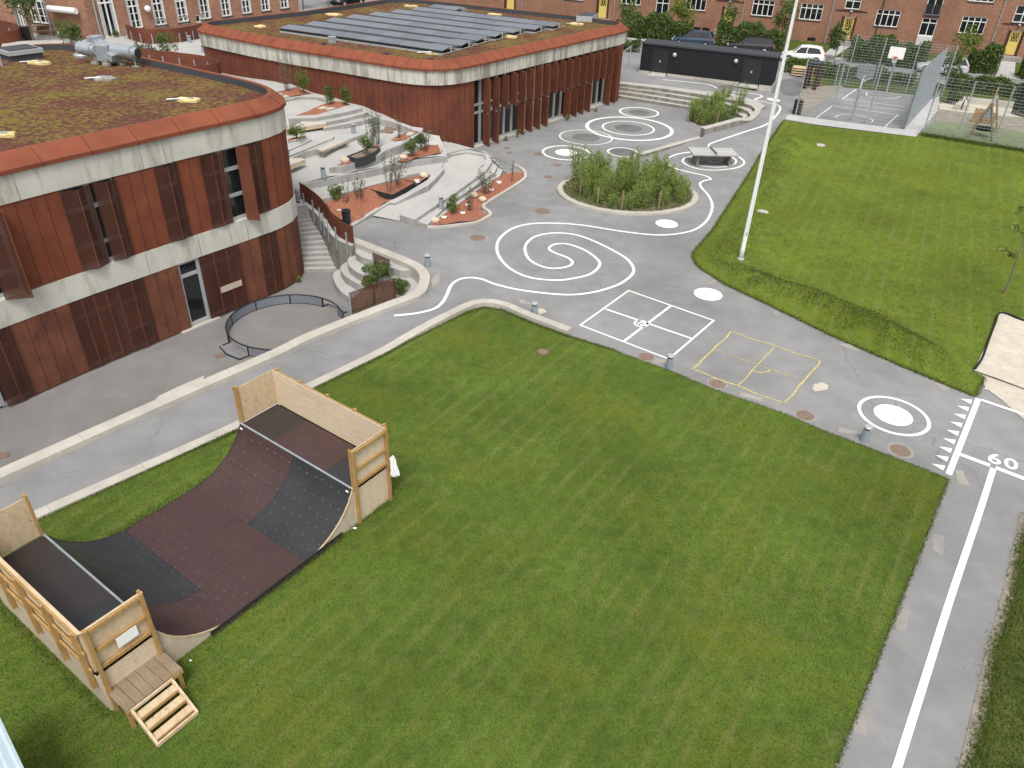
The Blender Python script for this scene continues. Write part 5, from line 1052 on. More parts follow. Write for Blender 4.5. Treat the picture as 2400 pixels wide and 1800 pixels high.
for xa, xb, m in ((0, X0, 'ply_pale'), (X1, LX, 'ply_pale')):
    for y in (0, WY_): mb = MB(); mb.box(((xa+xb)/2, y+(-.006 if y == 0 else .006), HP/2-.04), (xb-xa, .02, HP-.10)); lb('side_panel', mb, m)
for x in (0, LX):
    mb = MB(); mb.box((x+(-.006 if x == 0 else .006), WY_/2, HP/2-.05), (.02, WY_, HP-.12)); lb('end_panel', mb, 'ply_pale' if x else 'ply_weather')
    mb = MB(); mb.box((x+(.03 if x == 0 else -.03), WY_/2, HP-.04), (.02, WY_-.06, .1)); lb('dark_gap', mb, 'blackmetal')
GT = 2.38
def guard(name, c, d, m='ply'): mb = MB(); mb.box(c, d); return lb(name, mb, m)
guard('guard_wall', (LX-.01, WY_/2, (HP+GT)/2+.02), (.022, WY_, GT-HP-.04), 'ply_pale'); guard('guard_wall', ((X1+LX)/2+.03, 0.01, (HP+GT)/2+.02), (LX-X1-.1, .022, GT-HP-.04), 'ply_pale'); guard('guard_wall', ((X1+LX)/2+.03, WY_-.01, (HP+GT)/2+.02), (LX-X1-.1, .022, GT-HP-.04), 'ply')
guard('guard_wall', (.01, WY_/2, (HP+GT)/2+.02), (.022, WY_, GT-HP-.04), 'ply'); guard('guard_wall', (X0/2-.02, .01, (HP+GT)/2+.02), (X0-.08, .022, GT-HP-.04), 'ply'); guard('guard_wall', (X0/2-.02, WY_-.01, (HP+GT)/2+.02), (X0-.08, .022, GT-HP-.04), 'ply')
def stick(name, c, d, m='timber'): mb = MB(); mb.box(c, d); return lb(name, mb, m, bevel=.006)
for x, ya in ((X1+.07, -.055), (LX-.06, -.055), (X0-.06, -.055), (.08, -.055)):
    stick('post', (x, ya, (GT+.04)/2), (.075, .095, GT+.04))
for x in (X1+.05, X0-.04): stick('post', (x, .03, (HP+GT)/2+.02), (.06, .05, GT-HP+.06)); stick('post', (x, WY_-.03, (HP+GT)/2+.03), (.06, .06, GT-HP+.08)); stick('post', (x, WY_+.055, (GT+.04)/2), (.075, .095, GT+.04))
for xa, xb in ((X1+.1, LX-.1), (.12, X0-.1)):
    for z, o in ((GT-.05, -.06), ((HP+GT)/2-.03, -.035), (HP+.10, -.04)): stick('rail', ((xa+xb)/2, o, z), (xb-xa+(.16 if z > 2.2 else 0), .05, .095))
for y in (.12, 1.18, 2.24, 3.3, 4.3):
    stick('post', (-.07, y, (HP-.45+GT)/2), (.095, .07, GT-HP+.45)); stick('post', (LX+.07, y, (HP-.45+GT)/2+.02), (.095, .07, GT-HP+.49))
for z in (GT-.05, (HP+GT)/2, HP+.1): stick('rail', (-.045, WY_/2, z), (.045, WY_-.02, .09)); stick('rail', (LX+.045, WY_/2, z), (.045, WY_-.02, .09))
stick('cap_rail', (.0, WY_/2, GT+.015), (.07, WY_+.06, .035), 'ply'); stick('cap_rail', (X0/2, -.03, GT+.016), (X0, .05, .034), 'ply')
mb = MB(); mb.box((.72, -.068, 1.62), (.42, .006, .27)); lb('paper_notice', mb, 'white')
# landing and steps at the near right corner
stick('landing', (.64, -.36, .58), (1.22, .70, .05), 'timber_old'); 
mb = MB()
for k_ in range(1, 6): mb.box((.03+k_*.203, -.36, .6055), (.008, .69, .003))
lb('landing_joint', mb, 'brown')
stick('landing_beam', (.64, -.70, .51), (1.22, .045, .11)); stick('landing_leg', (1.17, -.66, .24), (.09, .07, .55)); stick('landing_leg', (.08, -.66, .24), (.09, .07, .55))
for x in (.12, .98): mb = MB(); mb.beam((x, -.74, .52), (x, -1.42, .06), .05, .13); lb('step_stringer', mb, 'ply')
for k_ in range(3): y = -.86-.21*k_; z = .44-.145*k_; stick('step_tread', (.55, y, z), (.82, .17, .035), 'ply'); stick('step_riser', (.55, y-.075, z-.05), (.82, .03, .07), 'timber')
stick('step_frame', (.55, -1.43, .08), (.9, .045, .10), 'ply'); stick('step_frame', (.55, -.745, .55), (.9, .045, .07), 'ply')
# white cloth hanging on the far right post
cl = MB(); nu, nv = 8, 10; r = random.Random(4); vs = []
for j in range(nv+1):
    for i in range(nu+1):
        t_ = j/nv; s_ = i/nu-.5; wv = .05*math.sin(i*1.9+j*.5)*(.4+t_); vs.append((LX+.02+s_*(.16+.14*math.sin(t_*3)), -.13-wv-.10*t_, 1.5-.6*t_+.03*math.sin(i*2.2)))
cl.add(vs, [(j*(nu+1)+i, j*(nu+1)+i+1, (j+1)*(nu+1)+i+1, (j+1)*(nu+1)+i) for j in range(nv) for i in range(nu)])
d0 = Vector((math.cos(RA), math.sin(RA), 0)); n0_ = Vector((-math.sin(RA), math.cos(RA), 0)); O_ = Vector((-7.76, 8.85, .05)); W3 = lambda p: O_+d0*p[0]+n0_*p[1]+Vector((0,0,p[2]))
cl.v = [tuple(W3(p)) for p in cl.v]; tag(cl.build('cloth', M['white'], smooth=True), 'crumpled white jacket hanging on the ramp guard post', 'cloth')
def litter(name, label, pts, m='white'):
    mb = MB(); 
    for p in pts: mb.blob((*G(p[0], p[1], .07)[:2], .075), (p[2], p[2]*.5, .02), int(p[0]), 7, 4, .35)
    tag(mb.build(name, M[m]), label, 'litter')
litter('paper_scrap', 'small white paper scrap by the foot of the ramp post', [(832,1238,.07)]); litter('paper_scrap', 'tiny white wrapper on the grass near the ramp steps', [(447,1548,.035)])
# ================================================================ flagpole, table, bollards, bin
x, y, z = GG(1733, 620); z = zb2(x, y)
fp_ = thing('flagpole', 'tall white flagpole standing in the grass by the yard corner', 'flagpole', (x, y, z))
mb = MB(); mb.lathe((x, y, z), [(.10,-.1),(.10,.5),(.095,2),(.085,5),(.07,8),(.055,11),(.05,12.5)], 20); mb.build('pole', M['white'], fp_, smooth=True)
mb = MB(); mb.lathe((x, y, z), [(.16,-.1),(.16,.04),(.12,.07)], 20); mb.build('base_plate', M['alu'], fp_); mb = MB(); mb.box((x+.0, y-.1, z+1.25), (.05,.06,.16)); mb.tube([(x,y-.12,z+1.2),(x,y-.12,z+11)], .006, 5); mb.build('cleat', M['alu'], fp_)
Q = [Vector(GG(*p, .76)) for p in o14((982,857),(1440,855),(1412,775),(963,775))]; tc_ = sum(Q, Vector())/4; td = ((Q[1]-Q[0])+(Q[2]-Q[3])).normalized(); ta = math.atan2(td.y, td.x); zt0 = gz(tc_.x, tc_.y)
tt_ = thing('tennis_table', 'pale concrete table tennis table on painted loops', 'table', (tc_.x, tc_.y, zt0), ta)
mb = MB(); mb.box((0,0,.72), (2.78,1.56,.085)); mb.build('table_top', M['terrace'], tt_, local=True, bevel=.012)
mb = MB(); mb.box((0,0,.835), (.03,1.62,.15)); mb.build('net', M['concrete'], tt_, local=True)
for s_ in (-.98,.98): mb = MB(); mb.box((s_,0,.34), (.14,1.05,.68)); mb.build('leg', M['concrete'], tt_, local=True, bevel=.01)
mb = MB(); mb.box((0,0,.46), (1.82,.12,.26)); mb.build('cross_beam', M['concrete'], tt_, local=True)
mb = MB(); mb.box((0,0,.764), (2.7,.012,.003)); mb.build('line', M['paint'], tt_, local=True)
BL = [(1567,864,'grey bollard light between the two court squares at the lawn edge'),(2024,1033,'grey bollard light beside the track target ring'),(1002,625,'grey bollard light by the curved kerb end, left of the spiral'),(1252,739,'grey bollard light on the lawn kerb below the spiral'),(1034,485,'grey bollard light on the seat steps by the right mulch bed'),(758.5,415,'grey bollard light on the terrace above the curved screen'),(829,314,'grey bollard light highest on the middle of the terrace'),(446,102,'grey bollard light near the rusty balcony at the brick wall'),(477,124,'grey bollard light left of the far rusty block corner')]
ZB = [None, None, 0, None, .36, 1.45, 2.0, 2.85, 2.85]; first = None
for (u_, v_, lab), zz in zip(BL, ZB):
    p = GG(u_, v_) if zz is None else G(u_, v_, zz)
    if first is None:
        first = thing('bollard_light', lab, 'bollard', p, 0, 'grey bollard lights round the yard')
        mb = MB(); mb.lathe((0,0,0), [(.12,-.05),(.12,.43)], 20); mb.build('body', M['steelblue'], first, local=True); mb = MB(); mb.lathe((0,0,0), [(.09,.43),(.09,.50)], 16); mb.build('lamp_glass', M['glass_room'], first, local=True)
        mb = MB(); mb.lathe((0,0,0), [(.125,.50),(.128,.55),(.11,.565)], 20); mb.build('cap', M['alu'], first, local=True)
    else: dup(first, p, rnd.uniform(0,3), lab)
x, y, z = GG(1866, 268); lb_ = thing('litter_bin', 'black litter bin at the corner of the ball court', 'bin', (x, y, z))
mb = MB(); mb.lathe((x,y,z), [(.29,-.03),(.31,.1),(.31,.93),(.26,.95)], 24); mb.build('body', M['blackmetal'], lb_); mb = MB(); mb.lathe((x,y,z), [(.32,.93),(.32,1.0),(.2,1.02),(.18,.97)], 24); mb.build('lid', M['plastic_black'], lb_)
p = G(600+.27125*785, 300+.27125*815, .12); lb2 = thing('litter_bin', 'black litter bin behind the lower end of the curved screen', 'bin', p); mb = MB(); mb.lathe(p, [(.2,-.1),(.21,.55),(.16,.58)], 20); mb.build('body', M['blackmetal'], lb2); mb = MB(); mb.lathe(p, [(.215,.56),(.22,.62),(.12,.64),(.1,.58)], 20); mb.build('lid', M['plastic_black'], lb2)
# corner of a pale corrugated roof at the lower left edge of the photo
P0, P1_ = np.array(G(-10,1660,1.9)), np.array(G(62,1812,1.9)); d = (P1_-P0)/np.linalg.norm(P1_-P0); nl = np.array([-d[1], d[0], 0]); nl = nl if nl[0] < 0 else -nl
sh = thing('corrugated_roof', 'corner of a pale blue corrugated roof at the lower left', 'roof', tuple(P0)); mb = MB(); n = 60; vs = []
for i in range(n+1): b_ = P0-d*.2+nl*(i*.045); zz = 1.9+.016*math.sin(i*math.pi*2/3); vs += [(b_[0], b_[1], zz), (b_[0]+d[0]*3, b_[1]+d[1]*3, zz)]
mb.add(vs, [(2*i, 2*i+1, 2*i+3, 2*i+2) for i in range(n)]); mb.build('roof_sheet', mat('pale_blue_steel', (.45,.55,.60), .5, .06, 4, metal=.2), sh)
mb = MB(); a_ = P0-d*.2+nl*.1; mb.prism([(a_[0],a_[1],1.85),(a_[0]+d[0]*3,a_[1]+d[1]*3,1.85),(a_[0]+d[0]*3+nl[0]*2.4,a_[1]+d[1]*3+nl[1]*2.4,1.85),(a_[0]+nl[0]*2.4,a_[1]+nl[1]*2.4,1.85)], -.1); mb.build('shed_wall', M['steelblue'], sh)
# ================================================================ foliage helpers
def leaves_mesh(name, P_, size, m, parent=None, asp=.55, up=.25, seed=0, jit=.4):
    g = np.random.default_rng(seed); P_ = np.asarray(P_, float); n = len(P_)
    a = g.normal(size=(n,3)); a[:,2] += up; a /= np.linalg.norm(a, axis=1)[:,None]; b = np.cross(a, g.normal(size=(n,3))); b /= np.linalg.norm(b, axis=1)[:,None]
    s = size*(1+jit*g.uniform(-1,1,n))[:,None]; A = a*s; B = b*s*asp
    V = np.stack([P_-A*.5, P_+B*.5, P_+A*.5, P_-B*.5], 1).reshape(-1,3)
    off = np.zeros(3)
    if parent is not None: off = np.array(parent.location)
    me = bpy.data.meshes.new(name); me.vertices.add(4*n); me.vertices.foreach_set('co', (V-off).ravel()); me.loops.add(4*n); me.loops.foreach_set('vertex_index', np.arange(4*n)); me.polygons.add(n); me.polygons.foreach_set('loop_start', np.arange(0,4*n,4)); me.polygons.foreach_set('loop_total', np.full(n,4)); me.update(calc_edges=True)
    me.materials.append(m); o = bpy.data.objects.new(name, me); C.objects.link(o)
    if parent is not None: o.parent = parent
    return o
def clump_pts(c, rad, n, k, seed, hollow=.35, flat=1.0):        # points in k overlapping lobes filling an ellipsoid
    g = np.random.default_rng(seed); c = np.array(c, float); rad = np.array(rad, float)
    d = g.normal(size=(k,3)); d /= np.linalg.norm(d, axis=1)[:,None]; L = d*g.uniform(.3,.78,k)[:,None]; lr = g.uniform(.28,.5,k)
    i = g.integers(0, k, n); e = g.normal(size=(n,3)); e /= np.linalg.norm(e, axis=1)[:,None]; r = g.uniform(hollow,1,n)**.6
    return c+(L[i]+e*(lr[i]*r)[:,None])*rad
def shrub(name, label, base, h, r, n, size, m, seed, cat='shrub', group=None, stems=5, k=12, asp=.55, lobed=True, rz=None):
    t_ = thing(name, label, cat, tuple(base), 0, group); rr = random.Random(seed)
    P_ = clump_pts((base[0], base[1], base[2]+h*.55), (r, r, h*.5), n, k, seed); P_[:,2] = np.maximum(P_[:,2], base[2]+.02)
    leaves_mesh('crown', P_, size, M[m], t_, asp, .3, seed)
    mb = MB()
    for i in range(stems):
        a = rr.uniform(0, 6.28); q = rr.uniform(.2,.75)*r; mb.tube([base, (base[0]+q*.4*math.cos(a), base[1]+q*.4*math.sin(a), base[2]+h*.4), (base[0]+q*math.cos(a), base[1]+q*math.sin(a), base[2]+h*.8)], [.02,.014,.006], 5, cap=False)
    mb.build('stem', M['twig'], t_); return t_
def hedge(name, label, pts, h, w_, n, size, m, seed, cat='hedge', group=None, rough=.25):
    g = np.random.default_rng(seed); L = [Vector(p[:2]) for p in pts]; zz = [p[2] for p in pts]; cum = [0]
    for a, b in zip(L, L[1:]): cum.append(cum[-1]+(b-a).length)
    t_ = g.uniform(0, cum[-1], n); P_ = np.zeros((n,3))
    lump = lambda s: 1+rough*(np.sin(s*1.7+seed)*.5+np.sin(s*4.1+2*seed)*.35+np.sin(s*.6)*.4)
    seg = np.searchsorted(cum, t_, side='right')-1; seg = np.clip(seg, 0, len(L)-2)
    La = np.array([(p.x, p.y) for p in L]); za = np.array(zz); f = (t_-np.array(cum)[seg])/np.maximum(1e-6, np.diff(cum)[seg])
    base = La[seg]+(La[seg+1]-La[seg])*f[:,None]; bz = za[seg]+(za[seg+1]-za[seg])*f; d = (La[seg+1]-La[seg]); d /= np.linalg.norm(d, axis=1)[:,None]; nn = np.stack([-d[:,1], d[:,0]], 1)
    hh = h*lump(t_); side = g.uniform(-1,1,n); up_ = g.uniform(0,1,n)**.75; edge = g.random(n) < .6
    side = np.where(edge & (g.random(n) < .5), np.sign(side)*g.uniform(.8,1.08,n), side); up_ = np.where(edge & (np.abs(side) < .8), g.uniform(.85,1.06,n), up_)
    side *= np.where(up_ > .8, .85, 1)
    P_[:,:2] = base+nn*(side*w_/2*(.8+.2*lump(t_*1.3+9)))[:,None]+g.normal(scale=.05, size=(n,2)); P_[:,2] = bz+hh*up_+g.normal(scale=.05, size=n)
    o = thing(name, label, cat, tuple(pts[0]), 0, group); leaves_mesh('foliage', P_, size, M[m], o, .6, .2, seed)
    mb = MB(); tot = cum[-1]
    for i in range(max(2, int(tot/.9))):
        s = (i+.5)/max(2, int(tot/.9))*tot; k_ = min(len(L)-2, max(0, int(np.searchsorted(cum, s)-1))); q = L[k_].lerp(L[k_+1], (s-cum[k_])/max(1e-6, cum[k_+1]-cum[k_])); z_ = zz[k_]; mb.tube([(q.x,q.y,z_-.1),(q.x+.1,q.y+.05,z_+h*.7)], [.03,.012], 5, cap=False)
    mb.build('stem', M['twig'], o)
    return o
# ================================================================ brick buildings
def wall_grid(ft, s0, s1, z0, z1, holes, name, m, parent, depth=.22):
    ss_ = sorted({s0, s1}|{max(s0, min(s1, v)) for h in holes for v in h[:2]}); zs = sorted({z0, z1}|{max(z0, min(z1, v)) for h in holes for v in h[2:4]})
    me_v = []; me_f = []; uvs = []
    def quad(pts, uv): o = len(me_v); me_v.extend(pts); me_f.append((o,o+1,o+2,o+3)); uvs.extend(uv)
    for a, b in zip(ss_, ss_[1:]):
        pa, pb = ft.at(a), ft.at(b)
        for c, d in zip(zs, zs[1:]):
            ms, mz = (a+b)/2, (c+d)/2
            if any(h[0] < ms < h[1] and h[2] < mz < h[3] for h in holes): continue
            quad([(pa.x,pa.y,c),(pb.x,pb.y,c),(pb.x,pb.y,d),(pa.x,pa.y,d)], [(a,c),(b,c),(b,d),(a,d)])
    for h in holes:
        a, b, c, d = max(s0,h[0]), min(s1,h[1]), max(z0,h[2]), min(z1,h[3]); pa, pb, qa_, qb_ = ft.at(a), ft.at(b), ft.at(a,-depth), ft.at(b,-depth)
        quad([(pa.x,pa.y,c),(qa_.x,qa_.y,c),(qa_.x,qa_.y,d),(pa.x,pa.y,d)], [(a,c),(a+depth,c),(a+depth,d),(a,d)]); quad([(qb_.x,qb_.y,c),(pb.x,pb.y,c),(pb.x,pb.y,d),(qb_.x,qb_.y,d)], [(b,c),(b+depth,c),(b+depth,d),(b,d)])
        quad([(pa.x,pa.y,d),(qa_.x,qa_.y,d),(qb_.x,qb_.y,d),(pb.x,pb.y,d)], [(a,d),(a,d+depth),(b,d+depth),(b,d)]); quad([(qa_.x,qa_.y,c),(pa.x,pa.y,c),(pb.x,pb.y,c),(qb_.x,qb_.y,c)], [(a,c),(a,c+depth),(b,c+depth),(b,c)])
    me = bpy.data.meshes.new(name); off = Vector(parent.location); me.from_pydata([tuple(Vector(p)-off) for p in me_v], [], me_f); ul = me.uv_layers.new(name='UVMap'); ul.data.foreach_set('uv', np.array(uvs, float).ravel()); me.materials.append(m)
    o = bpy.data.objects.new(name, me); C.objects.link(o); o.parent = parent; return o
def bar(mb, ft, a, b, c, d, off, th):                  # box on the facade: s a..b, z c..d, outer face at off
    p, q = ft.at(a, off-th/2), ft.at(b, off-th/2); m_ = (p+q)/2; t_ = (q-p); mb.box((m_.x, m_.y, (c+d)/2), (t_.length, th, d-c), math.atan2(t_.y, t_.x))
def casement(ft, h, cols, rows, parent, off=-.06, fw=.07, split=None, curtain=0, sill=True, glass='glass', depth=.2):
    a, b, c, d = h; fr = MB()
    for x in (a+fw/2, b-fw/2): bar(fr, ft, x-fw/2, x+fw/2, c, d, off, .08)
    for z in (c+fw/2, d-fw/2): bar(fr, ft, a, b, z-fw/2, z+fw/2, off+.003, .08)
    for i in range(1, cols): x = a+(b-a)*i/cols; bar(fr, ft, x-fw*.55, x+fw*.55, c, d, off-.003, .08)
    for r in rows: z = c+(d-c)*r; bar(fr, ft, a, b, z-fw*.5, z+fw*.5, off+.006, .08)
    for i in range(cols):
        x0_, x1_ = a+(b-a)*i/cols, a+(b-a)*(i+1)/cols
        for r in (split or []): z = c+(d-c)*r; bar(fr, ft, x0_, x1_, z-.018, z+.018, off-.01, .04)
    w_ = fr.build('window', M['whiteframe'], parent); g = MB(); bar(g, ft, a, b, c, d, off-.05, .02); g.build('pane', M[glass], w_)
    if curtain:
        cu = MB()
        for i in range(cols):
            x0_, x1_ = a+(b-a)*i/cols+.06, a+(b-a)*(i+1)/cols-.04; wd__ = (x1_-x0_)*curtain
            x0_ = x0_ if i == 0 else x1_-wd__
            for j in range(6): u0 = x0_+wd__*j/6; bar(cu, ft, u0, u0+wd__/6, c+.07, d-.07, off-.028-.006*(j % 2), .015)
        cu.build('curtain', M['curtain'], w_)
    if sill: s_ = MB(); bar(s_, ft, a-.06, b+.06, c-.11, c-.005, .06, .16); s_.build('sill', M['bitumen'] if glass == 'glass' else M['kerb'], w_)
    return w_
def pipe(ft, s, z0, z1, parent, m='galv', r=.05): p = ft.at(s, .09); mb = MB(); mb.tube([(p.x,p.y,z0),(p.x,p.y,z1)], r, 8); mb.build('downpipe', M[m], parent)
# ---- long apartment row across the street
GB = 1.1
pL, pR = Vector(G(1403,42,GB)[:2]), Vector(G(2342,128,GB)[:2]); dF = (pR-pL).normalized(); FR = Foot([pL-dF*34, pR+dF*22]); 
ab = thing('apartment_building', 'long red brick apartment block with white windows and yellow doors across the street', 'building', (pL.x, pL.y, .6))
def rect(u0, v0, u1, v1, top=None, bot=None):          # photo box (bottom-left, top-right) -> s0,s1,z0,z1
    um, vm = (u0+u1)/2, (v0+v1)/2; a = FR.hit(u0, vm)[0]; b = FR.hit(u1, vm)[0]; zb__ = FR.hit(um, v1)[1]; zt__ = FR.hit(um, v0)[1]; return (a, b, bot if bot is not None else zb__, top if top is not None else zt__)
wins = [rect(1764,2,1812,39), rect(1876,9,1927,47), rect(2052,22,2109,62), rect(2249,37,2313,79)]
zB = sum(w[2] for w in wins)/4; zT = sum(w[3] for w in wins)/4; wW = sum(w[1]-w[0] for w in wins)/4
print('brick windows', zB, zT, wW, [tuple(round(x,2) for x in w) for w in wins])
cent = [FR.hit(1345,0)[0], FR.hit(1479,2)[0], FR.hit(1630,14)[0]]+[(w[0]+w[1])/2 for w in wins]
W_ = [(c-wW/2, c+wW/2, zB, zT) for c in cent]; s_last = cent[-1]; W_ += [(s_last+8.2-wW/2, s_last+8.2+wW/2, zB, zT), (cent[0]-9-wW/2, cent[0]-9+wW/2, zB, zT)]
doors = [(FR.hit(u,v)[0]) for u, v in [(1195,18),(1411,30),(1704,50),(1983,75),(2371,108)]]
DZ = [(d-.62, d+.62, GB, GB+2.25) for d in doors]
upW = [(c-wW/2, c+wW/2, zB+2.9, zT+2.9) for c in [x[0]+wW/2 for x in W_]]
stairw = [(d-.75, d+.75, zB+1.35, zB+2.85) for d in doors]; hit = FR.hit(1995,7); 
fren = [FR.hit(1553,10)[0], FR.hit(2176,60)[0]]; FZ = [(c-.72, c+.72, GB+.15, GB+2.75) for c in fren]; FZ2 = [(c-.72, c+.72, GB+3.05, GB+5.6) for c in fren]
bas = [FR.hit(u,v)[0] for u, v in [(1452,46),(1535,50),(1555,52),(1614,57),(1634,58),(1656,60),(1790,70),(1905,78),(2055,92),(2085,95),(2150,102),(2310,115)]]; BZ = [(c-.42, c+.42, .72, 1.08) for c in bas]
holes = W_+DZ+upW+stairw+FZ+FZ2+BZ
wall_grid(FR, 0, FR.c[-1], .2, 9.6, holes, 'brick_wall', M['brick'], ab)
for h in W_+upW: casement(FR, h, 4, [.72], ab, glass='glass')
for h in stairw: casement(FR, h, 2, [.5], ab)
for h in BZ: g_ = MB(); bar(g_, FR, h[0], h[1], h[2], h[3], -.15, .03); g_.build('basement_window', M['blackmetal'], ab)
for i, h in enumerate(FZ+FZ2):
    casement(FR, (h[0], h[1], h[2]+(.95 if i == 1 else .0), h[3]), 2, [.74], ab, sill=False)
    bx_ = MB(); mtl = 'whiteframe' if i == 1 else 'darkgrey'; bar(bx_, FR, h[0]-.05, h[1]+.05, h[2]-.1, h[2]+.0, .14, .3)
    for k_ in range(15): x = h[0]+.04+(h[1]-h[0]-.08)*k_/14; bar(bx_, FR, x-.022, x+.022, h[2], h[2]+.95, .10, .03)
    bar(bx_, FR, h[0], h[1], h[2]+.93, h[2]+.98, .115, .05); bx_.build('balcony_rail', M[mtl], ab)
    if i == 1: p_ = MB(); bar(p_, FR, h[0], h[1], h[2], h[2]+.95, -.03, .03); p_.build('lower_panel', M['whiteframe'], ab)
for h in DZ:
    d = MB(); bar(d, FR, h[0]+.16, h[1]-.1, h[2]+.06, h[3]-.06, -.12, .05); do = d.build('door', M['yellowdoor'], ab)
    f = MB(); bar(f, FR, h[0], h[0]+.16, h[2], h[3], -.02, .2); bar(f, FR, h[1]-.1, h[1], h[2], h[3], -.02, .2); bar(f, FR, h[0]-.12, h[0], h[2], h[3]+.1, .03, .12); bar(f, FR, h[1], h[1]+.12, h[2], h[3]+.1, .03, .12); f.build('door_frame', M['brown'], do)
    g_ = MB(); bar(g_, FR, h[0]+.32, h[1]-.26, h[3]-.95, h[3]-.2, -.112, .02); g_.build('door_pane', M['glass'], do)
    l_ = MB(); a0_, b0_ = h[0]+.32, h[1]-.26
    for k_ in range(3):
        for s_ in (0, 1):
            x0_, x1_ = (a0_+(b0_-a0_)*k_/3, a0_+(b0_-a0_)*(k_+1)/3); p, q = FR.at(x0_, -.1), FR.at(x1_, -.1); za, zb__ = (h[3]-.95, h[3]-.2) if s_ else (h[3]-.2, h[3]-.95); l_.beam((p.x,p.y,za),(q.x,q.y,zb__),.03,.03)
    l_.build('door_lattice', M['yellowdoor'], do); s_ = MB(); bar(s_, FR, h[0]-.5, h[1]+.5, .5, GB-.02, 1.0, 1.0); s_.build('doorstep', M['patch_grey'], ab)
    lm = MB(); p = FR.at((h[0]+h[1])/2, .12); lm.blob((p.x,p.y,h[3]+.55), (.14,.12,.1), 1, 10, 6, 0); lm.build('porch_lamp', M['alu'], ab)
    c_ = MB(); bar(c_, FR, h[0]-.9, h[1]+.95, zB+1.12, zB+1.22, .05, .1); c_.build('brick_ledge', M['brown'], ab)
for u_, v_, m_ in [(1440,20,'galv'),(1738,45,'galv'),(1948,34,'galv'),(2344,40,'galv'),(1224,10,'galv'),(1602,20,'darkgrey'),(2065,30,'darkgrey')]: pipe(FR, FR.hit(u_, v_)[0], .7, 9.4, ab, m_)
q0 = FR.at(0, .6); q1__ = FR.at(FR.c[-1], .6); n_ = Vector((-dF.y, dF.x)); mb = MB(); mb.prism([(q0.x,q0.y,9.9),(q1__.x,q1__.y,9.9),(q1__.x+n_.x*11,q1__.y+n_.y*11,9.9),(q0.x+n_.x*11,q0.y+n_.y*11,9.9)], 9.6); mb.build('roof', M['brown'], ab)
# ---- older brick school wing at the left
ZG = 2.85
def P2(u, v, z=ZG): return Vector(G(u, v, z)[:2])
cA = Vector((-33.6, 64.1)); dA = (cA-P2(104,70)).normalized(); FA = Foot([cA-dA*22, cA]); dB = (P2(702,27)-P2(251,91)).normalized(); cB = P2(251,91)-dB*1.15; 
FA = Foot([cB-dA*24, cB]); LB = (P2(702,27)-cB).length; FBk = Foot([cB, cB+dB*LB])
bs = thing('school_wing', 'old red brick school wing with tall white gridded windows at the upper left', 'building', (cB.x, cB.y, ZG))
hb = []
for u0, v1, u1 in [(293,60,337),(351,56.5,394),(405,51,446),(460,44,497),(512,39.5,544),(560,34,591),(605,29,635),(651,24,677)]:
    a = FBk.hit(u0+8, v1-14)[0]; b = FBk.hit(u1-2, v1-14)[0]; z = FBk.hit((u0+u1)/2, v1)[1]; hb.append([a, b, z])
zw = sum(h[2] for h in hb)/len(hb); ww = sum(h[1]-h[0] for h in hb)/len(hb); print('left brick', zw, ww, [tuple(round(x,2) for x in h) for h in hb], LB)
hb = [((h[0]+h[1])/2-ww/2, (h[0]+h[1])/2+ww/2, zw, zw+2.5) for h in hb]
a, b = FBk.hit(238,50)[0], FBk.hit(276,50)[0]; dr = (a, b, ZG+.05, ZG+3.6)
bw = [(FBk.hit(u,v)[0]-.5, FBk.hit(u,v)[0]+.5, ZG+.25, ZG+.85) for u, v in [(388,95),(441,90),(478,88)]]
wall_grid(FBk, 0, LB, ZG-2, 8.4, hb+[dr]+bw, 'brick_wall', M['brick2'], bs)
for h in hb: casement(FBk, h, 2, [.63], bs, fw=.09, split=[.21,.42,.8], curtain=.45)
for h in bw: casement(FBk, h, 2, [], bs, fw=.08, sill=False)
w_ = casement(FBk, dr, 2, [.68], bs, fw=.11, curtain=.5, sill=False); 
aw = []
for u0, v1, u1 in [(91,57,116),(72,51,88)]:
    aw.append((FA.hit(u0, v1-16)[0], FA.hit(u1, v1-16)[0], FA.hit((u0+u1)/2, v1)[1]))
zwa = sum(h[2] for h in aw)/2; aw = [(h[0], h[1], zwa, zwa+2.6) for h in aw]; da = (FA.hit(45,50)[0], FA.hit(60,50)[0], ZG+.05, ZG+3.2)
wall_grid(FA, 0, FA.c[-1], ZG-2, 8.4, aw+[da], 'brick_wall', M['brick2'], bs)
for h in aw: casement(FA, h, 2, [.6], bs, fw=.09, split=[.2,.4,.8], curtain=0)
casement(FA, da, 2, [.7], bs, fw=.12, curtain=.3, sill=False)
for u_, v_ in [(113,35),(38,30)]: pipe(FA, FA.hit(u_, v_)[0], ZG, 8.3, bs, 'galv', .07)
pipe(FBk, FBk.hit(240,60)[0]-.35, ZG, 8.3, bs, 'galv', .06)
e_ = FBk.at(LB-1e-3); eb_ = Vector((-dB.y, dB.x)); FE = Foot([e_, e_+eb_*11]); wall_grid(FE, 0, 11, ZG-2, 8.4, [], 'brick_wall', M['brick2'], bs)
mb = MB(); q = [FA.at(0,.4), FA.at(FA.c[-1]-.01,.4), FBk.at(.4,.4), FBk.at(LB-.01,.4), e_+eb_*11, FA.at(0)+eb_*12]; mb.prism([(p.x,p.y,8.7) for p in q], 8.4); mb.build('roof', M['brown'], bs)
p0 = FA.hit(122,18); p1 = FA.hit(187,25); a, b = FA.at(p0[0], .35), FA.at(p1[0], .35); mb = MB(); mb.tube([(a.x,a.y,(p0[1]+p1[1])/2),(b.x,b.y,(p0[1]+p1[1])/2)], .22, 12); mb.build('awning_box', M['white'], bs)
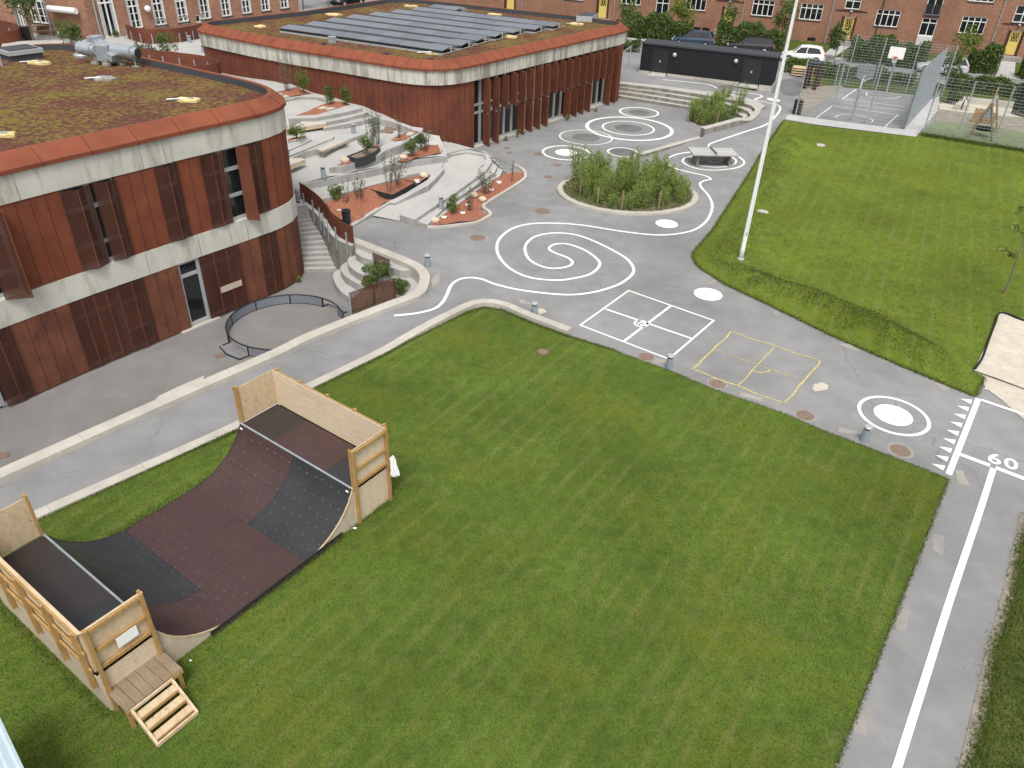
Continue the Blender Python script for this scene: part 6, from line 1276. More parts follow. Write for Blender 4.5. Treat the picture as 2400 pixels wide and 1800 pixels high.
hh_ = FBk.hit(343,20); p = FBk.at(hh_[0], .15); mb = MB(); mb.blob((p.x,p.y,hh_[1]), (.24,.24,.24), 1, 14, 10, 0); mb.build('wall_lamp', M['white'], bs)
# balconies and rusty balustrades in front of the wing
def balu(name, label, pts, z, h, posts, m='slat'):
    L_ = smooth_line([Vector((*P2(u, v, z), z)) for u, v in pts], .3); return curved_screen(name, label, L_, h, posts, -1, .25)
balu('balustrade', 'rusty balustrade with grey posts below the gridded windows', [(302,92),(330,101),(362,104),(420,101),(470,92),(520,84)], ZG, 1.05, 13)
balu('balustrade', 'dark rusty balustrade rounding a corner behind the nearer roof', [(330,150),(420,160),(480,168),(512,176),(520,184),(500,190),(440,196)], 2.75, 1.0, 9)
balu('balustrade', 'rusty balustrade at the upper left photo edge', [(-30,78),(20,88),(45,94),(56,101),(52,110),(20,116),(-30,120)], ZG, 1.15, 6)
mb = MB(); mb.prism([(p.x, p.y, ZG+.42) for p in [P2(8,126,ZG),P2(80,120,ZG),P2(150,118,ZG),P2(152,108,ZG),P2(70,110,ZG),P2(10,113,ZG)]], ZG-.6); tag(mb.build('planter_wall', M['concrete']), 'pale concrete planter wall behind the nearer sedum roof', 'planter')
def bench_table(name, label, u, v, z, ang):
    o = P2(u, v, z); t_ = thing(name, label, 'picnic table', (o.x, o.y, z), ang)
    mb = MB(); [mb.box((0, (k-2)*.15, .74), (1.8,.13,.04)) for k in range(5)]; mb.build('table_top', M['timber_old'], t_, local=True)
    for s in (-.75,.75):
        mb = MB(); mb.box((0, s, .45), (1.8,.26,.04)); mb.build('seat', M['timber_old'], t_, local=True)
        mb = MB(); mb.beam((s*.9,-.8,.4),(s*.9,.8,.4),.05,.09); mb.beam((s*.9,-.65,0),(s*.9,-.25,.74),.05,.09); mb.beam((s*.9,.65,0),(s*.9,.25,.74),.05,.09); mb.build('leg', M['alu'], t_, local=True)
    return t_
bench_table('picnic_table', 'grey picnic table left of the bush by the brick wall', 112, 83, ZG, .45); bench_table('picnic_table', 'grey picnic table half hidden behind the bush by the brick wall', 165, 92, ZG, .45)
p = P2(66, 99); lb3 = thing('wheeled_bin', 'black wheeled bin at the end of the upper left balustrade', 'bin', (p.x, p.y, ZG)); mb = MB(); mb.box((p.x,p.y,ZG+.5),(.55,.6,.95),.4); mb.build('body', M['plastic_black'], lb3); mb = MB(); mb.box((p.x,p.y,ZG+1.02),(.62,.68,.1),.4); mb.build('lid', M['plastic_black'], lb3)
# ================================================================ black shed
SZ = .9
a_, b_ = Vector(G(1497.9,170,SZ)[:2]), Vector(G(1807,208,SZ)[:2]); dS = (b_-a_).normalized(); nS = Vector((-dS.y, dS.x)); LS = (b_-a_).length; FS = Foot([a_, b_]); DP = 2.05
sd_ = thing('shed', 'long low black timber shed with two doors and round lamps', 'shed', (a_.x, a_.y, SZ))
q = [a_, b_, b_+nS*DP, a_+nS*DP]; mb = MB(); mb.prism([(p.x,p.y,SZ+2.28) for p in q], SZ+.2); sw_ = mb.build('wall_cladding', M['black'], sd_)
j = MB()
for k_ in range(1, 20): bar(j, FS, 0.01, LS-.01, SZ+.2+k_*.105-.006, SZ+.2+k_*.105+.006, .004, .01)
attach(sw_, j, M['blackmetal'])
mb = MB(); mb.prism([(p.x+(c-.5)*0, p.y, SZ+.2) for p, c in zip([a_-dS*.03-nS*.03, b_+dS*.03-nS*.03, b_+dS*.03+nS*DP, a_-dS*.03+nS*DP], range(4))], SZ-.4); mb.build('plinth', M['kerb'], sd_)
mb = MB(); mb.prism([(p.x,p.y,SZ+2.40) for p in [a_-dS*.06-nS*.08, b_+dS*.06-nS*.08, b_+dS*.06+nS*(DP+.06), a_-dS*.06+nS*(DP+.06)]], SZ+2.28); mb.build('roof', M['blackroof'], sd_)
for (u0,v0,u1,v1) in [(1526,125,1566,178),(1737,148,1783,205)]:
    s0 = FS.hit(u0,(v0+v1)/2)[0]; s1 = FS.hit(u1,(v0+v1)/2)[0]; mb = MB(); bar(mb, FS, s0+.05, s1-.05, SZ+.16, SZ+2.02, .03, .05); do = mb.build('door', M['blackmetal'], sd_)
    f = MB(); bar(f, FS, s0-.03, s0+.05, SZ+.0, SZ+2.08, .05, .09); bar(f, FS, s1-.05, s1+.03, SZ, SZ+2.08, .05, .09); bar(f, FS, s0+.05, s1-.05, SZ+2.02, SZ+2.08, .05, .09); f.build('door_frame', M['plastic_black'], do)
    h_ = MB(); m_ = (s0+s1)/2; bar(h_, FS, m_-.06, m_+.06, SZ+1.0, SZ+1.16, .07, .04); h_.build('handle', M['alu'], do)
    t__ = MB(); bar(t__, FS, s0, s1, SZ-.02, SZ+.06, .7, .7); t__.build('threshold', M['paving'], sd_)
for u_, v_ in [(1582,128.5),(1725.5,143)]: s_, z_ = FS.hit(u_, v_); p = FS.at(s_, .08); mb = MB(); mb.blob((p.x,p.y,z_), (.17,.12,.17), 1, 16, 10, 0); mb.build('wall_lamp', M['alu'], sd_)
# ================================================================ ball court and fences
def gs(name, px, m, dz, step=1.0, kind='structure', zf=None):
    pl_ = [GG(u, v)[:2] for u, v in px]; mb = MB(); sheet(mb, pl_, lambda x, y: gz(x, y)+dz, step); return tag(mb.build(name, M[m]), kind=kind)
gs('ball_court', [(1881,274),(1978,206),(2060,213),(2140,223),(2180,236),(2118,305)], 'asphalt', .03)
gs('paving', [(1840,281),(1847,269),(1881,274),(2118,305),(2180,236),(2205,226),(2196,262),(2146,322)], 'paving', .045)
gs('bare_soil', [(1848,268),(1881,273),(1978,206),(1968,200),(1885,206),(1876,222)], 'dirt', .035)
gs('rough_grass', [(1885,206),(1968,201),(1978,205),(2060,212),(2140,222),(2180,234),(2215,200),(2180,186),(1900,160),(1885,180)], 'rough', .03)
gs('play_turf', [(2150,318),(2190,285),(2290,292),(2440,318),(2440,362),(2300,338),(2165,313)], 'turf', .05)
gs('bare_soil', [(2190,285),(2196,262),(2205,240),(2300,250),(2440,275),(2440,318),(2290,292)], 'dirt', .04)
gs('garden_grass', [(2200,238),(2205,212),(2240,190),(2440,215),(2440,262),(2330,250)], 'rough', .05)
c6b = cr(.1447, 1800, 100)
lines = [('line', sl(c6b(*ps)), .07, False) for ps in [((905,945),(2212,1115)),((1180,915),(2212,1045)),((1435,755),(1210,915)),((1035,1030),(2125,1178)),((1035,1035),(770,1235)),((2100,1180),(1880,1382)),((1610,812),(1585,835),(1600,860),(1680,885),(1800,905),(1950,912),(2060,905),(2140,882)),((1080,1220),(1130,1188),(1230,1170),(1400,1175),(1560,1205),(1660,1240),(1695,1275),(1665,1302)),((1320,815),(1345,818)),((1100,1185),(1110,1190)),((840,1150),(880,1158)),((1960,1305),(2000,1312))]]
mark('court_lines', 'white painted ball court lines behind the wire fence', lines, 'court marking', dz=.042)
def wire_fence(name, label, pts, h, posts, group=None, vs=.25, hs=.2, r=.011, pr=.048, base=None):
    W3_ = [GG(u, v) for u, v in pts] if base is None else base; t_ = thing(name, label, 'fence', W3_[0], 0, group); net = MB()
    for a, b in zip(W3_, W3_[1:]):
        a, b = Vector(a), Vector(b); L = (b-a).length; d = (b-a).normalized()
        for k_ in range(int(h/hs)+1): z = .05+k_*hs; net.beam(a+Vector((0,0,z)), b+Vector((0,0,z)), r, r*1.5)
        for k_ in range(int(L/vs)+1): p = a+d*(k_*vs); net.beam(p+Vector((0,0,.05)), p+Vector((0,0,h)), r*.6, r*.6, up=d)
    net.build('wire_mesh', M['mesh'], t_)
    for s in posts:
        p = Vector(W3_[0]).lerp(Vector(W3_[1]), s) if len(W3_) == 2 else Vector(W3_[int(s)]); mb = MB(); mb.tube([p-Vector((0,0,.1)), p+Vector((0,0,h+.05))], pr, 8); mb.build('post', M['galv'], t_)
    return t_
F0, F1_, FRt = GG(1864,270), GG(2118,304), GG(2166,311)
wire_fence('wire_fence', 'tall wire fence across the near end of the ball court', None, 3.9, [0,.33,.66,1], 'ball court fences', base=[F0, F1_])
wire_fence('wire_fence', 'tall wire fence across the far end of the ball court, behind the hoop', None, 3.9, [0,.3,.64,1], 'ball court fences', base=[GG(1980,199), GG(2205,229)])
wire_fence('wire_fence', 'wire fence seen edge on, beside the paved strip', None, 3.9, [0,.2,.4,.6,.8,1], 'ball court fences', vs=.10, hs=.10, r=.016, base=[F1_, GG(2181,235)])
wire_fence('wire_fence', 'wire fence running right from the paved strip in front of the swing', None, 3.6, [0,.28,.58,.9], 'ball court fences', base=[GG(2163,311), GG(2455,356)])
wire_fence('wire_fence', 'wire fence on the left side of the ball court', None, 3.9, [1], 'ball court fences', base=[GG(1975,203), GG(1955,203)])
def hoop(name, label, u, v, face, board_m, netm=True):
    x, y, z = GG(u, v); t_ = thing(name, label, 'basketball hoop', (x, y, z), face); mb = MB(); mb.tube([(0,0,-.1),(0,0,2.2),(.18,0,2.75),(.9,0,2.95)], [.085,.08,.07,.05], 10); mb.build('pole', M['galv'], t_, local=True)
    mb = MB(); mb.box((1.0,0,3.15), (.04,1.15,.86)); mb.build('backboard', M[board_m], t_, local=True, bevel=.01); mb = MB(); mb.tube([(1.02,-.5,2.8),(.5,0,2.6)], .025, 6); mb.tube([(1.02,.5,2.8),(.5,0,2.6)], .025, 6); mb.build('brace', M['galv'], t_, local=True)
    mb = MB(); n = 20; mb.tube([(1.25+.225*math.cos(2*math.pi*k/n), .225*math.sin(2*math.pi*k/n), 2.86) for k in range(n+1)], .016, 6, cap=False); mb.box((1.06,0,2.84),(.1,.2,.1)); mb.build('rim', M['red'], t_, local=True)
    if netm:
        mb = MB()
        for k in range(12): a = 2*math.pi*k/12; mb.tube([(1.25+.22*math.cos(a), .22*math.sin(a), 2.85), (1.25+.12*math.cos(a+.3), .12*math.sin(a+.3), 2.45)], .01, 4, cap=False)
        mb.build('net', M['white'], t_, local=True)
    return t_
hz = math.atan2(-.85, -.45)
hoop('basketball_hoop', 'basketball hoop with white backboard at the far end of the court', 2077, 216, hz, 'white'); hoop('basketball_hoop', 'basketball hoop seen from behind at the near end of the court', 1995, 283, hz+math.pi, 'mesh_board')
# ---- playground bits behind the fence
def pg(u, v, dz=0): x, y, z = GG(u, v); return Vector((x, y, z+dz))
o21 = cr(.1356, 2100, 180)
a1, a2, a3, a4 = [pg(*o21(p)[0]) for p in [(1220,1060),(1650,1125),(1320,900),(1740,980)]]
top1, top2 = (a1+a2)/2+Vector((0,0,2.35)), (a3+a4)/2+Vector((0,0,2.35)); sg = thing('swing', 'timber swing frame with tyre seat behind the right fence', 'swing', tuple(a1)); 
for k_, (a, t__) in enumerate(((a1,top1),(a2,top1),(a3,top2),(a4,top2))): mb = MB(); mb.tube([a, t__+(t__-a)*.03], .07, 8); mb.build('leg', M['timber_old'], sg)
mb = MB(); mb.tube([top1, top2], .07, 8); mb.build('top_beam', M['galv'], sg)
mb = MB(); c1 = a1.lerp(top1, .62); c2 = a2.lerp(top1, .62); mb.add([tuple(top1), tuple(c1), tuple(c2)], [(0,1,2)]); mb.build('gusset', M['steelblue'], sg)
mid = (top1+top2)/2
for dx in (0,.5): 
    mb = MB(); n = 16; c = mid+Vector((-.2+dx*.3, -.1-dx*.6, -1.85+dx*.1)); mb.tube([c+Vector((.34*math.cos(2*math.pi*k/n), .34*math.sin(2*math.pi*k/n), 0)) for k in range(n+1)], .11, 8, cap=False); mb.build('tyre_seat', M['rubber'], sg); mb = MB(); mb.tube([c, mid], .012, 5); mb.build('chain', M['blackmetal'], sg)
pp = thing('play_wall_boards', 'orange brown timber play panel behind the swing', 'play panel', tuple(pg(*o21((1300,775))[0])))
for (x0_, x1_, yb, h_) in ((1290,1480,790,1.0),(1460,1690,815,.85)):
    A_, B_ = pg(*o21((x0_, yb))[0]), pg(*o21((x1_, yb+15))[0]); mb = MB(); n = 8
    for k_ in range(n): p = A_.lerp(B_, (k_+.5)/n); q = A_.lerp(B_, (k_+.45)/n); mb.beam(p, p+Vector((0,0,h_+.04*math.sin(k_*2))), (B_-A_).length/n*.94, .05, up=(B_-A_).normalized())
    mb.build('board', M['timber'], pp)
A_ = pg(*o21((1560,700))[0]); mb = MB(); mb.tube([A_, A_+Vector((.1,0,2.1))], .06, 8); mb.build('post', M['timber'], pp)
for lab, ps, h_ in (('black slatted gate left of the swing, behind the wire fence', [(860,470),(1100,520)], 1.7), ('black slatted play fence at the right photo edge', [(1990,650),(2212,720)], 2.3)):
    A_, B_ = pg(*o21(ps[0])[0]), pg(*o21(ps[1])[0]); t_ = thing('slat_fence', lab, 'fence', tuple(A_)); n = 9; mb = MB()
    for k_ in range(n): p = A_.lerp(B_, k_/(n-1)); mb.beam(p, p+Vector((0,0,h_*(.75+.25*math.cos(k_*.5)))), .09, .05, up=(B_-A_).normalized())
    mb.beam(A_+Vector((0,0,.4)), B_+Vector((0,0,.4)), .05, .1); mb.beam(A_+Vector((0,0,h_*.7)), B_+Vector((0,0,h_*.7)), .05, .1); mb.build('slats', M['black'], t_)
for lab, ps in (('low pale concrete play wall behind the orange panel', [(1040,590),(1170,430),(1180,600)]), ('long low concrete kerb behind the swing', [(1200,450),(1520,490),(1730,510),(2000,545)])):
    L_ = [Vector(GG(*p)[:2]) for p in o21(*ps)]; mb = MB(); strip(mb, L_, .2, .2, lambda x, y: gz(x, y)+.45, .2); tag(mb.build('play_wall', M['kerb']), lab, 'wall')
gs('play_surface', [o21(p)[0] for p in [(740,480),(1150,440),(1520,500),(2000,560),(2212,600),(2212,730),(1250,640),(740,570)]], 'sand', .06)
cf = thing('climbing_frame', 'dark timber frame with slatted top left of the ball court', 'climbing frame', tuple(GG(1895,212)))
for ps in ((1885,209),(1907,212),(1892,200),(1914,203)): p = pg(*ps); mb = MB(); mb.beam(p, p+Vector((0,0,1.9)), .32, .16, up=(1,.3,0)); mb.build('leg', M['brown'], cf)
cpt = [pg(1885,209), pg(1909,212), pg(1916,203), pg(1892,200)]; mb = MB()
for k_ in range(8): a = cpt[0].lerp(cpt[1], k_/7)+Vector((0,0,1.95)); b = cpt[3].lerp(cpt[2], k_/7)+Vector((0,0,1.95)); mb.beam(a, b, .1, .1)
mb.build('slatted_top', M['blackmetal'], cf)
p = pg(1868,178); pdm = thing('step_podium', 'small pale wooden podium with steps behind the shed end', 'podium', tuple(p)); mb = MB(); mb.box((p.x+.5,p.y+.5,p.z+.62),(1.6,1.0,.08),-.35); mb.build('deck', M['ply'], pdm)
for k_ in range(3): mb = MB(); mb.box((p.x-.1+.1*k_, p.y-.35+.2*k_, p.z+.15+.16*k_), (1.0,.22,.05), -.35); mb.build('step', M['ply'], pdm)
for s_ in (-.55,1.4): mb = MB(); mb.box((p.x+s_*.9+.1, p.y+.3-.3*s_*.4, p.z+.3), (.08,.9,.6), -.35); mb.build('side_board', M['timber'], pdm)
# ---- handrail left of the shed
a = Vector(G(1455,125,1.0)); hr = thing('handrail', 'pale steel handrail beside the end of the far rusty block', 'handrail', tuple(GG(1462,150))); p, q = pg(1474,152), pg(1455,150); mb = MB(); mb.tube([p, p+Vector((0,0,1.5))], .05, 8); mb.build('post', M['alu'], hr); mb = MB(); mb.tube([p+Vector((.05,0,1.55)), q+Vector((0,0,.9))], .05, 8); mb.build('rail', M['alu'], hr); 
# ================================================================ street
def far_line(px, z=None): return [GG(u, v) for u, v in px]
RN = [(1380,96),(1470,107),(1930,152),(2150,178),(2400,206),(2560,226)]; RF = [(1380,84),(1470,94),(1925,138),(2150,163),(2270,175),(2400,190),(2560,208)]; SF = [(1380,79),(1470,89),(1925,131),(2150,155),(2270,167),(2400,181),(2560,199)]
gs('road', RN+RF[::-1], 'road', .03, 3); gs('pavement', RF+SF[::-1], 'paving', .06, 3)
gd = [GG(u, v)[:2] for u, v in SF]+[tuple(FR.at(FR.c[-1]-.1)), tuple(FR.at(.1))]
mb = MB(); sheet(mb, gd, lambda x, y: gz(x, y)+.07, 3); struct('garden_grass', mb, M['rough'])
for u0, u1, v0, v1, k_ in [(2333,2376,184,133,0),(1925,1952,135,104,1),(1691,1718,113,76,2)]:
    a, b = GG(u0, v0), GG(u0+(u1-u0), v0+3); ft0 = FR.at(doors[{0:4,1:3,2:2}[k_]]-.8, .2); ft1 = FR.at(doors[{0:4,1:3,2:2}[k_]]+.8, .2); mb = MB(); z_ = .6+.09
    mb.add([(a[0],a[1],gz(a[0],a[1])+.085),(b[0],b[1],gz(b[0],b[1])+.085),(ft1.x,ft1.y,gz(ft1.x,ft1.y)+.085),(ft0.x,ft0.y,gz(ft0.x,ft0.y)+.085)], [(0,1,2,3)]); struct('garden_path', mb, M['paving'])
gs('road', [(700,22),(1000,-40),(1000,8),(980,4),(860,12),(720,32)], 'road', .02, 4) if False else None
def car(name, label, u, v, z, ang, L, Wd, Ht, paint, estate=False, flip=1):
    o = GG(u, v) if z is None else G(u, v, z); t_ = thing(name, label, 'car', o, ang, 'cars parked along the street'); hw = Wd/2
    # stations along x (front at -L/2): (x, sill, belt, halfwidth)
    st = [(-.5,.42,.58,.72),(-.485,.30,.66,.86),(-.40,.2,.76,.96),(-.22,.18,.86,1.0),(.0,.18,.90,1.0),(.25,.18,.93,1.0),(.42,.2,.96,.97),(.485,.32,.93,.88),(.5,.42,.84,.78)]
    rows = []
    for x, s_, b_, w_ in st: X = x*L; w_ *= hw; b_ *= Ht/1.5; s_ *= 1; rows.append([(X,-w_*.92,s_),(X,-w_,s_+.12),(X,-w_,b_-.16),(X,-w_*.93,b_),(X,w_*.93,b_),(X,w_,b_-.16),(X,w_,s_+.12),(X,w_*.92,s_)])
    mb = MB(); vs = [p for r in rows for p in r]; n = 8; fs = [(i*n+k, (i+1)*n+k, (i+1)*n+(k+1)%n, i*n+(k+1)%n) for i in range(len(rows)-1) for k in range(n)]+[tuple(range(n)), tuple((len(rows)-1)*n+k for k in range(n))[::-1]]; mb.add(vs, fs); mb.build('body', paint, t_, local=True, smooth=False, bevel=.03)
    re = .475 if estate else .44
    prof_ = [(-.235,.86),(-.07,1.40),(.05,1.47),(.26,1.45),(re-.07,1.38),(re,.95)]
    def cabin(prof_, inset, wtop, name_, m, y0=1.0):
        rows = []
        for x, z in prof_:
            z *= Ht/1.5; f_ = (z-.86*Ht/1.5)/(.6*Ht/1.5); w_ = hw*(.90-.17*f_)*inset; rows.append([(x*L,-w_,z),(x*L,w_,z)])
        base_ = [(x, -hw*.9*inset, .85*Ht/1.5) for x in (prof_[0][0]*L, prof_[-1][0]*L)]
        mb = MB(); vs = [p for r in rows for p in r]; k_ = len(rows); fs = [(2*i,2*i+1,2*i+3,2*i+2) for i in range(k_-1)]; fs += [tuple(2*i for i in range(k_)), tuple(2*i+1 for i in range(k_))[::-1]]; mb.add(vs, fs); return mb.build(name_, m, t_, local=True)
    cabin(prof_, 1.0, 0, 'window_band', M['glass'])
    mb = MB(); z1 = 1.405*Ht/1.5
    pts = [(-.085,1.395),(.05,1.475),(.26,1.455),(re-.06,1.385)]
    vs = []
    for x, z in pts: z *= Ht/1.5; w_ = hw*.755; vs += [(x*L,-w_,z+.005),(x*L,-w_*.6,z+.035),(x*L,w_*.6,z+.035),(x*L,w_,z+.005)]
    mb.add(vs, [(4*i+k, 4*i+k+1, 4*i+5+k, 4*i+4+k) for i in range(3) for k in range(3)]); ro = mb.build('roof', paint, t_, local=True)
    for sy in (-1,1):
        mb = MB(); W2 = lambda x, z: (x*L, sy*(hw*(.90-.17*((z-.86)/.6))+.006), z*Ht/1.5)
        for p, q, th in ((( -.235,.86),(-.08,1.40),.07),((.07,.9),(.085,1.455),.07),((re-.07,1.385),(re-.0,.95),.12 if estate else .2),((-.08,1.40),(.06,1.465),.05),((.06,1.465),(.26,1.45),.05),((.26,1.45),(re-.07,1.385),.06)): mb.beam(W2(*p), W2(*q), .03, th, up=(0,sy,0)) if False else mb.beam(W2(*p), W2(*q), th, .03, up=(0,sy,.25))
        mb.build('pillar', paint, t_, local=True)
        mb = MB(); mb.blob((-.17*L, sy*(hw+.08), .98*Ht/1.5), (.07,.1,.07), 3, 8, 6, 0); mb.build('mirror', paint, t_, local=True)
        mb = MB(); mb.box((-.475*L, sy*hw*.68, .64*Ht/1.5), (.16,.34,.13)); mb.build('headlight', M['alu'], t_, local=True); mb = MB(); mb.box((.482*L, sy*hw*.72, .84*Ht/1.5), (.12,.24,.24)); mb.build('tail_light', M['red'], t_, local=True)
        for x in (-.31,.31):
            ty = MB(); cy = sy*(hw-.06); n = 22; ty.tube([(x*L, cy-.1*sy, .31),(x*L, cy+.065*sy, .31)], .31, n); wh = ty.build('wheel', M['rubber'], t_, local=True); ri = MB(); ri.tube([(x*L, cy+.0*sy, .31),(x*L, cy+.072*sy, .31)], .20, n)
            ro_ = ri.build('rim', M['alu'], wh, local=True)
            ar = MB(); n2 = 14; ar.tube([(x*L+.37*math.cos(math.pi*k/n2), sy*(hw-.005), .31+.37*math.sin(math.pi*k/n2)) for k in range(n2+1)], .03, 6); ar.build('wheel_arch', M['blackmetal'], t_, local=True)
    mb = MB(); mb.box((.502*L,0,.55),(.02,.52,.12)); mb.build('number_plate', M['white'], t_, local=True)
    mb = MB(); mb.box((0,0,.26),(L*.86,Wd*.9,.16)); mb.build('underbody', M['blackmetal'], t_, local=True)
    return t_
def cpaint(n, c, r=.25): return mat(n, c, r, .02, 1, spec=.6)
rdir = math.atan2(-.36, 1.0); ang_ = math.atan2(*(Vector(GG(1925,140))-Vector(GG(1840,132)))[:2][::-1]) if False else -.36
car('parked_car', 'white hatchback parked behind the end of the black shed', 1878, 146, None, -.33, 3.95, 1.70, 1.5, cpaint('white_car_paint', (.80,.80,.80)))
car('parked_car', 'silver estate car half hidden behind the edge on wire fence', 2203, 172, None, -.36, 4.3, 1.72, 1.5, cpaint('silver_car_paint', (.42,.44,.46)), True)
car('parked_car', 'dark blue hatchback parked behind the black shed roof', 1623, 108, None, -.30, 4.2, 1.76, 1.46, cpaint('blue_car_paint', (.022,.045,.075)))
car('parked_car', 'black estate car with red tail light behind the shed roof', 1757, 121, None, -.31, 4.6, 1.8, 1.44, cpaint('black_car_paint', (.02,.02,.024)), True)
car('parked_car', 'black car on the road beyond the far rusty block', 815, 12, 1.5, 1.0, 4.3, 1.76, 1.45, cpaint('black_car_paint_far', (.010,.010,.012)))
for u_, v_, lab in [(2037,144,'red and white marker post by the road behind the ball court'),(1592,95,'red and white marker post behind the blue car')]:
    x, y, z = GG(u_, v_); t_ = thing('marker_post', lab, 'traffic post', (x,y,z), 0, 'red and white marker posts'); mb = MB(); mb.lathe((x,y,z), [(.3,0),(.3,.08),(.1,.1)], 12); mb.build('foot', M['rubber'], t_)
    mb = MB(); mb.lathe((x,y,z), [(.09,.1),(.09,1.05),(.03,1.08)], 12); mb.build('post', M['red'], t_); mb = MB(); mb.lathe((x,y,z), [(.093,.5),(.093,.68)], 12); mb.build('white_band', M['white'], t_)
# coloured play things just above the far roof
A_ = Vector(G(1012,3,.8)); pf = thing('play_hoarding', 'strip of yellow, red, black and white boards just past the far roof', 'hoarding', tuple(A_)); cols = ['chalk','chalk','chalk','white','black','white','black','white','red','white','red']
for k_, m_ in enumerate(cols): p = Vector(G(1012+5.2*k_, 3+.7*k_, .8)); mb = MB(); mb.box((p.x,p.y,1.5),(.52,.06,1.9),-.3); mb.build('board', M[m_], pf)
gs2 = [(560,36),(700,22),(880,4),(1000,-8),(1100,-16),(1000,-60),(760,-40),(690,0)]
mb = MB(); sheet(mb, [G(u,v,1.45)[:2] for u,v in gs2], lambda x, y: 1.45, 4); struct('road', mb, M['road'])
# ================================================================ planting
def upright(name, label, base, h, r, stems, nl, size, m, seed, cat='shrub', group=None, bark='twig', spread=1.0, bare=.15):
    t_ = thing(name, label, cat, tuple(base), 0, group); g = np.random.default_rng(seed); mb = MB(); P_ = []
    for i in range(stems):
        a = g.uniform(0, 6.28); q = r*math.sqrt(g.uniform(0,1)); hh = h*g.uniform(.7,1.05); lean = g.uniform(.2,.9)*r*spread
        b0 = np.array([base[0]+q*.35*math.cos(a), base[1]+q*.35*math.sin(a), base[2]-.03]); b2_ = b0+np.array([lean*math.cos(a), lean*math.sin(a), hh]); b1_ = (b0+b2_)/2-np.array([.1*lean*math.cos(a), .1*lean*math.sin(a), 0])
        mb.tube([b0, b1_, b2_], [.016,.011,.004], 5, cap=False)
        k = max(1, nl//stems); t = g.uniform(bare,1.02,k)[:,None]; c = (1-t)**2*b0+2*t*(1-t)*b1_+t*t*b2_; P_.append(c+g.normal(scale=1, size=(k,3))*np.array([.09,.09,.06])*(1.2-.5*t)*(r/.4)**.5)
    mb.build('stem', M[bark], t_); leaves_mesh('foliage', np.concatenate(P_), size, M[m], t_, .4, .6, seed); return t_
# ---- round willow bed in the middle of the yard
pa, pb = Vector(G(1306.5,449)[:2]), Vector(G(1633.5,458)[:2]); wc = (pa+pb)/2; wr = (pb-pa).length/2; pbm = Vector(G(1489,505.5)[:2]); wr = ((pbm-wc).length+wr)/2 if False else wr
print('willow', wc, wr, (pbm-wc).length)
ry = (pbm-wc).length; ex = (pb-pa).normalized(); ey = Vector((-ex.y, ex.x))
def wpt(a, k=1.0): return wc+ex*(wr*k*math.cos(a))+ey*(ry*k*math.sin(a))
ring_ = [wpt(2*math.pi*i/72) for i in range(72)]
mb = MB(); strip(mb, ring_, .32, 0, .12, -.2, closed=True); tag(mb.build('round_kerb', M['kerb']), 'round pale concrete kerb enclosing the willow bed', 'kerb')
mb = MB(); sheet(mb, [tuple(wpt(2*math.pi*i/48, .94)) for i in range(48)], lambda x, y: .09+.03*math.sin(x*3)*math.sin(y*2.6), .5); tag(mb.build('planting_soil', M['soil']), kind='structure')
protos = []
WL = 'young willow shrub in the dense round bed in the middle of the yard'
rw = random.Random(21); spots = []
while len(spots) < 72:
    a, k = rw.uniform(0, 6.28), math.sqrt(rw.uniform(0,1))*.84; p = wpt(a, k)
    if all((p-q).length > .31 for q in spots): spots.append(p)
for i, p in enumerate(spots):
    back = (p-wc).y/ry; hgt_ = (1.0+.75*rw.random())*(.82+.22*(back+.6))
    if i < 6: protos.append((upright('willow_shrub', WL, (p.x,p.y,.09), 1.5+.5*(i%3-1)*.6, .40, 8, 1150, .085, 'leaf_willow', 100+i, 'shrub', 'willows in the round bed'), 1.5))
    else: o, h0 = protos[i % 6]; dup(o, (p.x,p.y,.09), rw.uniform(0,6.28), WL, hgt_/h0*rw.uniform(.85,1.1))
for u_, v_, h_, lab in [(1358,463,.95,'leftmost timber stake in front of the willow bed'),(1399,482,1.0,'second timber stake from the left in the willow bed'),(1455.5,494,1.05,'third timber stake from the left in the willow bed'),(1542,494,1.05,'fourth timber stake from the left in the willow bed'),(1611,460,.85,'timber stake at the right edge of the willow bed'),(1486,412,1.3,'timber stake among the willows at the back of the bed')]:
    p = G(u_, v_, .08); mb = MB(); mb.tube([(p[0],p[1],-.1),(p[0]+.02,p[1],p[2]+h_)], .045, 8); tag(mb.build('timber_stake', M['timber_old']), lab, 'stake', 'stakes in the willow bed')
g = np.random.default_rng(3); n = 9000; a = g.uniform(0,6.28,n); k = np.sqrt(g.uniform(.0,1,n))*.93; P_ = np.stack([wc.x+ex.x*wr*k*np.cos(a)+ey.x*ry*k*np.sin(a), wc.y+ex.y*wr*k*np.cos(a)+ey.y*ry*k*np.sin(a), .1+g.uniform(0,.33,n)**1.2], 1)
tag(leaves_mesh('weeds', P_, .13, M['leaf'], None, .3, .2, 5), 'low weeds and grass under the willows', 'weeds', None, 'stuff')
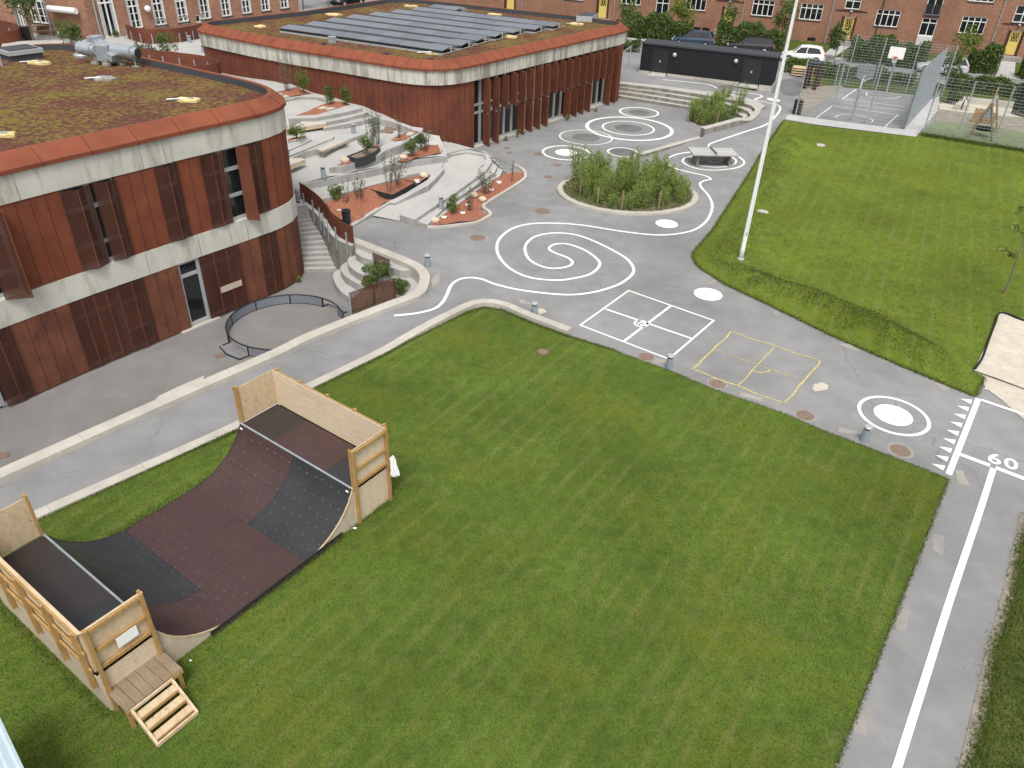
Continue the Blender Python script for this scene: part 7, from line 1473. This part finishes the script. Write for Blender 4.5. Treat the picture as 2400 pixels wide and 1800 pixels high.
# ---- smaller bed by the seat steps
cb = cr(.1575, 1600, 210); sb = [G(u, v)[:2] for u, v in cb((85,440),(120,500),(230,548),(470,578),(560,560),(760,500),(900,440),(820,400),(760,300),(600,270),(400,270),(200,300),(120,370))]
mb = MB(); sheet(mb, sb, lambda x, y: .10, .5); tag(mb.build('planting_soil', M['soil']), kind='structure')
kb = [Vector(G(u, v)[:2]) for u, v in cb((900,440),(760,505),(560,568),(470,583),(230,552),(115,503),(78,440),(112,365),(200,295))]; mb = MB(); strip(mb, smooth_line(kb, .2), .0, .25, .07, -.1); tag(mb.build('bed_kerb', M['kerb']), 'flat pale kerb round the small willow bed by the seat steps', 'kerb')
WL2 = 'young willow shrub in the small bed by the seat steps'; rw = random.Random(5); c2_ = Vector((sum(p[0] for p in sb)/len(sb), sum(p[1] for p in sb)/len(sb))); spots = []; tries = 0
xs_ = [p[0] for p in sb]; ys_ = [p[1] for p in sb]
while len(spots) < 24 and tries < 4000:
    tries += 1; p = Vector((rw.uniform(min(xs_), max(xs_)), rw.uniform(min(ys_), max(ys_))))
    if inside(sb, p.x, p.y) and all((p-q).length > .4 for q in spots): spots.append(p)
for i, p in enumerate(spots): o, h0 = protos[i % 6]; d_ = dup(o, (p.x,p.y,.1), rw.uniform(0,6.28), WL2, rw.uniform(.7,.95) if i > 4 else 1.2); d_['group'] = 'willows by the seat steps'
g = np.random.default_rng(4); n = 11000; Q_ = np.array([(x, y) for x, y in zip(g.uniform(min(xs_), max(xs_), n), g.uniform(min(ys_), max(ys_), n)) if inside(sb, x, y)]); P_ = np.concatenate([Q_, (.1+g.uniform(0,.75,len(Q_))**1.4)[:,None]], 1)
tag(leaves_mesh('tall_grass', P_, .2, M['leaf'], None, .16, -.2, 6), 'tall rough grass in the small bed by the seat steps', 'grass', None, 'stuff')
for u_, v_, dx in ((1630,290,.25),(1677,300,.05)): p = G(u_, v_, .1); mb = MB(); mb.tube([(p[0],p[1],0),(p[0]+dx,p[1],1.25)], .05, 8); tag(mb.build('timber_stake', M['timber_old']), 'leaning timber stake at the left of the small bed' if dx > .1 else 'upright timber stake at the front of the small bed', 'stake')
# ---- terrace plants
Y = [((700,640,.62),.95,.50,'round yew bush in the lower mulch bed by the curved screen','leaf_yew'),((1702,735,.06),.9,.42,'yew bush in the right mulch bed beside the bollard','leaf_yew'),((1355,245,1.26),1.0,.55,'pair of yews, the front broad one in the bed below the rusty corner','leaf_yew'),((1428,185,1.32),1.05,.45,'taller yew behind the broad one below the rusty corner','leaf_dark')]
for b_, h_, r_, lab, m_ in Y: p = G(*z6(b_)[0]); shrub('yew_bush', lab, p, h_, r_, 1700, .085, m_, int(b_[0]), 'bush', 'yews on the terrace', asp=.3)
for b_, h_, r_, lab, m_ in [((1345,1105,2.03),.95,.42,'small yellowish yew in the black steel planter box','leaf_yew'),((445,235,2.8),1.5,.55,'tallest yew by the far rusty wall at the top of the terrace','leaf_yew'),((822,400,2.72),1.15,.36,'left one of two slim yews in the upper mulch bed','leaf_yew'),((1063,408,2.74),1.1,.38,'right one of two slim yews in the upper mulch bed','leaf_yew'),((340,905,2.28),1.0,.52,'round yew beside the rounded corner of the nearer block','leaf_yew')]:
    p = G(*z4(b_)[0]); shrub('yew_bush', lab, p, h_, r_, 1500, .09, m_, int(b_[0])+7, 'bush', 'yews on the terrace', asp=.3)
for b_, h_, r_, lab in [((1130,745,-.5),1.0,.75,'bright green bush behind the lattice fence'),((1450,915,-.5),.75,.42,'small green bush at the right end of the lattice fence'),((1010,800,-.5),.5,.4,'low green growth at the left of the lattice fence')]:
    p = G(*z5(b_)[0]); shrub('green_bush', lab, p, h_, r_, 1900, .10, 'leaf', int(b_[0])+3, 'bush', 'bushes by the lattice fence', asp=.3)
for b_, h_, r_, st_, nl, lab in [((1145,545,.82),2.0,.45,7,150,'tall sparse shrub in the raised triangle of the lower bed'),((1222,490,.86),1.6,.45,8,260,'leafier sparse shrub right of the tall one in the raised triangle'),((790,680,.45),1.7,.32,6,40,'nearly bare shrub beside the round yew'),((892,640,.5),1.35,.36,7,200,'sparse leafy shrub in the middle of the lower mulch bed'),((1850,712,.06),1.25,.42,7,150,'sparse shrub beside the right hand yew'),((2000,560,.1),1.25,.5,9,340,'leafy open shrub in the right mulch bed'),((1470,190,1.3),1.2,.4,6,150,'thin shrub behind the yews below the rusty corner')]:
    p = G(*z6(b_)[0]); upright('sparse_shrub', lab, p, h_, r_, st_, int(nl*1.8), .085, 'leaf_grey', int(b_[0]), 'shrub', 'sparse shrubs on the terrace', bare=.35)
for b_, h_, r_, st_, nl, lab in [((1420,1000,1.82),1.9,.42,8,230,'open grey leaved shrub behind the black planter box'),((1520,960,1.85),1.7,.36,7,230,'second open shrub right behind the black planter box'),((1822,885,1.9),1.5,.25,5,20,'bare slim shrub by the manholes near the rusty wall'),((205,205,2.82),2.0,.5,8,120,'sparse shrub at the top of the terrace beside the tallest yew')]:
    p = G(*z4(b_)[0]); upright('sparse_shrub', lab, p, h_, r_, st_, int(nl*1.8), .095, 'leaf_grey', int(b_[0])+11, 'shrub', 'sparse shrubs on the terrace', bare=.35)
p = G(*o1((312,392))[0], .08); upright('sparse_shrub', 'bare thin sapling at the far end of the right mulch bed', p, 1.6, .2, 4, 40, .08, 'leaf_grey', 77, 'shrub', 'sparse shrubs on the terrace', bare=.3)
RK = [((660,680,.5),.36,'boulder nearest the round yew in the lower bed'),((714,738,.3),.34,'rounded pale boulder in the middle of three by the curved screen'),((780,792,.2),.34,'lowest boulder by the bin in the lower bed'),((1450,422,.68),.34,'round boulder at the tip of the lower bed'),((768,293,1.75),.36,'pale boulder before the black planter box'),((1275,266,1.22),.32,'boulder beside the broad yew below the rusty corner'),((1545,812,.06),.34,'boulder at the near end of the right mulch bed'),((1880,592,.12),.34,'boulder behind the sparse shrub in the right bed'),((1957,628,.08),.32,'flat boulder by the kerb bend of the right bed')]
for i, (b_, s_, lab) in enumerate(RK): p = G(*z6(b_)[0]); mb = MB(); mb.blob((p[0],p[1],p[2]+.08), (s_*.72,s_*.52,s_*.48), 40+i, 12, 8, .14); tag(mb.build('boulder', M['rock'], smooth=True), lab, 'boulder', 'boulders in the mulch beds')
for i, b_ in enumerate([(825,616,.45),(1020,606,.34),(1390,452,.72),(1625,770,.07),(1786,732,.07),(1830,664,.08),(2036,534,.1),(2100,466,.12)]):
    p = G(*z6(b_)[0]); lab = ['left one of two ground lights in the lower bed','right one of two ground lights in the lower bed','ground light by the tip of the lower bed','ground light by the near end of the right bed','bright ground light right of the right hand yew','ground light behind the sparse shrub of the right bed','ground light beside the leafy open shrub','farthest ground light of the right bed'][i]
    t_ = thing('ground_light', lab, 'ground light', p, 0, 'round ground lights in the beds'); mb = MB(); mb.lathe((p[0],p[1],p[2]), [(.13,-.1),(.13,.04),(.09,.055)], 16); mb.build('rim', M['white'], t_); mb = MB(); mb.lathe((p[0],p[1],p[2]), [(.085,.03),(.085,.06)], 12); mb.build('lens', M['alu'], t_)
for b_ in ((1690,718,1.98),(1640,760,1.97)): p = G(*z4(b_)[0]); x, y = p[:2]; z = hill(x, y); mb = MB(); mb.lathe((x,y,z), [(.36,-.1),(.36,.03),(.3,.035)], 20); tag(mb.build('manhole_cover', M['manhole']), 'larger rusty cover on the upper terrace' if b_[0] > 1650 else 'smaller rusty cover on the upper terrace', 'manhole')
for i, (u_, v_, z_, h_) in enumerate([(1213,322,0,.6),(1330,283,0,.6),(1185,330,0,.3),(702,662,-1.45,.35),(1395,262,0,.3)]):
    p = G(u_, v_, z_); shrub('weed', ['tall weed against the glazed front, second door','weed at the foot of the glazed front by the middle door','low weed at the sill near the first glazed door','bright weed at the foot of the nearer rusty block','small weed by the far glazed door'][i], p, h_, .22, 160, .09, 'leaf_light', 300+i, 'weed', None, 3, 5, .3)
# ---- plants around the upper left
for u_, v_, z_, h_, r_, n_, m_, lab in [(170,108,ZG,1.9,1.1,2600,'leaf','large green bush in front of the old brick wall'),(400,150,2.6,2.2,.8,1500,'leaf','tall loose bush behind the nearer roof edge'),(360,146,2.6,1.5,.6,600,'leaf_grey','thin grey shrub left of the tall loose bush'),(335,140,2.6,1.3,.5,420,'leaf_grey','wispy shrub right of the roof duct'),(25,108,ZG,.8,.6,500,'leaf_grey','brownish low shrub in the upper left planter'),(52,107,ZG,.45,.5,500,'leaf','low green plant below the wheeled bin'),(268,88,ZG,.5,.5,400,'leaf','weedy plant at the foot of the white glazed door')]:
    p = G(u_, v_, z_); shrub('garden_shrub', lab, p, h_, r_, n_, .12, m_, int(u_), 'shrub', None, 6, 10, .45)
def tree(name, label, base, h, crown, n, size, m, seed, trunk=.06, cat='tree', group=None, k=16, tb=.4):
    t_ = thing(name, label, cat, tuple(base), 0, group); g = random.Random(seed); b = Vector(base); tb_ = b+Vector((g.uniform(-.15,.15), g.uniform(-.15,.15), h*.62)); mb = MB(); mb.tube([b-Vector((0,0,.1)), b.lerp(tb_, .5)+Vector((g.uniform(-.05,.05),0,0)), tb_, b+Vector((0,0,h*.92))], [trunk, trunk*.8, trunk*.55, trunk*.2], 8, cap=False)
    for i in range(9): a = g.uniform(0, 6.28); s = b.lerp(tb_, g.uniform(tb,1)); mb.tube([s, s+Vector((crown*.45*math.cos(a), crown*.45*math.sin(a), h*.12)), s+Vector((crown*.85*math.cos(a), crown*.85*math.sin(a), h*.22))], [trunk*.4, trunk*.25, trunk*.1], 5, cap=False)
    mb.build('trunk', M['bark'], t_); P_ = clump_pts((b.x, b.y, b.z+h*(.5+tb*.5)), (crown, crown, h*(.52-tb*.4)), n, k, seed, .2); leaves_mesh('crown', P_, size, M[m], t_, .6, .2, seed); return t_
tree('young_tree', 'young tree with a leafy crown in front of the old brick school wing', G(81,100,ZG), 4.6, 1.35, 2200, .17, 'leaf_dark', 1, .09)
for i, (u_, v_, h_, c_, n_, m_, lab) in enumerate([(1467,100,4.4,1.1,700,'leaf','thin street tree right of the far rusty block'),(1592,92,4.6,1.5,1500,'leaf_light','light green street tree behind the blue car'),(1700,112,4.2,1.2,700,'leaf','thin street tree in front of the third yellow door'),(1825,112,4.8,1.6,1300,'leaf','street tree just right of the flagpole'),(1954,140,3.4,1.2,1300,'leaf_dark','dark young tree behind the white hatchback'),(2244,172,4.0,1.4,900,'leaf_light','young tree overhanging the silver estate car'),(2212,212,3.2,1.3,800,'leaf','straggly tree behind the slatted gate')]):
    tree('street_tree', lab, GG(u_, v_), h_, c_, n_, .2, m_, 50+i, .05, 'tree', 'young street trees', tb=.25)
for i, (u_, v_, z_, lab) in enumerate([(711,22,1.4,'tree by the road at the end of the brick school wing'),(770,14,1.4,'small round tree left of the black car on the far road')]): tree('street_tree', lab, G(u_, v_, z_), 4.5, 1.3, 900, .22, 'leaf_dark', 70+i, .08, 'tree', None, tb=.3)
# hedges
def HG(name, lab, px, h, w_, n, m, seed, size=.2, group='hedges along the street'): hedge(name, lab, [GG(u, v) for u, v in px], h, w_, n, size, M[m].name if False else m, seed, 'hedge', group)
_h = hedge
def hedge(name, label, pts, h, w_, n, size, m, seed, cat='hedge', group=None): return _h(name, label, pts, h, w_, n, size, m, seed, cat, group)
HG('garden_hedge', 'dark garden hedge between the far rusty block and the blue car', [(1455,84),(1540,92),(1618,100)], 2.0, 2.2, 9000, 'leaf_dark', 1); HG('garden_hedge', 'dark garden hedge behind the black estate car', [(1675,108),(1750,115),(1835,123)], 2.0, 2.2, 8500, 'leaf_dark', 2)
HG('garden_hedge', 'dark garden hedge behind the ball court hoop', [(1985,142),(2080,152),(2165,162)], 2.0, 2.2, 8500, 'leaf_dark', 3); HG('garden_hedge', 'rounded garden hedge between silver car and the right garden path', [(2262,167),(2300,171),(2330,174)], 2.0, 2.4, 5500, 'leaf_dark', 4); HG('garden_hedge', 'garden hedge at the right photo edge beside the garden path', [(2386,182),(2440,188)], 2.0, 2.4, 4500, 'leaf_dark', 5)
HG('low_hedge', 'low green hedge on the school side of the road, right of the shed', [(1836,168),(1875,170),(1912,174)], .95, .9, 3000, 'leaf', 6, .16); HG('low_hedge', 'low dark hedge behind the far court fence', [(1925,180),(2030,190),(2140,202)], 1.0, 1.0, 6500, 'leaf_dark', 7, .16); HG('low_hedge', 'low hedge along the road behind the playground', [(2215,205),(2300,218),(2440,236)], 1.1, 1.1, 6500, 'leaf_dark', 8, .16); HG('low_hedge', 'low hedge beside the handrail left of the shed', [(1440,118),(1470,120),(1500,123)], .9, .8, 1800, 'leaf_dark', 9, .16)
HG('hedge_row', 'green hedge just past the far roof edge, top centre', [(1080,12),(1105,14)], 1.2, 1.2, 1500, 'leaf', 10, .25)
fs_ = [(1140,8,1.0,1.6,'leaf'),(1158,10,.7,1.2,'leaf_dark'),(1180,12,.8,1.6,'leaf'),(1280,8,1.6,3.0,'leaf_dark'),(1322,26,.9,1.1,'leaf_dark'),(1357,24,.9,2.2,'leaf_light'),(1386,32,.8,1.4,'leaf'),(1429,40,.7,1.4,'leaf_dark'),(1518,44,1.0,2.0,'leaf_dark'),(1622,54,.7,1.9,'leaf_light'),(1648,60,.8,1.0,'leaf'),(1760,66,1.0,2.4,'leaf_dark'),(1783,70,1.1,1.3,'leaf'),(1882,76,1.0,2.3,'leaf_dark'),(1939,84,.6,1.6,'leaf'),(2030,90,1.2,2.6,'leaf_grey'),(2110,98,.9,1.7,'leaf'),(2140,100,.9,1.5,'leaf_light'),(2205,108,1.5,2.8,'leaf_grey'),(2265,112,.8,2.9,'leaf_light'),(2330,122,1.5,3.0,'leaf_dark'),(2290,118,1.2,1.5,'leaf_dark')]
FL = ['far left shrub at the apartment wall above the far roof','small dark shrub beside the leftmost yellow door','light shrub left of the leftmost yellow door','large dark climber on the brick wall above the far roof','low dark shrub right of the large climber','tall light green shrub between two yellow doors','shrub with pale flowers left of the second yellow door','dark shrub right of the second yellow door','rounded dark shrub below the grey balcony','slim green shrub left of the third yellow door','low shrub by the third yellow door step','tall flowering shrub right of the third yellow door','low shrub right of the flagpole at the brick wall','dark climbing shrub below a window right of the flagpole','narrow green climber on the downpipe','big shrub with white flowers between door and window','green shrub left of the white balcony door','light low shrub under the white balcony door','large pale flowering shrub right of the white balcony door','tall light green shrub below the right hand window','large dark climber with flowers left of the right yellow door','dark low shrub under the right hand window']
for i, (u_, v_, r_, h_, m_) in enumerate(fs_):
    p = GG(u_, v_); t_ = shrub('garden_shrub', FL[i], p, h_, r_, int(700*r_*h_/1.5)+200, .2, m_, 400+i, 'shrub', 'shrubs along the apartment wall', 4, 9, .6)
    if i in (11, 15, 18, 20): g = np.random.default_rng(i); leaves_mesh('blossom', clump_pts((p[0],p[1]-.1,p[2]+h_*.6), (r_*1.05,r_*1.05,h_*.5), 130, 12, 400+i, .8), .13, M['petal'], t_, .9, 0, i)
# blossoming apple tree at the right
b = Vector(GG(2354,687,.04)); at = thing('apple_tree', 'slim young apple tree with long side branches at the right photo edge', 'tree', tuple(b))
dpt = lambda u, v, k: Vector(G(u, v, 0)) if k == 0 else None
def at_depth(u, v, y): d = ray(u, v); t = y/d[1]; return Vector((t*d[0], y, H+t*d[2]))
T1 = at_depth(2386,600,b.y); T2 = at_depth(2402,560,b.y+.1); T3 = at_depth(2425,470,b.y+.2); mb = MB(); mb.tube([b-Vector((0,0,.1)), b.lerp(T1,.4)+Vector((.03,0,0)), T1, T2, T3], [.05,.042,.034,.028,.012], 8, cap=False)
br = [[T1, at_depth(2360,585,b.y-.3), at_depth(2320,588,b.y-.6)], [T1, at_depth(2372,597,b.y+.3), at_depth(2358,596,b.y+.5)], [T2, at_depth(2388,530,b.y), at_depth(2374,532,b.y-.2)], [T3, at_depth(2395,490,b.y), at_depth(2384,498,b.y)], [T2, at_depth(2420,540,b.y), at_depth(2440,520,b.y)], [T3, at_depth(2440,440,b.y), at_depth(2450,420,b.y)]]; P_ = []; g = np.random.default_rng(8)
for q in br:
    mb.tube(q, [.018,.012,.005], 5, cap=False)
    for i in range(70): t = g.uniform(.15,1.05); a = q[0].lerp(q[1], t*2) if t < .5 else q[1].lerp(q[2], t*2-1); P_.append(tuple(a+Vector(g.normal(scale=.07, size=3))))
mb.build('trunk', M['bark'], at); leaves_mesh('foliage', P_, .13, M['leaf_light'], at, .6, .3, 2); leaves_mesh('apple', [P_[i] for i in range(0, len(P_), 30)], .09, M['red'], at, 1.0, 0, 3)
# ================================================================ grass blades
def blades(name, label, XYs, zf, h, wd_, m, seed, lean=.5):
    g = np.random.default_rng(seed); n = len(XYs); hh = h*g.uniform(.5,1.3,n); a = g.uniform(0,6.28,n); ln = lean*g.uniform(.2,1.2,n)*hh; la = g.uniform(0,6.28,n)
    z = zf; b = np.concatenate([XYs, z[:,None]], 1); w3 = np.stack([np.cos(a)*wd_/2, np.sin(a)*wd_/2, np.zeros(n)], 1); tip = b+np.stack([np.cos(la)*ln, np.sin(la)*ln, hh], 1)
    V = np.stack([b-w3, b+w3, tip], 1).reshape(-1,3); me = bpy.data.meshes.new(name); me.vertices.add(3*n); me.vertices.foreach_set('co', V.ravel()); me.loops.add(3*n); me.loops.foreach_set('vertex_index', np.arange(3*n)); me.polygons.add(n); me.polygons.foreach_set('loop_start', np.arange(0,3*n,3)); me.polygons.foreach_set('loop_total', np.full(n,3)); me.update(calc_edges=True)
    me.materials.append(M[m]); o = bpy.data.objects.new(name, me); C.objects.link(o); return tag(o, label, 'grass', None, 'stuff')
def in_poly(poly, q):
    pa = np.array(poly); ins = np.zeros(len(q), bool); x2, y2 = np.roll(pa[:,0],-1), np.roll(pa[:,1],-1)
    for x1, y1, xa, ya in zip(pa[:,0], pa[:,1], x2, y2): c = ((y1 > q[:,1]) != (ya > q[:,1])); ins ^= c & (q[:,0] < (xa-x1)*(q[:,1]-y1)/(ya-y1+1e-12)+x1)
    return ins
ramp_xy = [tuple(O_+d0*x+n0_*y)[:2] for x, y in ((-.1,-.06),(8.1,-.06),(8.1,4.5),(-.1,4.5))]
g = np.random.default_rng(11); q = np.stack([g.uniform(-16,13.5,900000), g.uniform(5.5,26.5,900000)], 1); q = q[in_poly(lawn_xy, q) & ~in_poly(ramp_xy, q)]; keep = g.random(len(q)) < np.clip(1.25-(q[:,1]-6)/18, .22, 1); q = q[keep][:260000]
blades('grass_blades', 'short mown grass blades of the near lawn', q, .05+.015*np.sin(q[:,0]*.9+1)*np.sin(q[:,1]*.7)-.005, .05, .013, 'blade', 1)
q = np.stack([g.uniform(7,40,420000), g.uniform(21,58,420000)], 1); q = q[in_poly(lawn2_xy, q)]; q = q[g.random(len(q)) < np.clip(1.2-(q[:,1]-22)/30, .15, 1)][:70000]; zz = np.array([zb2(float(x), float(y)) for x, y in q])
blades('grass_blades', 'mown grass blades of the far field', q, zz-.005, .06, .022, 'blade', 2)
# longer grass on the bank and ragged tufts along the edges
qb = []
for bi, (p, A, wd_) in enumerate(bl):
    for i in range(int((1100, 1100, 2500, 1800)[bi]*A)):
        s = random.Random(i*7+len(qb)).random()*(len(p)-1); k_ = int(s); a = Vector(p[k_]).lerp(Vector(p[k_+1]), s-k_); qb.append((a.x+g.normal()*wd_*.75, a.y+g.normal()*wd_*.75-.5))
qb = np.array(qb*3)+g.normal(scale=.25, size=(len(qb)*3,2)); qb = qb[in_poly(lawn2_xy, qb)]; blades('long_grass', 'longer dark grass on the bank round the far field', qb, np.array([zb2(float(x), float(y)) for x, y in qb])-.01, .11, .026, 'blade_dark', 3, .9)
def edge_tufts(poly, i0, i1, n, zf, h, seed, spread=.07):
    g = np.random.default_rng(seed); P_ = [Vector(p[:2]) for p in poly]; out = []
    L_ = [(P_[i], P_[i+1]) for i in range(i0, i1)]; tot = sum((b-a).length for a, b in L_)
    for a, b in L_:
        k_ = int(n*(b-a).length/tot); t = g.random(k_); out.append(np.stack([a.x+(b.x-a.x)*t, a.y+(b.y-a.y)*t], 1)+g.normal(scale=spread, size=(k_,2)))
    q = np.concatenate(out); return blades('edge_grass', 'ragged grass tufts along the lawn edges', q, np.array([zf(float(x), float(y)) for x, y in q])-.03, h, .02, 'blade', seed, .9)
edge_tufts(lawn_xy, 1, 12, 9000, lambda x, y: .07, .075, 21, .045); edge_tufts(lawn_xy, 11, 28, 12000, lambda x, y: .045, .06, 22, .04); edge_tufts(lawn2_xy, 0, 14, 9000, lambda x, y: GZ(x, y)+.05, .10, 23, .05)
rp_ = [tuple(p) for p in ramp_xy]+[ramp_xy[0]]; edge_tufts(rp_, 0, 4, 3500, lambda x, y: .07, .12, 24, .07)
q = np.stack([g.uniform(8,19,120000), g.uniform(5,17,120000)], 1); e2p = [tuple(p) for p in rough_edge]+[(20,0),(30,6),(26,16),(17,20),(15.5,17.2)]; q = q[in_poly(e2p, q)]; blades('long_grass', 'rough grass at the right of the running track', q, np.full(len(q), .03), .11, .018, 'blade', 5, .8)
edge_tufts([tuple(p) for p in rough_edge], 0, len(rough_edge)-1, 5000, lambda x, y: .05, .09, 31, .09)
fl = np.stack([g.uniform(0,1,2600)]*2, 1); A_ = np.array(GG(2160,318)[:2]); B_ = np.array(GG(2450,364)[:2]); q = A_+(B_-A_)*fl+g.normal(scale=.22, size=(2600,2)); blades('long_grass', 'long grass along the foot of the right wire fence', q, np.array([zb2(float(x), float(y)) for x, y in q]), .2, .04, 'blade_dark', 6, .6)
